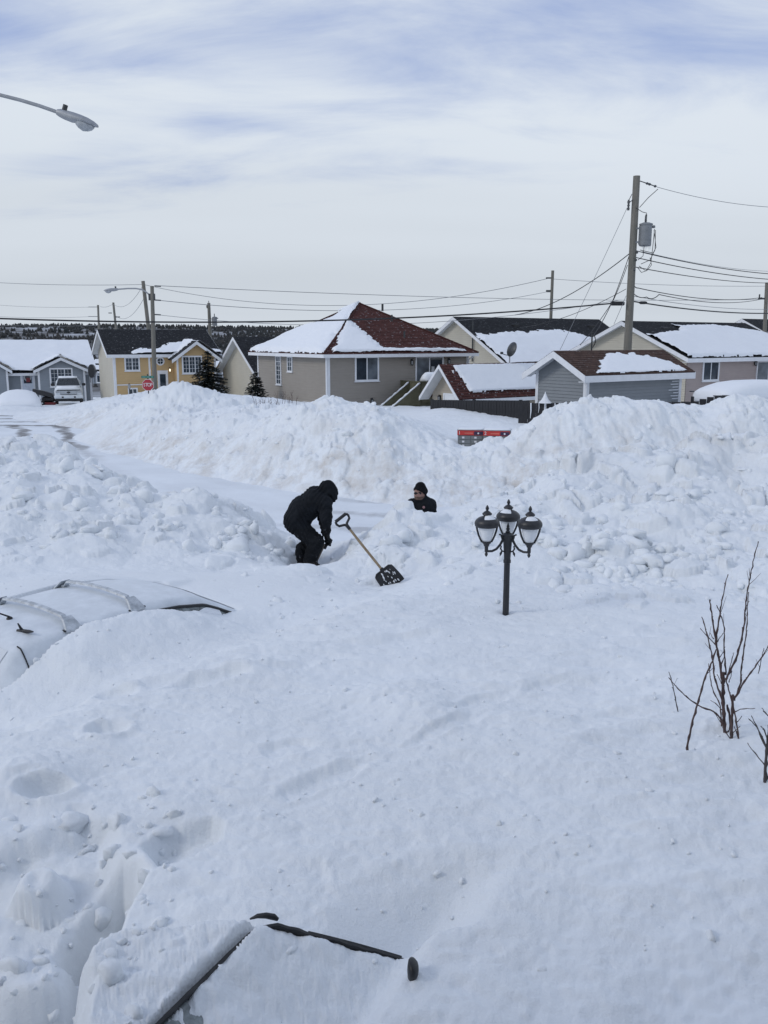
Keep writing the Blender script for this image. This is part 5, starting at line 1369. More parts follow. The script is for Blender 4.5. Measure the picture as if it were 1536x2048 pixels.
fence_run('black board fence whose top edge shows along the snow before the red shed', (A.x, A.y), (B.x, B.y), lambda u: fz(799.5, 37.5) * (1 - u) + fz(801, 33.5) * u)
A = at(1040, 800, 32.2); B = at(1390, 800, 29.3)
fence_run('black board fence below the grey shed, snow stuck between its boards', (A.x, A.y), (B.x, B.y), lambda u: fz(806, 32.2) * (1 - u) + fz(803, 29.3) * u, board=.30, gap=.012, panel=2.5)
A = at(1385, 795, 29.6); B = at(1700, 795, 28.0)
fence_run('black fence with arched tops in front of the snow-covered vehicle', (A.x, A.y), (B.x, B.y), lambda u: fz(796, 29.2), board=.215, gap=.012, arch=.24, panel=2.1)
P = at(1445, 792, 29.0)
r = thing('picnic_bench', 'thin black bench top poking up behind the arched fence', 'bench', (P.x, P.y, gz(P.x, P.y) - .1)); zt = P.z - r.location.z
MB().box((-.26, -.12, zt - .02), (.28, .12, zt + .015)).build('bench_top', M_BLACK, r); MB().box((-.03, -.03, 0), (.03, .03, zt - .021)).build('bench_leg', M_BLACK, r)
A = at(440, 770, 72); B = at(492, 770, 70)
fence_run('weathered brown board fence behind the spruce', (A.x, A.y), (B.x, B.y), lambda u: fz(756, 71), board=.16, gap=.015, mat=M_BROWNWOOD, zb=-1.4)
# snow clinging to the fence gaps
for px, w, h_ in ((1062, .05, .55), (1078, .03, .35), (1092, .03, .7), (1110, .035, .35), (1119, .06, .42), (1127, .22, .30)):
    P = at(px, 806, 32.2 - (px - 1040) / 350 * 2.9 - .06)
    m = MB(); m.tube([(0, 0, 0), (.01, 0, -h_ * .5), (-.01, 0, -h_)], [w * .5, w * .45, w * .15], 8); o = m.build('snow_streak', M_ROOFSNOW, None, 60, P); tag(o, None, None, None, 'stuff')
# small pointed white cover standing against the grey shed
P = at(1090, 806, 31.7); zb = gz(P.x, P.y)
r = thing('pointed_cover', 'small white cone-shaped cover against the grey shed, above the black fence', 'cover', (P.x, P.y, zb - .1)); z0 = P.z - r.location.z
m = MB(); m.lathe([(.245, 0), (.235, .01), (.13, .12), (.075, .22), (.035, .31), (.012, .37), (.01, .40)], 8, (0, 0, z0)); m.build('cover', M_WHITE, r, 50)
MB().tube([(0, 0, 0), (0, 0, z0)], .025, 8).build('pole', M_WHITE, r)
# ================================================================== SMOOTH BODIES (one continuous skin over a skeleton)
def sdf_mesh(prims, res, pad=0.06, fold=0.0, seed=0):
    """prims: (p, q, r_p, r_q, blend). Returns verts, quads of the smooth union (surface nets)."""
    P = np.array([[*p, *q] for p, q, *_ in prims]); R = np.array([[a, b] for _, _, a, b, _ in prims])
    lo = np.minimum(P[:, :3], P[:, 3:]).min(0) - R.max() - pad; hi = np.maximum(P[:, :3], P[:, 3:]).max(0) + R.max() + pad
    n = np.ceil((hi - lo) / res).astype(int) + 1
    ax = [lo[i] + np.arange(n[i]) * res for i in range(3)]
    G = np.stack(np.meshgrid(*ax, indexing='ij'), -1).astype(np.float32)
    D = np.full(G.shape[:3], 9.0, np.float32)
    for p, q, a, b, k in prims:
        mn = np.minimum(p, q) - max(a, b) - 0.12; mx = np.maximum(p, q) + max(a, b) + 0.12
        i0 = np.maximum(((mn - lo) / res).astype(int), 0); i1 = np.minimum(((mx - lo) / res).astype(int) + 2, n)
        sl = tuple(slice(i0[j], i1[j]) for j in range(3)); g = G[sl]
        pv = np.array(p, np.float32); d = np.array(q, np.float32) - pv; dd = max(float(d @ d), 1e-9)
        t = np.clip(((g - pv) @ d) / dd, 0, 1)
        dist = np.linalg.norm(g - pv - t[..., None] * d, axis=-1) - (a + (b - a) * t)
        cur = D[sl]
        if k > 0:
            h = np.clip(0.5 + 0.5 * (cur - dist) / k, 0, 1); D[sl] = cur * (1 - h) + dist * h - k * h * (1 - h)
        else: D[sl] = np.minimum(cur, dist)
    if fold:
        D += fold * (np.sin(G[..., 2] * 55 + 9 * np.sin(G[..., 0] * 13 + seed) + 5 * G[..., 1] * 6) * 0.6 + np.sin(G[..., 0] * 47 + G[..., 2] * 31 + 6 * np.sin(G[..., 1] * 17)) * 0.4).astype(np.float32) * (D < 0.05)
    S = D < 0
    c = [S[i:n[0] - 1 + i, j:n[1] - 1 + j, k:n[2] - 1 + k] for i in (0, 1) for j in (0, 1) for k in (0, 1)]
    cnt = sum(x.astype(np.int8) for x in c); act = (cnt > 0) & (cnt < 8)
    idx = -np.ones(act.shape, int); cells = np.argwhere(act); idx[act] = np.arange(len(cells))
    acc = np.zeros((len(cells), 3)); num = np.zeros(len(cells))
    corners = [(i, j, k) for i in (0, 1) for j in (0, 1) for k in (0, 1)]
    for a in range(8):
        for ax_ in range(3):
            if corners[a][ax_] == 0:
                b = list(corners[a]); b[ax_] = 1
                ia = cells + corners[a]; ib = cells + b
                da = D[ia[:, 0], ia[:, 1], ia[:, 2]]; db = D[ib[:, 0], ib[:, 1], ib[:, 2]]
                x = (da < 0) != (db < 0); t = np.where(x, da / np.where(x, da - db, 1), 0)
                acc[x] += (np.array(corners[a]) + t[:, None] * (np.array(b) - corners[a]))[x]; num[x] += 1
    V = lo + (cells + acc / num[:, None]) * res
    Q = []
    for ax_ in range(3):
        o1, o2 = [(1, 2), (2, 0), (0, 1)][ax_]
        sl0 = [slice(1, n[i] - 1) for i in range(3)]; sl0[ax_] = slice(0, n[ax_] - 1)
        sl1 = list(sl0); sl1[ax_] = slice(1, n[ax_])
        A, B = S[tuple(sl0)], S[tuple(sl1)]; e = np.argwhere(A != B); flip = A[A != B]
        e = e + np.array([0 if i == ax_ else 1 for i in range(3)])
        def cell(d1, d2):
            k = e.copy(); k[:, o1] -= d1; k[:, o2] -= d2; return idx[k[:, 0], k[:, 1], k[:, 2]]
        q = np.stack([cell(0, 0), cell(1, 0), cell(1, 1), cell(0, 1)], 1)
        q[~flip] = q[~flip][:, ::-1]; Q.append(q)
    Q = np.concatenate(Q); Q = Q[(Q >= 0).all(1)]
    return V, Q
def sdf_obj(name, prims, res, mats, parent=None, fold=0.0, region=None, loc=None, seed=0):
    V, Q = sdf_mesh(prims, res, fold=fold, seed=seed)
    me = bpy.data.meshes.new(name); me.from_pydata(V.tolist(), [], Q.tolist())
    for m in (mats if isinstance(mats, (list, tuple)) else [mats]): me.materials.append(m)
    me.polygons.foreach_set('use_smooth', [True] * len(me.polygons))
    if region is not None:
        cen = V[Q].mean(1); me.polygons.foreach_set('material_index', region(cen).astype(np.int32))
    me.update(); bm_fix(me)
    return obj(name, me, parent, loc)
def fabric(name, col, rough=0.85, sheen=0.0, snow=0.0):
    t = NT(name); c = t.coord()
    t.set(**{'Base Color': t.ramp(t.noise(c, 5, 5, 0.6), [(0.3, tuple(v * .7 for v in col)), (0.7, tuple(v * 1.4 for v in col))]), 'Roughness': rough, 'Sheen Weight': sheen, 'Specular IOR Level': 0.12})
    if snow:
        b = t.p.inputs['Base Color'].links[0].from_socket
        k = t.math('MULTIPLY', t.ramp(t.noise(c, 26, 4, 0.7), [(0.60, 0.0), (0.68, 1.0)]), t.ramp(t.noise(c, 3.0, 2), [(0.42, 0.0), (0.62, snow)]))
        t.set(**{'Base Color': t.mix(k, b, (0.5, 0.53, 0.57))})
    t.bump(t.math('ADD', t.noise(c, 7, 3, 0.5, 1.2), t.math('MULTIPLY', t.noise(c, 30, 5, 0.6), 0.3)), 0.9, 0.03); return t.m
F_JACKET = fabric('black_jacket', (0.011, 0.013, 0.0165)); F_PANTS = fabric('black_snow_pants', (0.010, 0.0115, 0.014), snow=.45); F_BOOT = fabric('black_boots', (0.016, 0.015, 0.015), 0.6, snow=.8)
F_GLOVE = fabric('dark_gloves', (0.022, 0.024, 0.026)); F_HAT = fabric('black_knit', (0.009, 0.009, 0.011), 0.9)
t = NT('skin'); t.set(**{'Base Color': t.ramp(t.noise(t.coord(), 18, 3), [(0.3, (0.25, 0.135, 0.11)), (0.7, (0.34, 0.195, 0.16))]), 'Roughness': 0.5}); M_SKIN = t.m
M_BEARD = plain('beard', (0.13, 0.085, 0.07), 0.9, 0.4, 40); M_SHADES = plain('sunglasses', (0.012, 0.011, 0.014), 0.12)

def hand(prims_out, wrist, palm_c, fdir, side, curl, s=1.0):
    """palm + four fingers + thumb as capsules; fdir: finger direction, side: across the palm, curl: direction fingers bend to"""
    w, pc, f, sd, cu = (Vector(v) for v in (wrist, palm_c, fdir, side, curl)); f.normalize(); sd.normalize(); cu.normalize()
    A = lambda p, q, a, b, k: prims_out.append((np.array(p), np.array(q), a * s, b * s, k))
    A(w, pc, .034, .036, .03)
    for i, (o, L) in enumerate(((-.030, .070), (-.010, .080), (.011, .074), (.030, .058))):
        k0 = pc + sd * o * s + f * .035 * s; k1 = k0 + (f * .75 + cu * .55) * (L * .5) * s; k2 = k1 + (cu * .95 - f * .25) * (L * .5) * s; k3 = k2 + (-f * .8 + cu * .1) * (L * .3) * s
        A(pc + sd * o * .8 * s, k0, .017, .0135, .012); A(k0, k1, .0135, .0125, .006); A(k1, k2, .0125, .0115, .006); A(k2, k3, .0115, .010, .006)
    t0 = pc - sd * .030 * s - f * .012 * s; t1 = t0 + (-sd * .8 + cu * .5 + f * .2) * .038 * s; t2 = t1 + (cu * .8 + f * .35 + sd * .3) * .034 * s
    A(t0, t1, .017, .014, .012); A(t1, t2, .014, .011, .006)

# ------------------------------------------------------------------ first digger: bent over, facing right, hood up
Y1 = 13.0
BASE1 = at(612, 1130, Y1); BASE1.z = gz(BASE1.x, BASE1.y) - .10
def w1(px, py, dy=0.0): return np.array(at(px, py, Y1 + dy) - BASE1)
pr = []
def C(p, q, a, b, k=.05): pr.append((p, q, a, b, k))
C(w1(592, 1040), w1(607, 1020), .185, .195, .05)                     # pelvis to waist
C(w1(607, 1020), w1(630, 1003), .195, .200, .08)                     # belly to chest
C(w1(630, 1001, -.10), w1(630, 1000, .10), .170, .170, .06)
C(w1(647, 1005, -.20), w1(634, 993, .20), .105, .110, .08)           # shoulder girdle
C(w1(629, 986, .10), w1(640, 985, .06), .110, .095, .05)             # bunched hood collar on the far shoulder
C(w1(642, 991), w1(652, 986), .085, .085, .05)                       # neck
C(w1(655, 977.5), w1(659, 985), .130, .128, .04)                     # hooded head
C(w1(659, 985), w1(663, 995), .122, .080, .04)
C(w1(651, 1006, -.20), w1(652, 1036, -.25), .105, .088, .04)         # near arm
C(w1(652, 1036, -.25), w1(653, 1063, -.16), .086, .062, .03)
C(w1(638, 997, .20), w1(646, 1034, .22), .100, .085, .04)            # far arm
C(w1(646, 1034, .22), w1(650, 1064, .07), .082, .060, .03)
C(w1(590, 1043, -.09), w1(592, 1045, .09), .160, .155, .05)          # seat
C(w1(596, 1051, -.10), w1(631, 1083, -.15), .150, .118, .05)         # near leg
C(w1(631, 1083, -.15), w1(621, 1119, -.14), .116, .100, .03)
C(w1(600, 1050, .10), w1(620, 1080, .14), .145, .115, .05)           # far leg
C(w1(620, 1080, .14), w1(607, 1112, .15), .112, .098, .03)
C(w1(621, 1119, -.14), w1(620, 1131, -.15), .098, .085, .03)         # boots, half sunk
C(w1(618, 1131, -.16), w1(633, 1133, -.20), .066, .055, .03)
C(w1(607, 1112, .15), w1(605, 1126, .14), .096, .084, .03)
C(w1(605, 1126, .14), w1(618, 1129, .10), .064, .055, .03)
C(w1(636, 1084, -.19), w1(631, 1096, -.18), .085, .090, .04)         # loose cloth over the knee
C(w1(604, 1098, .12), w1(604, 1108, .13), .100, .100, .04)
hand(pr, w1(654, 1064, -.16), w1(656, 1073, -.11), Vector((.35, .1, -1)), Vector((.2, 1, 0)), Vector((.2, .9, -.2)))
hand(pr, w1(650, 1066, .07), w1(655, 1080, .0), Vector((.5, -.3, -1)), Vector((.4, .9, .2)), Vector((.4, -.8, -.2)))
def reg1(c):
    z = c[:, 2]; top = w1(600, 1050)[2]
    m = np.where(z < top, 1, 0); m = np.where(z < w1(612, 1116)[2], 2, m)
    gl = (c[:, 0] > w1(650, 1065)[0] - .03) & (z < w1(650, 1064)[2]) & (z > w1(650, 1098)[2]); m = np.where(gl & (np.abs(c[:, 1] + .04) < .17), 3, m)
    return m
d1 = thing('person', 'person in black hooded jacket and snow pants bent over digging', 'person', BASE1)
sdf_obj('body', pr, .0115, [F_JACKET, F_PANTS, F_BOOT, F_GLOVE], d1, .010, reg1)
# jacket details: hem, pull cords
hm = MB(); hm.tube([w1(572.5, 1034, -.02), w1(571.5, 1040, -.03), w1(571, 1043, -.03)], .006, 6); hm.build('drawcord', F_JACKET, d1)
hm = MB(); hm.tube([w1(661, 1026, -.31), w1(663, 1034, -.32), w1(664, 1037, -.32)], .006, 6); hm.build('pocket_flap', F_JACKET, d1)
# the shovel in his hands: grip between the gloves, shaft down past his shins into the snow
def dgrip(r, c, axis, across, s=1.0, mat=None, wd=1.0):
    """D-shaped grip: c = centre of the crossbar, axis points down the shaft"""
    c, ax, ac = Vector(c), Vector(axis).normalized(), Vector(across).normalized()
    m = MB(); m.tube([c - ac * .055 * s * wd, c + ac * .055 * s * wd], .019 * s, 10)
    for sg in (-1, 1): m.tube([c + ac * .055 * sg * s * wd, c + ac * .060 * sg * s * wd + ax * .03 * s, c + ac * .052 * sg * s * wd + ax * .062 * s, c + ac * .02 * sg * s + ax * .085 * s, c + ax * .105 * s], [.013 * s, .014 * s, .014 * s, .014 * s, .018 * s], 8)
    m.tube([c + ax * .10 * s, c + ax * .16 * s], [.021 * s, .019 * s], 10)
    return m.build('grip', mat or M_BLACK, r, 50)
g0 = Vector(w1(656, 1075, -.06)); g1 = Vector(w1(625, 1140, .02)); ax = (g1 - g0).normalized()
r = thing('snow_shovel', "shovel gripped in the bent digger's gloves, mostly hidden in snow", 'shovel', BASE1)
dgrip(r, g0 + Vector((.02, 0, -.02)), ax, Vector((.55, -.75, -.3)), 1.1)
m = MB(); m.tube([g0 + ax * .12, g1 + ax * .25], .015, 10); m.build('shaft', M_BROWNWOOD, r, 50)
m = MB(); e = g1 + ax * .25; m.rings([[e + Vector((-.04, y, .02)) + ax * t for y in (-w, -w * .3, w * .3, w)] + [e + Vector((-.02, y, .0)) + ax * t for y in (w, w * .3, -w * .3, -w)] for t, w in ((0, .08), (.06, .2), (.3, .22))]); m.build('blade', M_BLACK, r)

# ------------------------------------------------------------------ second digger: behind the mound, hat and sunglasses
Y2 = 15.0
BASE2 = at(843, 1000, Y2); BASE2.z = gz(BASE2.x, BASE2.y)
def w2(px, py, dy=0.0): return np.array(at(px, py + 2.5, Y2 + dy) - BASE2)
pr = []; 
zf_ = lambda z, x, y=0.0: np.array((w2(843, 1000)[0] + x, y, z))
chest, hips = w2(848, 1018, .02), None
C(w2(848, 1012, .02), w2(850, 1034, .06), .165, .160, .05)
C(w2(850, 1034, .06), w2(851, 1060, .10), .160, .155, .06)
C(w2(824, 1005, .02), w2(862, 1006, .06), .090, .096, .07)
C(w2(842, 995, .03), w2(828, 1005, .03), .062, .070, .05); C(w2(845, 994, .04), w2(860, 1006, .06), .066, .072, .05)
C(w2(842, 993, .02), w2(841, 987, .0), .062, .060, .03)
C(w2(839.5, 978.5, -.01), w2(838, 987, -.03), .098, .082, .03)          # skull to jaw
C(w2(846, 994, .05), w2(836, 997, -.04), .078, .060, .03)                 # collar
C(w2(836, 990, -.06), w2(835.5, 993, -.065), .055, .045, .03)            # chin, beard volume
C(w2(834.6, 985.5, -.115), w2(834.2, 988, -.128), .013, .017, .012)      # nose
C(w2(849.5, 983, .0), w2(849.5, 986, .0), .016, .013, .01)               # ear
C(w2(825, 1006, .02), w2(815, 1012, -.14), .078, .064, .05); C(w2(815, 1012, -.14), w2(812, 1030, -.34), .062, .048, .03)
C(w2(861, 1008, .06), w2(868.5, 1029, .0), .078, .062, .05); C(w2(868.5, 1029, .0), w2(860, 1040, -.26), .062, .048, .03)
hand(pr, w2(812, 1030, -.34), w2(812.5, 1035, -.41), Vector((.1, -.7, -.5)), Vector((1, 0, 0)), Vector((.1, .2, -1)))
hand(pr, w2(860, 1040, -.26), w2(856, 1043, -.34), Vector((-.4, -.7, -.4)), Vector((.8, -.5, 0)), Vector((.1, .2, -1)))
hz = w2(851, 1060, .10); g2 = -.0
for sx in (-1, 1):
    hip = hz + np.array((.09 * sx, 0, -.02)); L = hip[2] - .0
    kn = np.array((hip[0] + .02 * sx, hip[1] - .06, hip[2] * .52)); an = np.array((hip[0] + .03 * sx, hip[1] + .04, .09))
    C(hip, kn, .115, .085, .05); C(kn, an, .083, .065, .03); C(an, an - np.array((0, .02, .05)), .065, .055, .03); C(an - np.array((0, .02, .05)), an - np.array((0, .17, .055)), .055, .045, .03)
zhat = w2(838, 982)[2]
def reg2(c):
    m = np.zeros(len(c), int); z = c[:, 2]
    m[z < hz[2] + .02] = 1; m[z < .16] = 2
    head = (np.linalg.norm(c - w2(837, 983.5, -.05), axis=1) < .125) & (z > w2(838, 997)[2]) & (c[:, 1] < .03); m[head] = 3
    beard = head & (z < w2(838, 988.5)[2]); m[beard] = 4
    hands = (c[:, 1] < -.37) & (z > .5) & (z < w2(812, 1028)[2]); m[hands] = 5
    return m
d2 = thing('person', 'bearded man in black hat and sunglasses standing chest-deep behind the snow mound', 'person', BASE2)
sdf_obj('body', pr, .0115, [F_JACKET, F_PANTS, F_BOOT, M_SKIN, M_BEARD, F_GLOVE], d2, .004, reg2, seed=2)
hp = [(w2(841, 972, .0), w2(840, 977, -.005), .094, .112, .04), (w2(846, 980, .035), w2(845, 984, .045), .085, .075, .04)]
V, Q = sdf_mesh(hp, .009, fold=.002)
cz = V[Q].mean(1); keepq = cz[:, 2] > w2(838, 980.5)[2] - .38 * (cz[:, 1] + .10) - .06 * np.sin(cz[:, 0] * 9)
me = bpy.data.meshes.new('knit_hat'); me.from_pydata(V.tolist(), [], Q[keepq].tolist()); me.materials.append(F_HAT); me.polygons.foreach_set('use_smooth', [True] * len(me.polygons)); me.update(); obj('knit_hat', me, d2)
c = w2(835.3, 984.2, -.118)
m = MB()
for o in (-.033, .033): m.lathe([(.024, -.004), (.030, 0), (.024, .004)], 14, (0, 0, 0), 0, Matrix.Translation(Vector(c) + Vector((o, .012 * (o > 0), 0))) @ Matrix.Rotation(math.radians(-14), 4, 'Z') @ Matrix.Rotation(math.pi / 2, 4, 'X'), sx=1.12, sy=.8)
m.tube([Vector(c) + Vector((.06, .02, .004)), Vector(w2(849, 984, .0))], .005, 6); m.tube([Vector(c) + Vector((-.012, 0, .004)), Vector(c) + Vector((.012, 0, .004))], .005, 6)
m.build('sunglasses', M_SHADES, d2, 40)
bd = w2(847.5, 1012, -.155)
m = MB(); m.lathe([(.022, 0), (.022, .012), (.015, .016)], 14, (0, 0, 0), 0, Matrix.Translation(Vector(bd)) @ Matrix.Rotation(math.pi / 2, 4, 'X')); m.build('badge', plain('badge', (0.30, 0.17, 0.18), 0.6), d2)

# ------------------------------------------------------------------ shovel stuck in the snow
Ysh = 10.75
pt = lambda px, py, dy=0.0: at(px, py, Ysh + dy)
b0 = pt(781, 1172)
r = thing('snow_shovel', 'black-bladed snow shovel with wooden shaft and D-grip leaning in the snow', 'shovel', b0)
L = lambda px, py, dy=0.0: pt(px, py, dy) - b0
gc = L(681.5, 1035.5, .12); sh0 = L(767, 1143, -.02); ax = (sh0 - gc).normalized(); ac = Vector((.80, .18, .56)); ac = (ac - ax * ac.dot(ax)).normalized()
dgrip(r, gc, ax, ac, 1.15, None, 1.35)
t = NT('shovel_wood'); t.set(**{'Base Color': t.ramp(t.noise(t.coord('Object', (20, 20, 3)), 3, 4), [(0.3, (0.20, 0.145, 0.085)), (0.7, (0.34, 0.26, 0.165))]), 'Roughness': 0.5}); M_SHAFT = t.m
m = MB(); m.tube([gc + ax * .16, gc.lerp(sh0, .5) + Vector((0, 0, -.004)), sh0], [.016, .017, .017], 12); m.build('shaft', M_SHAFT, r, 50)
# blade: scooped sheet, ribbed, edges raised
nrm = ax.cross(ac).normalized()
if nrm.y > 0: nrm = -nrm
sock = sh0 - ax * .04
V = []; nu_, nv_ = 15, 12
def bl(u, v, o=0.0):
    w = .125 + .015 * math.sin(v * math.pi * .5); 
    rc = max(0, .12 - v) / .12; w *= 1 - .25 * rc * rc
    dish = .05 * (1 - (2 * u - 1) ** 2) * (.3 + .7 * v) - .03 * math.sin(v * math.pi)
    rib = .004 * math.cos((2 * u - 1) * 3.5 * math.pi) if .12 < v else 0
    return sock + ac * ((2 * u - 1) * w) + ax * (.015 + v * .25) - nrm * (dish - .03 + rib) + nrm * o
m = MB(); f1 = [[bl(i / (nu_ - 1), j / (nv_ - 1)) for i in range(nu_)] for j in range(nv_)]; f2 = [[bl(i / (nu_ - 1), j / (nv_ - 1), -.006) for i in range(nu_)] for j in range(nv_)]
m.rings(f1, False, False, closed=False); m.rings(f2, False, False, closed=False)
e1 = [bl(i / (nu_ - 1), 0) for i in range(nu_)] + [bl(1, j / (nv_ - 1)) for j in range(1, nv_)] + [bl(i / (nu_ - 1), 1) for i in range(nu_ - 2, -1, -1)] + [bl(0, j / (nv_ - 1)) for j in range(nv_ - 2, 0, -1)]
m.tube(e1 + e1[:1], .010, 8, cap=False)
m.build('blade', M_BLACK, r, 40)
m = MB(); m.tube([sh0 - ax * .05, sh0 + ax * .06, sh0 + ax * .13], [.026, .030, .012], 12); m.build('socket', M_BLACK, r, 40)
rg = random.Random(3)
for k in range(30):                                        # snow stuck to the ribs
    u, v = rg.uniform(.12, .9), rg.uniform(.14, .9); c = bl(u, v, .004); s_ = rg.uniform(.004, .013)
    m = MB(); m.lathe([(s_ * .5, -.004), (s_, 0), (s_ * .7, s_ * .5), (s_ * .1, s_ * .7)], 6, (0, 0, 0), 0, Matrix.Translation(c) @ ax.to_track_quat('Y', 'Z').to_matrix().to_4x4() @ Matrix.Diagonal((1, rg.uniform(1, 2.4), 1, 1)))
    m.build('stuck_snow', M_ROOFSNOW, r, True)
# ================================================================== GARDEN LAMP POST
t = NT('lamp_black'); c = t.coord(); t.set(**{'Base Color': t.ramp(t.noise(c, 12, 4), [(0.3, (0.012, 0.013, 0.016)), (0.7, (0.026, 0.027, 0.031))]), 'Roughness': 0.42}); t.bump(t.noise(c, 90, 3), 0.15, 0.005); M_LAMP = t.m
t = NT('frosted_globe'); c = t.coord(); t.set(**{'Base Color': t.ramp(t.noise(c, 5, 4), [(0.3, (0.64, 0.66, 0.69)), (0.7, (0.80, 0.82, 0.84))]), 'Roughness': 0.28, 'Subsurface Weight': 0.0}); M_GLOBE = t.m
Yg = 8.6
tp = at(1011.5, 1222, Yg); zb = gz(tp.x, Yg)
lr = thing('lamp_post', 'black ornamental garden lamp post with three white lanterns, half buried in snow', 'lamp post', (tp.x, Yg, zb - .35))
z0 = .35 + (tp.z - zb)
HUB = z0 + .80                                              # top of hub above foot
MB().lathe([(.034, 0), (.033, .3), (.030, HUB - .30), (.038, HUB - .295), (.038, HUB - .27), (.032, HUB - .26)], 20).build('post', M_LAMP, lr, 40)
MB().lathe([(.033, HUB - .26), (.036, HUB - .20), (.042, HUB - .12), (.046, HUB - .06), (.058, HUB - .045), (.060, HUB - .01), (.044, HUB), (.026, HUB + .012)], 20).build('hub', M_LAMP, lr, 40)
MB().lathe([(.020, HUB + .01), (.024, HUB + .022), (.014, HUB + .032), (.020, HUB + .05), (.012, HUB + .065), (.016, HUB + .075), (.010, HUB + .09), (.002, HUB + .115)], 14).build('finial', M_LAMP, lr, 50)
def head(angdeg):
    a = math.radians(angdeg); d = Vector((math.cos(a), math.sin(a), 0)); R = .238; c = d * R; zl = HUB - .155      # zl: bottom of the cup stem
    arm = [d * .035 + Vector((0, 0, HUB - .035)), d * .060 + Vector((0, 0, HUB - .065)), d * .085 + Vector((0, 0, HUB - .105)), d * .125 + Vector((0, 0, HUB - .145)), d * .175 + Vector((0, 0, HUB - .162)), d * .235 + Vector((0, 0, HUB - .158))]
    ao = MB().tube(arm, [.013, .013, .012, .012, .012, .012], 10).build('arm', M_LAMP, lr, 50)
    # scrolls with arrow tips above and below the arm's root
    m = MB(); m.tube([d * .06 + Vector((0, 0, HUB - .06)), d * .068 + Vector((0, 0, HUB - .035)), d * .072 + Vector((0, 0, HUB - .012)), d * .085 + Vector((0, 0, HUB + .005))], [.008, .008, .010, .002], 8)
    m.tube([d * .060 + Vector((0, 0, HUB - .02)), d * .095 + Vector((0, 0, HUB + .002))], [.002, .009], 6); m.build('scroll', M_LAMP, ao, 50)
    m = MB(); m.tube([d * .035 + Vector((0, 0, HUB - .18)), d * .06 + Vector((0, 0, HUB - .172)), d * .078 + Vector((0, 0, HUB - .145)), d * .070 + Vector((0, 0, HUB - .115))], [.007, .008, .009, .007], 8)
    m.tube([d * .062 + Vector((0, 0, HUB - .17)), d * .075 + Vector((0, 0, HUB - .195)), d * .085 + Vector((0, 0, HUB - .225))], [.006, .013, .001], 8); m.build('scroll', M_LAMP, ao, 50)
    o = (c.x, c.y, 0)
    # lantern: drop finial, cup, frame of four ribs, globe, brimmed roof, small roof, finial
    lt = MB().lathe([(.003, zl - .058), (.012, zl - .045), (.017, zl - .030), (.010, zl - .014), (.016, zl - .008), (.018, zl), (.018, zl + .045), (.026, zl + .052), (.030, zl + .068), (.046, zl + .085), (.050, zl + .098), (.044, zl + .104)], 18, o).build('lantern', M_LAMP, lr, 40)
    MB().lathe([(.042, zl + .100), (.052, zl + .13), (.064, zl + .17), (.074, zl + .21), (.080, zl + .245), (.080, zl + .275)], 24, o).build('globe', M_GLOBE, lt, True)
    for b in (math.radians(-4), math.radians(184), math.radians(80)):
        e = Vector((math.cos(b), math.sin(b), 0))
        rr = [(.047, .092), (.062, .12), (.081, .165), (.094, .21), (.101, .245), (.106, .275)]
        MB().tube([c + e * x + Vector((0, 0, zl + y)) for x, y in rr], [.010, .010, .010, .010, .010, .012], 8).build('rib', M_LAMP, lt, 50)
    MB().lathe([(.080, zl + .250), (.108, zl + .246), (.118, zl + .256), (.123, zl + .280), (.120, zl + .296), (.106, zl + .316), (.085, zl + .334), (.052, zl + .348), (.036, zl + .352), (.034, zl + .362)], 24, o).build('roof', M_LAMP, lt, 40)
    MB().lathe([(.040, zl + .362), (.050, zl + .372), (.048, zl + .378), (.030, zl + .395), (.014, zl + .405), (.010, zl + .412), (.016, zl + .418), (.018, zl + .432), (.012, zl + .447), (.003, zl + .462)], 18, o).build('finial', M_LAMP, lt, 45)
    # dab of snow caught round the neck of the roof
    rg_ = random.Random(int(angdeg)); st = rg_.uniform(-2.4, -.8); n = 14; m = MB(); rings = []
    for x, y, t_ in ((.090, .331, .0), (.078, .340, .007), (.060, .348, .013), (.044, .356, .012), (.036, .362, .004)):
        rings.append([c + Vector((math.cos(st + (i / n - .5) * 2.4 * (1 - x * 4)) * x, math.sin(st + (i / n - .5) * 2.4 * (1 - x * 4)) * x, zl + y + t_ * math.sin(math.pi * i / n) - .001)) for i in range(n + 1)])
    m.rings(rings, False, False, closed=False); m.build('roof_snow', M_ROOFSNOW, lt, True)
for a_ in (202, 324, 82): head(a_)

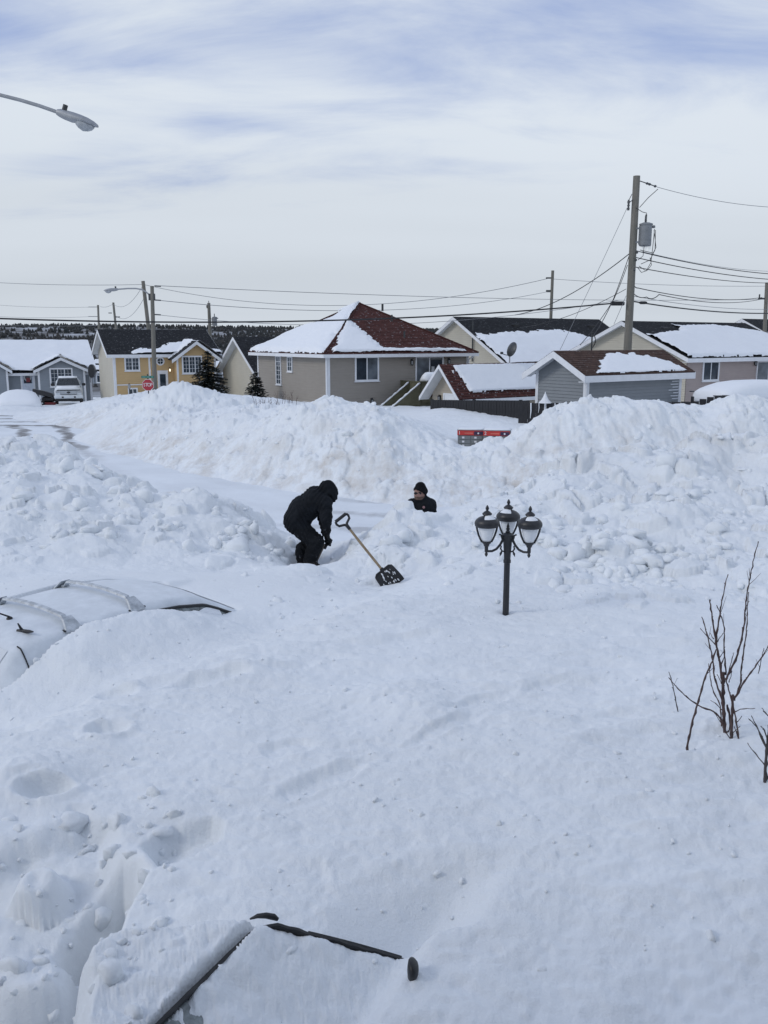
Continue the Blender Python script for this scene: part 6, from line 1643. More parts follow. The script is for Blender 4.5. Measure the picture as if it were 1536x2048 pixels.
# ================================================================== BARE SHRUBS
t = NT('red_bark'); c = t.coord(); t.set(**{'Base Color': t.ramp(t.noise(c, 25, 4), [(0.3, (0.038, 0.024, 0.024)), (0.7, (0.095, 0.055, 0.050))]), 'Roughness': 0.6}); M_BARK = t.m
t = NT('grey_bark'); c = t.coord(); t.set(**{'Base Color': t.ramp(t.noise(c, 25, 4), [(0.3, (0.035, 0.032, 0.033)), (0.7, (0.080, 0.070, 0.068))]), 'Roughness': 0.7}); M_BARKG = t.m
def zt_(x, y): return 1300 + x / 3.936, 1080 + y / 3.936     # tracing grid of the shrub's silhouette
def stems(root, base, Y, data, mat, nodes=True):
    rg = random.Random(11)
    for nm, dep, r0, r1, pts in data:
        P = []
        for i, (x, y) in enumerate(pts):
            px, py = zt_(x, y); P.append(at(px, py, Y + dep[0] + (dep[1] - dep[0]) * i / (len(pts) - 1)) - base)
        out = []; rad = []
        for i in range(len(P) - 1):
            p0, p1, p2, p3 = P[max(i - 1, 0)], P[i], P[i + 1], P[min(i + 2, len(P) - 1)]
            n = max(3, int((p2 - p1).length / .022))
            for k in range(n):
                u = k / n; out.append(0.5 * ((2 * p1) + (p2 - p0) * u + (2 * p0 - 5 * p1 + 4 * p2 - p3) * u * u + (3 * p1 - p0 - 3 * p2 + p3) * u ** 3))
        out.append(P[-1])
        n = len(out)
        for i in range(n):
            u = i / (n - 1); b = 1.0 + (.45 if (nodes and i % 3 == 0) else 0)
            rad.append((r0 + (r1 - r0) * u) * b * 1.22); out[i] = out[i] + Vector((rg.uniform(-1, 1), rg.uniform(-1, 1), rg.uniform(-1, 1))) * .0025
        m = MB(); m.tube(out, rad, 7)
        if nodes:
            for i in range(3, n - 1, 4):                    # buds
                d = (out[i + 1] - out[i - 1]).normalized(); s = Vector((rg.uniform(-1, 1), rg.uniform(-1, 1), 0)).normalized()
                m.tube([out[i], out[i] + (d * .6 + s * .5) * .018], [rad[i] * .9, rad[i] * .25], 5)
        if nodes and nm == 'stem' and n > 14:               # fine side shoots
            for q in range(max(1, n // 12)):
                i = rg.randrange(n // 4, n - 3); d = (out[i + 1] - out[i - 1]).normalized(); s = Vector((rg.uniform(-1, 1), rg.uniform(-1, 1), .2)).normalized(); L_ = rg.uniform(.03, .10)
                m.tube([out[i], out[i] + (d * .7 + s * .6) * L_ * .6, out[i] + (d * .9 + s * .7) * L_], [rad[i] * .55, rad[i] * .4, .0009], 5)
        m.build(nm, mat, root, 60)
Yb = 5.35
bp = at(*zt_(630, 1620), Yb); bp.z = gz(bp.x, bp.y)
sr = thing('shrub', 'bare reddish shrub with tall thin upright stems poking out of the snow', 'shrub', bp)
stems(sr, bp, Yb, [
 ('stem', (0, .0), .0085, .0075, [(612, 1690), (600, 1600), (582, 1400), (575, 1200), (580, 1040)]),
 ('stem', (0, .05), .0065, .0030, [(578, 1150), (548, 960), (517, 780), (490, 610), (470, 470)]),
 ('stem', (.02, .10), .0045, .0018, [(520, 790), (550, 590), (565, 480), (612, 270)]),
 ('stem', (-.02, -.10), .0055, .0018, [(596, 1100), (680, 920), (740, 680), (752, 520), (772, 380), (800, 240), (825, 110), (855, 12)]),
 ('stem', (-.04, .05), .0045, .0018, [(662, 1255), (708, 1150), (722, 1000), (760, 700), (765, 560), (778, 410)]),
 ('stem', (-.22, -.03), .0075, .0065, [(708, 1900), (670, 1680), (640, 1530), (645, 1400), (655, 1215)]),
 ('stem', (-.02, -.14), .0050, .0020, [(660, 1260), (760, 1090), (870, 940), (945, 815)]),
 ('stem', (-.30, -.02), .0055, .0035, [(320, 1730), (292, 1640), (330, 1450), (390, 1240), (430, 1090), (490, 950), (522, 860)]),
 ('stem', (-.02, .10), .0050, .0020, [(600, 1520), (555, 1410), (500, 1350), (380, 1300), (250, 1200), (148, 1085)]),
 ('stem', (-.02, .05), .0048, .0022, [(572, 1270), (510, 1080), (495, 950), (465, 810), (432, 680), (408, 605)]),
 ('stem', (.02, .08), .0042, .0018, [(597, 1060), (585, 850), (585, 700), (555, 590), (527, 515)]),
 ('stem', (-.20, 0), .0050, .0030, [(728, 1800), (690, 1500), (660, 1340), (600, 1100)]),
 ('stem', (.05, .12), .0038, .0016, [(567, 1600), (552, 1310), (500, 1200), (470, 1050), (460, 970)]),
 ('stem', (.03, .02), .0075, .0050, [(628, 1580), (632, 1420), (605, 1300)]),
 ('twig', (0, .02), .0028, .0014, [(515, 825), (450, 755), (395, 697)]), ('twig', (.02, .0), .0024, .0012, [(530, 800), (580, 735)]), ('twig', (0, -.05), .0026, .0013, [(610, 1090), (640, 960), (660, 885)]),
 ('twig', (-.1, -.12), .0026, .0012, [(712, 1800), (770, 1745), (820, 1690)]), ('twig', (-.1, -.1), .0024, .0012, [(690, 1700), (765, 1650)]), ('twig', (-.05, -.08), .0024, .0012, [(680, 1440), (725, 1385)]),
 ('twig', (0, .05), .0026, .0012, [(672, 1350), (740, 1328), (830, 1325)]), ('twig', (0, .05), .0026, .0012, [(570, 1340), (520, 1290), (475, 1262)]), ('twig', (-.05, -.05), .0024, .0012, [(650, 1520), (710, 1465)]), ('twig', (0, .04), .0024, .0012, [(548, 925), (580, 880)]), ('twig', (0, .04), .0022, .0011, [(500, 780), (472, 730)]), ('twig', (0, -.03), .0022, .0011, [(620, 1120), (650, 1030)]), ('twig', (0, -.03), .0022, .0011, [(560, 1130), (530, 1055)]),
], M_BARK)
for lab, dep, pts in (('lone bare twig rising from the snow left of the shrub', (.35, .35), [(292, 1525), (220, 1340), (180, 1150), (150, 1040)]), ('lone bare twig leaning right of the tall shrub', (1.1, 1.1), [(785, 1270), (850, 1060), (880, 920), (897, 850)]),
                      ('short upright twig at the right edge beside the shrub', (.95, .95), [(893, 1320), (898, 1200), (900, 1120)]), ('short slanting twig lying low in front of the right-hand shrub', (-.42, -.42), [(783, 1955), (850, 1845)]), ('tiny twig between the tall shrub and the right-hand shrub', (-.12, -.12), [(612, 1765), (605, 1710), (592, 1670)])):
    b_ = at(*zt_(*pts[0]), Yb + dep[0]); r = thing('twig', lab, 'twig', b_)
    stems(r, b_, Yb, [('stem', dep, .0038, .0018, pts)], M_BARKG)
bp2 = at(*zt_(905, 1900), 4.75); r = thing('shrub', 'low dark shrub cut by the right edge of the frame', 'shrub', bp2)
stems(r, bp2, 4.75, [('stem', (0, 0), .0075, .0055, [(903, 1930), (915, 1760), (925, 1600), (945, 1440)]), ('stem', (0, .05), .0038, .0016, [(920, 1650), (850, 1500), (800, 1380)]), ('stem', (0, -.05), .0036, .0016, [(916, 1620), (840, 1470), (775, 1410)]),
 ('twig', (0, .1), .0030, .0014, [(906, 1775), (830, 1680), (765, 1600)]), ('stem', (0, 0), .0036, .0016, [(925, 1560), (900, 1500), (875, 1468)]), ('stem', (0, .1), .0040, .0020, [(915, 1890), (970, 1800), (1010, 1650)]), ('stem', (0, .1), .0040, .0018, [(925, 1610), (985, 1480), (1010, 1330)]), ('twig', (0, 0), .003, .0014, [(960, 1420), (910, 1360), (878, 1320)])], M_BARKG)

# ================================================================== SPRUCES AND FAR SHRUBS
def needle_mat(name, col):
    t = NT(name); p = t.pos(); t.set(**{'Base Color': t.ramp(t.noise(p, 6, 4), [(0.3, tuple(v * .6 for v in col)), (0.7, tuple(v * 1.5 for v in col))]), 'Roughness': 0.8, 'Specular IOR Level': 0.15}); return t.m
M_NEEDLE = needle_mat('spruce_needles', (0.030, 0.038, 0.036))
def spruce(label, px, Y, top_py, hgt, wid, seed, n_wh=26):
    rg = random.Random(seed); tp = at(px, top_py, Y); b = Vector((tp.x, Y, tp.z - hgt))
    r = thing('spruce_tree', label, 'tree', b)
    MB().tube([(0, 0, 0), (0.02, 0, hgt * .5), (0, 0, hgt)], [.09, .06, .008], 8).build('trunk', M_BARKG, r, 50)
    lv, lf, sv, sf = [], [], [], []
    def quad(V, F, c, d, s, n, L, w):
        o = len(V); V += [c - s * w, c + s * w, c + d * L + s * w * .45, c + d * L - s * w * .45]; F.append((o, o + 1, o + 2, o + 3))
    br = MB()
    for i in range(n_wh):
        u = (i + rg.random() * .8) / n_wh; z = hgt * (.04 + .95 * u); reach = wid * (1 - u) ** .85 * rg.uniform(.75, 1.15) + .06
        for k in range(11 if u < .8 else 5):
            a = rg.uniform(0, 6.283); rr = reach * rg.uniform(.65, 1.12)
            d = Vector((math.cos(a), math.sin(a), 0)); tip = d * rr + Vector((0, 0, z - .22 * rr + .10 * rr * rg.random())); st = Vector((0, 0, z))
            br.tube([st, tip], [.012, .003], 4)
            m_ = max(3, int(rr / .07))
            for q in range(m_):
                t_ = (q + .5) / m_; c = st.lerp(tip, t_) + Vector((rg.uniform(-.05, .05), rg.uniform(-.05, .05), rg.uniform(-.05, .03)))
                for e in range(3):
                    b2 = a + rg.uniform(-1.2, 1.2); dd = Vector((math.cos(b2), math.sin(b2), rg.uniform(-.45, .25))).normalized(); s = Vector((-math.sin(b2), math.cos(b2), rg.uniform(-.4, .4))).normalized()
                    quad(lv, lf, c, dd, s, None, rg.uniform(.09, .18), rg.uniform(.025, .055))
                if rg.random() < (.30 if d.x < .2 else .12) * (1.2 - u):
                    quad(sv, sf, c + Vector((0, 0, .03)), Vector((d.x, d.y, rg.uniform(-.2, .3))).normalized(), Vector((-d.y, d.x, 0)), None, rg.uniform(.10, .2), rg.uniform(.04, .08))
    for nm, V, F, mt in (('crown', lv, lf, M_NEEDLE), ('crown_snow', sv, sf, M_ROOFSNOW)):
        me = bpy.data.meshes.new(nm); me.from_pydata([tuple(v) for v in V], [], F); me.materials.append(mt); me.update(); obj(nm, me, r)
    br.build('branches', M_BARKG, r)
    return r
spruce('dark spruce dusted with snow in front of the yellow house', 414, 55, 699, 3.8, 1.95, 4, 46)
spruce('small snowy spruce at the left corner of the bungalow', 510.5, 46, 741, 1.75, .75, 6, 18)
def thicket(label, px0, px1, py, Y, hmin, hmax, n, seed):
    rg = random.Random(seed); A = at((px0 + px1) / 2, py, Y); b = Vector((A.x, Y, gz(A.x, Y))); r = thing('shrub', label, 'shrub', b)
    for k in range(n):
        x = at(px0 + (px1 - px0) * (k + rg.random()) / n, py, Y).x; y = Y + rg.uniform(-.3, .3); z = gz(x, y) - .1 - b.z; L = rg.uniform(hmin, hmax)
        p0 = Vector((x - b.x, y - Y, z)); lean = Vector((rg.uniform(-.28, .22), rg.uniform(-.1, .1), 1)) * L
        m = MB(); m.tube([p0, p0 + lean * .5 + Vector((.02, 0, 0)), p0 + lean], [.009, .007, .003], 5)
        for q in range(2):
            s = p0 + lean * rg.uniform(.4, .8); m.tube([s, s + Vector((rg.uniform(-.15, .15), 0, rg.uniform(.1, .25)))], [.005, .002], 4)
        m.build('stem', M_BARK, r)
thicket('row of bare reddish twigs in the snow before the bungalow', 508, 592, 812, 33, .35, .75, 20, 8)

# ================================================================== SNOW CLODS
def clods():
    """broken lumps of ploughed snow strewn over the banks"""
    rg = np.random.default_rng(12)
    import bmesh
    bm = bmesh.new(); bmesh.ops.create_icosphere(bm, subdivisions=2, radius=1.0); bv = np.array([v.co[:] for v in bm.verts]); bf = np.array([[v.index for v in f.verts] for f in bm.faces]); bm.free()
    N = 4600; az = rg.uniform(-.55, .55, N); Y = np.where(rg.random(N) < .72, rg.uniform(9.3, 16.5, N), rg.uniform(22.3, 33, N)); X = az * Y
    Z, L, D = ground_z(X, Y)
    keep = (L > .5) & (rg.random(N) < np.where(Y < 20, .34, .40)) & (Z > .35) & ~((np.abs(X - .63) < .55) & (Y > 12.2) & (Y < 15.4)); X, Y, Z = X[keep], Y[keep], Z[keep]; n = len(X)
    s = np.exp(rg.normal(-2.85, .50, n)); s = np.clip(s, .025, .20)
    # the big boulders at the foot of the right-hand pile and along the left-hand one
    bx = [(1150, 1105, 11.0, .30), (1205, 1112, 10.9, .24), (1265, 1092, 11.1, .33), (1330, 1098, 11.0, .22), (1245, 1140, 10.4, .17), (1300, 1128, 10.6, .22), (1100, 1108, 11.3, .18), (1390, 1110, 10.8, .18), (1283, 1172, 9.75, .13), (1060, 1090, 11.7, .2), (1430, 1090, 11.2, .24), (1005, 1200, 8.9, .07), (430, 1110, 12.6, .22), (210, 1110, 12.2, .22), (120, 1105, 12.2, .2), (330, 1095, 12.7, .22), (250, 1075, 12.9, .26), (480, 1085, 12.9, .22), (540, 1108, 12.9, .17), (160, 1040, 13.3, .24)]
    for c, r_, y, q in bx:
        p = at(c, r_, y)
        for k in range(7):                                  # each a knot of fused lumps, not one stone
            f_ = (0.62 if k == 0 else rg.uniform(.28, .5)); dx, dy = (0, 0) if k == 0 else rg.normal(0, .55, 2) * q
            X = np.append(X, p.x + dx); Y = np.append(Y, y + dy); Z = np.append(Z, gz(p.x + dx, y + dy) + q * .35 * rg.random()); s = np.append(s, q * f_)
    # crumbs rolled out over the yard and down into the trench
    for N2, ya, yb, xa, xb, mu, sg in ((330, 3.2, 9.6, -.46, .46, -4.55, .45), (110, 2.6, 4.8, -.50, -.26, -3.75, .55), (60, 9.0, 11.5, -.2, .46, -3.7, .5)):
        y2 = rg.uniform(ya, yb, N2); x2 = rg.uniform(xa, xb, N2) * y2; z2, l2, d2_ = ground_z(x2, y2)
        X, Y, Z, s = np.append(X, x2), np.append(Y, y2), np.append(Z, z2 + .006), np.append(s, np.clip(np.exp(rg.normal(mu, sg, N2)), .005, .075))
    n = len(X)
    sc = rg.uniform(.6, 1.35, (n, 3)); sc[:, 2] *= .85
    rot = rg.uniform(0, 6.28, n)
    B = np.repeat(bv[None], n, 0); ph = rg.uniform(0, 6.28, (n, 6))
    wob = 1 + .20 * np.sin(B[..., 0] * 2.3 + ph[:, None, 0]) * np.sin(B[..., 1] * 2.9 + ph[:, None, 1]) + .13 * np.sin(B[..., 2] * 4.7 + B[..., 0] * 3.7 + ph[:, None, 2]) + .08 * np.sin(B[..., 1] * 8.3 + ph[:, None, 3]) * np.sin(B[..., 0] * 7.1 + B[..., 2] * 6 + ph[:, None, 4]) + rg.normal(0, .05, B.shape[:2])
    # chip flat faces off
    for k in range(4):
        nv = rg.normal(size=(n, 3)); nv /= np.linalg.norm(nv, axis=1)[:, None]; dd = rg.uniform(.55, .95, n)
        pr_ = (B * nv[:, None]).sum(-1); over = np.maximum(pr_ - dd[:, None], 0); B = B - over[..., None] * nv[:, None]
    B = B * wob[..., None] * sc[:, None]
    c, d = np.cos(rot)[:, None], np.sin(rot)[:, None]
    B = np.stack([B[..., 0] * c - B[..., 1] * d, B[..., 0] * d + B[..., 1] * c, B[..., 2]], -1) * s[:, None, None]
    B += np.stack([X, Y, Z - s * rg.uniform(.10, .62, n)], -1)[:, None]
    co = B.reshape(-1, 3); fc = (bf[None] + (np.arange(n) * len(bv))[:, None, None]).reshape(-1, 3)
    me = bpy.data.meshes.new('snow_clods'); me.vertices.add(len(co)); me.vertices.foreach_set('co', co.astype(np.float32).ravel())
    me.loops.add(len(fc) * 3); me.polygons.add(len(fc)); me.loops.foreach_set('vertex_index', fc.astype(np.int32).ravel())
    me.polygons.foreach_set('loop_start', np.arange(0, len(fc) * 3, 3, dtype=np.int32)); me.polygons.foreach_set('loop_total', np.full(len(fc), 3, np.int32)); me.polygons.foreach_set('use_smooth', np.ones(len(fc), bool))
    me.materials.append(M_SNOW); me.update(calc_edges=True)
    tag(obj('snow_clods', me), 'broken lumps of ploughed snow strewn over the banks', 'snow', None, 'stuff')
clods()
# ================================================================== VEHICLES
t = NT('frosted_white_paint'); p = t.pos(); fr_ = t.noise(p, 6, 6, 0.65)
t.set(**{'Base Color': t.ramp(fr_, [(0.3, (0.62, 0.665, 0.71)), (0.65, (0.755, 0.80, 0.845))]), 'Roughness': t.ramp(fr_, [(0.35, 0.35), (0.6, 0.75)]), 'Specular IOR Level': 0.35}); t.bump(t.noise(p, 40, 5), 0.12, 0.01); M_FROST = t.m
t = NT('frosted_silver'); p = t.pos(); t.set(**{'Base Color': t.ramp(t.noise(p, 14, 5, 0.65), [(0.35, (0.36, 0.39, 0.42)), (0.65, (0.62, 0.66, 0.70))]), 'Roughness': 0.5, 'Metallic': 0.2}); M_RAILBAR = t.m
t = NT('car_glass'); p = t.pos(); n_ = t.noise(p, 9, 5, 0.65)
t.set(**{'Base Color': t.ramp(n_, [(0.38, (0.07, 0.085, 0.090)), (0.60, (0.26, 0.30, 0.31))]), 'Roughness': 0.12, 'Specular IOR Level': 0.6}); M_CARGLASS = t.m
t = NT('snowy_glass'); p = t.pos(); n_ = t.noise(p, 3.0, 6, 0.6)
t.set(**{'Base Color': t.ramp(n_, [(0.33, (0.42, 0.46, 0.49)), (0.5, (0.66, 0.70, 0.74))]), 'Roughness': 0.55}); M_FROSTGLASS = t.m
M_SEAL = plain('rubber_seal', (0.018, 0.019, 0.021), 0.5, 0.3, 20); M_PLASTIC = plain('black_plastic', (0.020, 0.021, 0.024), 0.45, 0.25, 20); M_RIM = plain('wheel_rim', (0.30, 0.31, 0.33), 0.35, 0.1, 9, metal=0.7)
M_TYRE = plain('tyre', (0.02, 0.02, 0.021), 0.85, 0.2, 20); M_HEADL = plain('headlight', (0.45, 0.47, 0.50), 0.15, 0.1); M_DARKCAR = plain('dark_car_paint', (0.025, 0.027, 0.032), 0.35, 0.2, 5)

# ------------------------------------------------------------------ pale crossover buried to its windows (left)
Zc = 0.08
ca = thing('buried_car', 'white car with roof bars buried to its windows in snow, at the left edge', 'car', (CARA_O[0], CARA_O[1], Zc), CARA_H)
prof = dict(x=[-1.30, -1.22, -1.05, -.90, -.70, -.20, .30, .80, 1.15, 1.50, 1.80, 2.10, 2.60, 3.00, 3.15],
            top=[.95, 1.12, 1.42, 1.575, 1.625, 1.655, 1.66, 1.63, 1.565, 1.38, 1.21, 1.06, .98, .86, .62],
            hr=[.56, .56, .56, .57, .59, .60, .60, .59, .57, .60, .64, .72, .72, .66, .55])     # half width of roof at the drip edge
def ct(x, k): return float(np.interp(x, prof['x'], prof[k]))
def csec(x, t):
    """section of the shell: t 0 centre of roof, 1 drip edge, 2 belt line, 3 sill; returns y (right side positive), z"""
    top, hr = ct(x, 'top'), ct(x, 'hr'); belt = min(1.02, top - .04); hb = .86 if -1.2 < x < 2.6 else .80
    if t <= 1: return hr * t, top - .045 * t ** 3
    if t <= 2:
        u = t - 1; return hr + (hb - hr) * (u ** .85), (top - .045) + (belt - top + .045) * u - .0 + .02 * math.sin(u * math.pi)
    u = t - 2; return hb + .03 * math.sin(u * math.pi), belt + (.28 - belt) * u
def cpt(x, t, off=0.0):
    y, z = csec(x, abs(t)); y2, z2 = csec(x, abs(t) + .02); tx, tz = y2 - y, z2 - z; L = math.hypot(tx, tz) or 1
    ny, nz = -tz / L, tx / L
    if ny * 1 + nz * 1 < 0: ny, nz = -ny, -nz
    y, z = y + abs(ny) * off * (1 if t != 0 else 0), z + abs(nz) * off
    return Vector((x, -y if t >= 0 else y, z))
xs = np.linspace(-1.30, 3.15, 60); ts = [-3, -2.5, -2, -1.75, -1.5, -1.25, -1.06, -1, -.9, -.7, -.45, -.2, 0, .2, .45, .7, .9, 1, 1.06, 1.25, 1.5, 1.75, 2, 2.5, 3]
m = MB(); m.rings([[cpt(x, t_) for t_ in ts] for x in xs], True, True, closed=False); m.build('body', M_FROST, ca, 45)
def cpatch(name, mat, x0, x1, f0, f1, side=1, off=.006, nx=16, nt=5, par=None):
    m = MB(); m.rings([[cpt(x0 + (x1 - x0) * i / nx, side * (f0(i / nx) + (f1(i / nx) - f0(i / nx)) * j / nt), off) for j in range(nt + 1)] for i in range(nx + 1)], False, False, closed=False)
    return m.build(name, mat, par or ca, True)
for sd in (1, -1):
    w = cpatch('side_window', M_CARGLASS if sd == 1 else M_FROSTGLASS, .42, 1.62, lambda u: 1.14 + .10 * u + .35 * max(0, u - .75), lambda u: 1.88, sd, .006)
    edge = [cpt(.40 + 1.24 * u, sd * (1.12 + .10 * u + .36 * max(0, u - .75)), .012) for u in (i / 24 for i in range(25))]
    if sd == 1: MB().tube(edge, .016, 6).build('window_seal', M_SEAL, w, 50)
    cpatch('side_window', M_CARGLASS if sd == 1 else M_FROSTGLASS, -.50, .34, lambda u: 1.16, lambda u: 1.85, sd, .006)
    if sd == 1: MB().tube([cpt(.38, sd * t_, .01) for t_ in (1.14, 1.3, 1.5, 1.8)], .012, 6).build('door_pillar', M_SEAL, ca, 50)
# frost clinging to the front side window: rises from its lower edge
cpatch('window_frost', M_ROOFSNOW, .46, 1.34, lambda u: 1.24 + .10 * u + .12 * math.sin(u * 5), lambda u: 1.88, 1, .011, 20, 6)
cpatch('rear_window', M_FROSTGLASS, -1.18, -.93, lambda u: 0, lambda u: .86, 1, .008); cpatch('rear_window', M_FROSTGLASS, -1.18, -.93, lambda u: 0, lambda u: .86, -1, .008)
cpatch('windscreen', M_FROSTGLASS, 1.22, 2.02, lambda u: 0, lambda u: .88, 1, .006); cpatch('windscreen', M_FROSTGLASS, 1.22, 2.02, lambda u: 0, lambda u: .88, -1, .006)
MB().tube([cpt(-.86, t_, .004) for t_ in np.linspace(.92, 2.0, 14)], .006, 6).build('tailgate_seam', M_SEAL, ca, 60)
for xb in (-.36, .34):                                     # roof bars on feet
    arch = [cpt(xb, 0, 0) * 0 + Vector((xb + .0, -y, ct(xb, 'top') + .068 - .04 * (y / .56) ** 2 - (.045 if abs(y) > .5 else 0))) for y in np.linspace(-.56, .56, 25)]
    m = MB(); m.rings([[q + Vector((-.032, 0, -.010)), q + Vector((-.022, 0, .010)), q + Vector((.022, 0, .010)), q + Vector((.032, 0, -.010)), q + Vector((0, 0, -.018))] for q in arch]); rb = m.build('roof_bar', M_RAILBAR, ca, 40)
    for sd in (-1, 1):
        y = .56 * sd; z = ct(xb, 'top')
        m = MB(); m.rings([[Vector((xb + dx * k, y0, z + z0)) for dx in (-1, 1)] + [Vector((xb + dx * k, y0 + .03 * sd, z + z0 - .01)) for dx in (1, -1)] for k, y0, z0 in ((.085, y + .045 * sd, -.055), (.070, y + .01 * sd, -.01), (.05, y - .05 * sd, .045))]); m.build('bar_foot', M_RAILBAR, rb, 40)
        MB().box((xb - .095, y - .06, z - .058), (xb + .095, y + .06, z - .046)).build('foot_pad', M_SEAL, rb)
q = Vector((-.60, 0, ct(-.6, 'top')))
m = MB(); m.lathe([(.03, -.01), (.026, .012), (.012, .022)], 12, q); m.tube([q + Vector((0, 0, .02)), q + Vector((-.30, .02, .20))], [.008, .005], 8); m.build('antenna', M_PLASTIC, ca, 50)
q = Vector((-.70, -.36, ct(-.7, 'top') - .01))
m = MB(); m.tube([q + Vector((-.02, .05, .0)), q, q + Vector((.0, -.10, .015)), q + Vector((.01, -.15, .02))], [.012, .018, .016, .006], 8); m.tube([q, q + Vector((-.02, .03, .07))], [.016, .006], 8); m.build('roof_clip', M_PLASTIC, ca, 50)
m = MB(); m.bevbox((1.35, -1.02, 1.02), (1.50, -.86, 1.17), .04); m.build('mirror', M_FROST, ca, 40)
for x in (-.55, 2.25):
    for sd in (-1, 1):
        Mx = Matrix.Translation((x, .74 * sd, .33)) @ Matrix.Rotation(math.pi / 2, 4, 'X')
        wh = MB().lathe([(.20, -.10), (.33, -.09), (.335, 0), (.33, .09), (.20, .10)], 24, (0, 0, 0), 0, Mx).build('tyre', M_TYRE, ca, 40)
        MB().lathe([(.19, -.098), (.195, 0), (.19, .098)], 18, (0, 0, 0), 0, Mx).build('rim', M_RIM, wh, 40)

# ------------------------------------------------------------------ dark car under the window: only its windscreen edge shows
rc, bf, rn, bn = WS['rc'], WS['bf'], WS['rn'], WS['bn']
o0 = Vector((rc.x, rc.y, 0.3))
cb = thing('buried_car', 'dark car buried under snow nearest the camera, windscreen edge and mirror showing', 'car', o0)
l = lambda v: Vector(v) - o0
ax_ = (bf - rc); ed = (rn - rc); nn = ax_.cross(ed).normalized()
if nn.z < 0: nn = -nn
def wpt(u, w, off=0.0):
    """windscreen: u 0 roof edge .. 1 bonnet edge, w 0 far pillar .. 1 near pillar"""
    p = rc.lerp(bf, u) * (1 - w) + rn.lerp(bn, u) * w
    return l(p + nn * (off - .02 * (2 * abs(w - .5)) ** 3))
m = MB(); m.rings([[wpt(u, w, -.004) for w in np.linspace(.0, 1, 16)] for u in np.linspace(0, 1, 10)], False, False, closed=False); m.build('windscreen', M_CARGLASS, cb, True)
def strip(name, pts, wdt, hgt, side):
    m = MB(); R = []
    for i, p in enumerate(pts):
        tn = (pts[min(i + 1, len(pts) - 1)] - pts[max(i - 1, 0)]).normalized(); s = tn.cross(nn).normalized() * wdt; hg = hgt * (.75 + .25 * math.sin(i * .9) * math.sin(i * .37 + 1))
        R.append([p - s, p - s * .6 + nn * hg, p + s * .6 + nn * hg, p + s, p - nn * .03])
    m.rings(R); return m.build(name, M_SEAL, cb, 40)
cor = [wpt(.0, w, .010) for w in np.linspace(1.0, .06, 44)] + [wpt(.012, .02, .012), wpt(.05, .0, .014)] + [wpt(u, -.004, .030 - .016 * max(0, u - .6)) for u in np.linspace(.1, 1.0, 34)]
strip('windscreen_trim', cor, .011, .022, 1)
m = MB(); fl = [wpt(u, -.030, .012 + .012 * math.sin(u * 3)) for u in np.linspace(.30, .96, 14)]; m.tube(fl, .007, 6); m.build('door_seal', M_SEAL, cb, 50)
mp = at(826, 1938, 3.20); q = l(mp)
m = MB(); m.rings([[q + Vector((.024 * s * math.cos(a) + o, .05 * s * math.sin(a), z)) for a in (2 * math.pi * k / 12 for k in range(12))] for z, s, o in ((-.075, .25, -.012), (-.055, .55, -.008), (-.03, .85, -.002), (-.005, 1, 0), (.015, .95, 0), (.03, .7, -.004), (.038, .3, -.01))]); m.build('mirror', M_PLASTIC, cb, 50)
rp = [l(at(x, y, 3.47)) for x, y in ((500, 1838), (515, 1832), (532, 1831), (548, 1834), (556, 1839))]
m = MB(); m.tube(rp, [.004, .010, .013, .014, .008], 8); m.build('roof_rail', M_PLASTIC, cb, 50)
ex = (bf - rc).to_2d().normalized(); ey = (rn - rc).to_2d().normalized()
def carp(u, w, z): return l(Vector((rc.x + ex.x * u + ey.x * w, rc.y + ex.y * u + ey.y * w, z)))
m = MB(); m.rings([[carp(u, w, z - .05 * (2 * abs(w / 1.1 - .5)) ** 3 - .03) for w in np.linspace(.0, 1.12, 9)] for u, z in ((-.02, 1.735), (-.2, 1.72), (-.4, 1.62), (-.5, 1.40))], False, False, closed=False); m.build('roof_panel', M_DARKCAR, cb, True)
m = MB(); m.rings([[carp(u, w, z - .04 * (2 * abs(w / 1.3 - .42)) ** 2) for w in np.linspace(-.06, 1.3, 9)] for u, z in ((.64, 1.43), (1.0, 1.34), (1.4, 1.26), (1.6, 1.10))], False, False, closed=False); m.build('bonnet', M_DARKCAR, cb, True)
m = MB(); m.rings([[carp(u, -.08, z) for z in (.55, 1.15)] + [carp(u, 1.30, z) for z in (1.15, .55)] for u in (-.46, -.3, .6, 1.60)], True, True); m.build('body', M_DARKCAR, cb)
for u in (-.1, 1.05):
    for w in (-.02, 1.2):
        c_ = carp(u, w, .62); m = MB(); m.lathe([(.2, -.1), (.31, -.09), (.31, .09), (.2, .1)], 20, (0, 0, 0), 0, Matrix.Translation(c_) @ Matrix.Rotation(math.atan2(ey.y, ey.x) + math.pi / 2, 4, 'Z') @ Matrix.Rotation(math.pi / 2, 4, 'X')); m.build('tyre', M_TYRE, cb, 40)

M_DARKGLASS = plain('dark_windscreen', (0.03, 0.036, 0.042), 0.3, 0.3, 5)
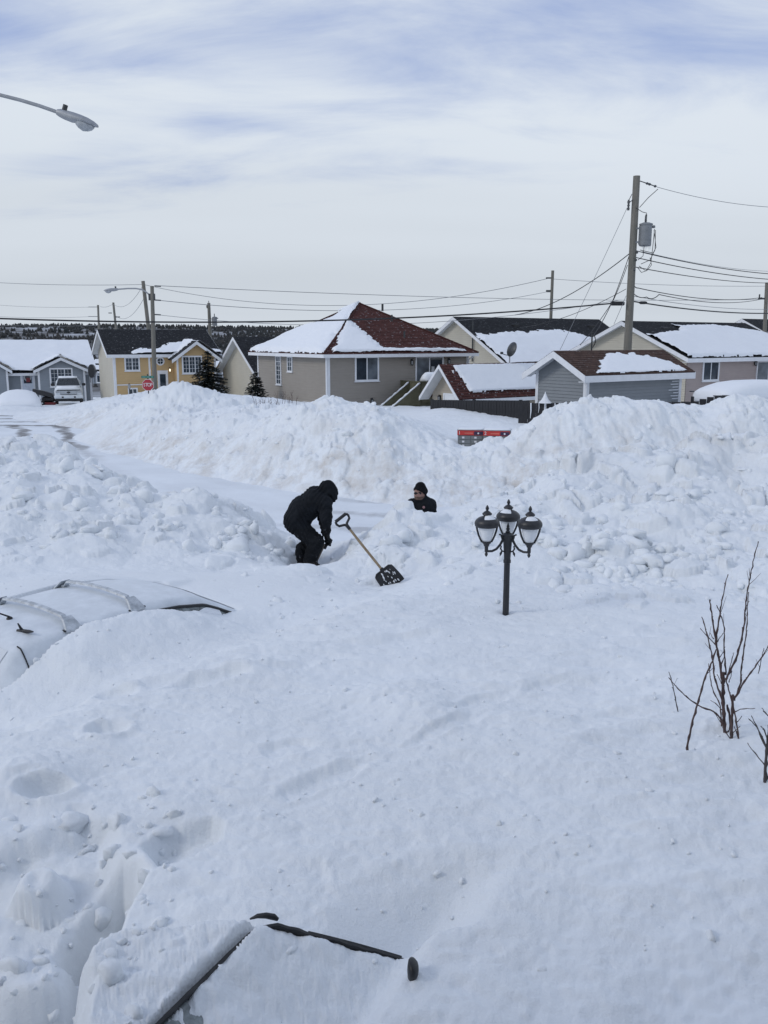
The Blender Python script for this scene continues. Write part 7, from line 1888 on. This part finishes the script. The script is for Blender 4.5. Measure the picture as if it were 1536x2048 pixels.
# ------------------------------------------------------------------ white pickup in the drive of the blue-grey house
def section(y, hb, ht, z0, z1, r=.12):
    return [(-hb, y, z0), (hb, y, z0), (hb, y, z0 + (z1 - z0) * .55), (ht, y, z1 - r), (ht - r, y, z1), (-ht + r, y, z1), (-ht, y, z1 - r), (-hb, y, z0 + (z1 - z0) * .55)]
P = at(139, 813, 65)
pk = thing('pickup_truck', 'white pickup truck with frosted grille parked before the blue-grey house', 'pickup truck', (P.x, P.y, P.z + .12), math.radians(19))
MB().rings([section(y, a, b, .42, z) for y, a, b, z in ((0, .90, .86, 1.12), (.12, .96, .92, 1.17), (.6, .99, .93, 1.22), (1.3, 1.0, .94, 1.26), (1.5, 1.0, .95, 1.28), (3.5, 1.0, .96, 1.30), (5.4, .99, .95, 1.30))]).build('body', M_FROST, pk, 40)
MB().rings([section(y, a, b, 1.255, z, .09) for y, a, b, z in ((1.25, .90, .88, 1.30), (1.95, .86, .70, 1.86), (2.2, .86, .70, 1.91), (3.1, .86, .70, 1.90), (3.35, .88, .74, 1.80), (3.5, .90, .85, 1.35))]).build('cab', M_FROST, pk, 40)
ws = MB(); ws.add([(-.82, 1.30, 1.33), (.82, 1.30, 1.33), (.66, 1.90, 1.83), (-.66, 1.90, 1.83)], [(0, 1, 2, 3)]); [ws.v.__setitem__(i, (v[0], v[1] - .035, v[2] + .03)) for i, v in enumerate(ws.v)]; ws.build('windscreen', M_DARKGLASS, pk)
for sd in (-1, 1):
    w = MB(); w.add([(.885 * sd, 1.45, 1.36), (.885 * sd, 3.1, 1.36), (.76 * sd, 3.0, 1.78), (.76 * sd, 2.05, 1.78)], [(0, 1, 2, 3)]); w.build('side_window', M_CARGLASS, pk)
    MB().bevbox((.98 * sd - .02 if sd > 0 else -1.22, 1.52, 1.30), (1.22 if sd > 0 else -.96, 1.66, 1.50), .04).build('mirror', M_PLASTIC, pk, 40)
    MB().bevbox((.60 if sd > 0 else -.90, -.02, .86), (.90 if sd > 0 else -.60, .08, 1.06), .03).build('headlight', M_HEADL, pk, 40)
    for y in (.95, 4.3):
        Mx = Matrix.Translation((.86 * sd, y, .38)) @ Matrix.Rotation(math.pi / 2, 4, 'Y')
        wh = MB().lathe([(.22, -.12), (.37, -.11), (.38, 0), (.37, .11), (.22, .12)], 22, (0, 0, 0), 0, Mx).build('tyre', M_TYRE, pk, 40)
        MB().lathe([(.20, -.118), (.21, 0), (.20, .118)], 16, (0, 0, 0), 0, Mx).build('rim', M_RIM, wh, 40)
gr = MB().bevbox((-.58, -.045, .74), (.58, .03, 1.04), .03).build('grille', M_GREYMETAL, pk)
for k in range(3): MB().box((-.56, -.058, .80 + k * .085), (.56, -.046, .83 + k * .085)).build('grille_bar', M_FROST, gr)
MB().lathe([(.085, 0), (.07, .012)], 16, (0, 0, 0), 0, Matrix.Translation((0, -.06, .90)) @ Matrix.Rotation(math.pi / 2, 4, 'X'), sx=1.5).build('badge', M_DARKMETAL, gr)
MB().box((-.80, -.03, 1.052), (.80, .01, 1.095)).build('bonnet_gap', M_SEAL, pk)
MB().bevbox((-1.0, -.20, .46), (1.0, .04, .70), .05).build('bumper', M_FROST, pk, 40); MB().bevbox((-.95, -.16, .27), (.95, .02, .455), .04).build('air_dam', M_PLASTIC, pk, 40)
for sd in (-1, 1): MB().bevbox((.42 * sd - .07, -.215, .52), (.42 * sd + .07, -.19, .62), .01).build('tow_hook', M_SEAL, pk)
MB().rings([[(x * s, y, z) for x in (-.80, -.4, 0, .4, .80)] + [(x * s, y, 1.15) for x in (.80, .4, 0, -.4, -.80)] for y, z, s in ((.10, 1.20, .9), (.3, 1.27, 1), (.8, 1.31, 1.03), (1.25, 1.34, 1.0))]).build('bonnet_snow', M_ROOFSNOW, pk, True)
MB().rings([[(x * s, y, z) for x in (-.66, -.35, 0, .35, .66)] + [(x * s, y, 1.84) for x in (.66, .35, 0, -.35, -.66)] for y, z, s in ((2.0, 1.90, .95), (2.3, 1.97, 1.0), (3.0, 1.97, 1.0), (3.3, 1.90, .95))]).build('roof_snow', M_ROOFSNOW, pk, True)

# ------------------------------------------------------------------ car under a heap of snow beside the pickup
P = at(38, 812, 60)
cc = thing('snowed_in_car', 'car hidden under a rounded heap of snow left of the pickup', 'car', (P.x, P.y, P.z - .62), math.radians(22)); cc.scale = (1.5, 1, .85)
def mound(rt, name, sts, mat, n=13, parent=None):
    R = []
    for y, hw, z0, z1, pw in sts:
        R.append([(hw * math.copysign(abs(math.cos(a)) ** pw, math.cos(a)) + .03 * math.sin(a * 5 + y * 3), y + .03 * math.sin(a * 4), z0 + (z1 - z0) * math.sin(a) ** pw + .02 * math.sin(a * 7 + y * 5)) for a in (math.pi * k / (n - 1) for k in range(n))])
    return MB().rings(R, True, True, closed=True).build(name, mat, rt, True)
mound(cc, 'snow_blanket', [(-.02, .84, .55, .80, .6), (.10, .92, .42, 1.05, .6), (.5, .98, .40, 1.22, .6), (1.1, 1.0, .40, 1.35, .6), (1.6, .98, .40, 1.62, .65), (2.1, .93, .40, 1.82, .7), (3.2, .93, .4, 1.84, .7), (3.9, .9, .4, 1.6, .7), (4.4, .8, .4, 1.1, .6)], M_ROOFSNOW)
MB().rings([section(y, a, b, .22, z, .08) for y, a, b, z in ((.02, .76, .74, .66), (.2, .84, .80, .78), (4.2, .84, .80, .80), (4.3, .76, .74, .7))]).build('body', M_FROST, cc, 40)
MB().bevbox((-.75, -.06, .24), (.75, .06, .38), .03).build('bumper', M_PLASTIC, cc, 40); MB().bevbox((.52, -.05, .52), (.80, .05, .64), .03).build('headlight', M_HEADL, cc, 40); MB().bevbox((-.80, -.05, .52), (-.52, .05, .64), .03).build('headlight', M_HEADL, cc, 40)
for sd in (-1, 1):
    for y in (.8, 3.5): MB().lathe([(.2, -.1), (.31, -.09), (.31, .09), (.2, .1)], 18, (0, 0, 0), 0, Matrix.Translation((.74 * sd, y, .31)) @ Matrix.Rotation(math.pi / 2, 4, 'Y')).build('tyre', M_TYRE, cc, 40)
# small black machine with red base between the two
P = at(97, 810, 65)
sm = thing('snow_blower', 'black covered machine with red base and one small wheel between snowed-in car and pickup', 'machine', (P.x, P.y, P.z), math.radians(8))
MB().rings([[(x, y, z) for y, z in ((-.30, zc - .14), (-.12, zc - .22), (.2, zc - .18), (.32, zc), (.15, zc + .16), (-.15, zc + .15))] for x, zc in ((-1.0, 1.02), (-.85, 1.0), (-.2, .86), (.28, .70), (.36, .66))]).build('cover', M_PLASTIC, sm, 50)
MB().bevbox((-.42, -.28, .22), (.52, .30, .62), .12).build('engine_block', M_PLASTIC, sm, 40); MB().bevbox((-.35, -.36, .02), (.55, .2, .20), .04).build('auger_housing', M_RED, sm, 40)
wh = MB().lathe([(.07, -.06), (.16, -.055), (.16, .055), (.07, .06)], 18, (0, 0, 0), 0, Matrix.Translation((-.32, -.42, .17)) @ Matrix.Rotation(math.pi / 2, 4, 'X')).build('wheel', M_TYRE, sm, 40)
MB().lathe([(.075, -.062), (.06, .062)], 12, (0, 0, 0), 0, Matrix.Translation((-.32, -.42, .17)) @ Matrix.Rotation(math.pi / 2, 4, 'X')).build('hub', M_SWHITE, wh, 40)
MB().lathe([(.05, 0), (.13, .05), (.16, .12), (.12, .2), (.02, .22)], 12, (-.62, -.1, .25)).build('fuel_cap', M_GREYMETAL, sm, 40)
# garden rail by the front step of the blue-grey house
P = at(14, 775, 68); r = thing('stair_rail', 'thin dark handrail by the blue-grey house front step', 'handrail', (P.x, P.y, gz(P.x, P.y) - .2))
MB().tube([(-.5, 0, .3), (.3, 0, 1.0), (.45, 0, 1.0)], .025, 8).build('rail', M_DARKMETAL, r, 50); MB().tube([(.3, 0, 0), (.3, 0, 1.0)], .025, 8).build('post', M_DARKMETAL, r); MB().tube([(-.3, 0, 0), (-.3, 0, .48)], .025, 8).build('post', M_DARKMETAL, r)

# ------------------------------------------------------------------ vehicle under a smooth blanket of snow behind the arched fence
P = at(1417, 793, 34.0)
sv = thing('snowed_in_car', 'vehicle under a smooth thick blanket of snow behind the arched black fence', 'car', (P.x, P.y, P.z - 1.15), math.radians(-92 + 35))
zt = lambda py: at(768, py, 34.0).z - (P.z - 1.15)
R = []
for y, hw, zz in ((0.0, .70, zt(784)), (.08, .80, zt(779)), (.35, .9, zt(775)), (.75, .93, zt(770)), (1.2, .95, zt(765.5)), (1.9, .96, zt(763)), (3.2, .96, zt(763)), (4.3, .93, zt(765)), (5.0, .85, zt(776)), (5.2, .7, zt(790))):
    R.append([(hw * math.copysign(abs(math.cos(a)) ** .6, math.cos(a)), y, .95 + (zz - .95) * math.sin(a) ** .5) for a in (math.pi * k / 14 for k in range(15))])
MB().rings(R, True, True).build('snow_blanket', M_ROOFSNOW, sv, True)
MB().rings([section(y, a, b, .25, z, .08) for y, a, b, z in ((.05, .7, .68, .92), (.3, .84, .80, 1.0), (4.8, .84, .80, 1.0), (5.1, .76, .74, .9))]).build('body', M_FROST, sv, 40)
MB().bevbox((-.90, -.02, zt(786)), (-.74, .14, zt(783.5)), .02).build('mirror', M_DARKMETAL, sv, 40)
for sd in (-1, 1):
    for y in (.9, 4.1): MB().lathe([(.2, -.1), (.33, -.09), (.33, .09), (.2, .1)], 18, (0, 0, 0), 0, Matrix.Translation((.76 * sd, y, .33)) @ Matrix.Rotation(math.pi / 2, 4, 'Y')).build('tyre', M_TYRE, sv, 40)

# ------------------------------------------------------------------ snow-heaped barbecue on the bungalow's landing
hb = HB; px0, lz = DECK['px0'], DECK['lz']
loc = hb.root.matrix_basis @ Vector((hb.sA(837), -1.15, lz))
bq = thing('barbecue', "black barbecue heaped with snow on the bungalow's landing", 'barbecue', loc, hb.rot)
MB().bevbox((-.62, -.25, .72), (.55, .25, .98), .05).build('firebox', M_BLACK, bq, 40)
mound(bq, 'snow_heap', [(-.30, .42, .95, 1.03, .7), (-.2, .56, .97, 1.30, .8), (.0, .60, .98, 1.42, .9), (.2, .55, .97, 1.32, .8), (.30, .42, .95, 1.03, .7)], M_ROOFSNOW)
for x in (-.55, .48):
    for y in (-.2, .18): MB().tube([(x, y, 0), (x, y, .72)], .022, 8).build('leg', M_BLACK, bq)
MB().bevbox((-1.0, -.2, .90), (-.63, .2, .95), .01).build('side_shelf', M_BLACK, bq); MB().tube([(-.45, -.30, 1.0), (.1, -.30, 1.0)], .018, 8).build('handle', M_BLACK, bq)

# oil tank behind the blue-grey house
P = at(184, 742, 74)
ot = thing('oil_tank', 'dark oil tank standing between the blue-grey and yellow houses', 'tank', (P.x, P.y, at(184, 765, 74).z)); ot.scale = (.5, .5, 1)
z = P.z - ot.location.z
MB().lathe([(.1, -.55), (.5, -.52), (.55, -.42), (.55, .42), (.5, .52), (.1, .55)], 24, (0, 0, 0), 0, Matrix.Translation((0, 0, z)) @ Matrix.Rotation(math.pi / 2, 4, 'X')).build('tank', M_DARKCAR, ot, 40)
for x in (-.35, .35): MB().tube([(x, 0, 0), (x, 0, z - .3)], .04, 8).build('leg', M_DARKMETAL, ot)

# ================================================================== THE HOUSE THE PICTURE IS TAKEN FROM: unseen, added to block sky light from the near snow
hs = thing('house', "photographer's own pale-sided house right behind the camera, out of frame", 'house', (7.5, -0.30, 0.6), math.pi)
hh = House.__new__(House); hh.root = hs
wall(hh, FA, 0, 14.0, 0, 5.6, S_GREY, 0.2)  # dark siding chosen so the front bounces less light onto the yard
MB().add([(0, 0, 0), (0, 8, 0), (0, 8, 5.6), (0, 4, 7.4), (0, 0, 5.6)], [(0, 1, 2, 3, 4)]).build('wall', S_BLUEGREY, hs); MB().add([(14, 0, 0), (14, 8, 0), (14, 8, 5.6), (14, 4, 7.4), (14, 0, 5.6)], [(0, 1, 2, 3, 4)]).build('wall', S_BLUEGREY, hs)
MB().add([(0, 8, 0), (14, 8, 0), (14, 8, 5.6), (0, 8, 5.6)], [(0, 1, 2, 3)]).build('wall', S_BLUEGREY, hs)
roof_plane(hh, (-.4, -.8, 5.34), (14.4, -.8, 5.34), (14.4, 4, 7.5), (-.4, 4, 7.5), R_BLACK); roof_plane(hh, (14.4, 8.45, 5.5), (-.4, 8.45, 5.5), (-.4, 4, 7.5), (14.4, 4, 7.5), R_BLACK)  # front eave deepened to shut out more sky above the yard
roof_snow(hh, (-.4, -.8, 5.34), (14.4, -.8, 5.34), (14.4, 4, 7.5), (-.4, 4, 7.5), lambda u, v: u * 0 + .5, .2, 40, 20, seed=40)
MB().box((-.4, -.83, 5.08), (14.4, -.80, 5.30)).build('fascia', M_WHITE, hs)
window(hh, FA, 9.0, 10.8, 2.6, 4.0, 2); window(hh, FA, 2.2, 3.8, 2.6, 4.0, 2)
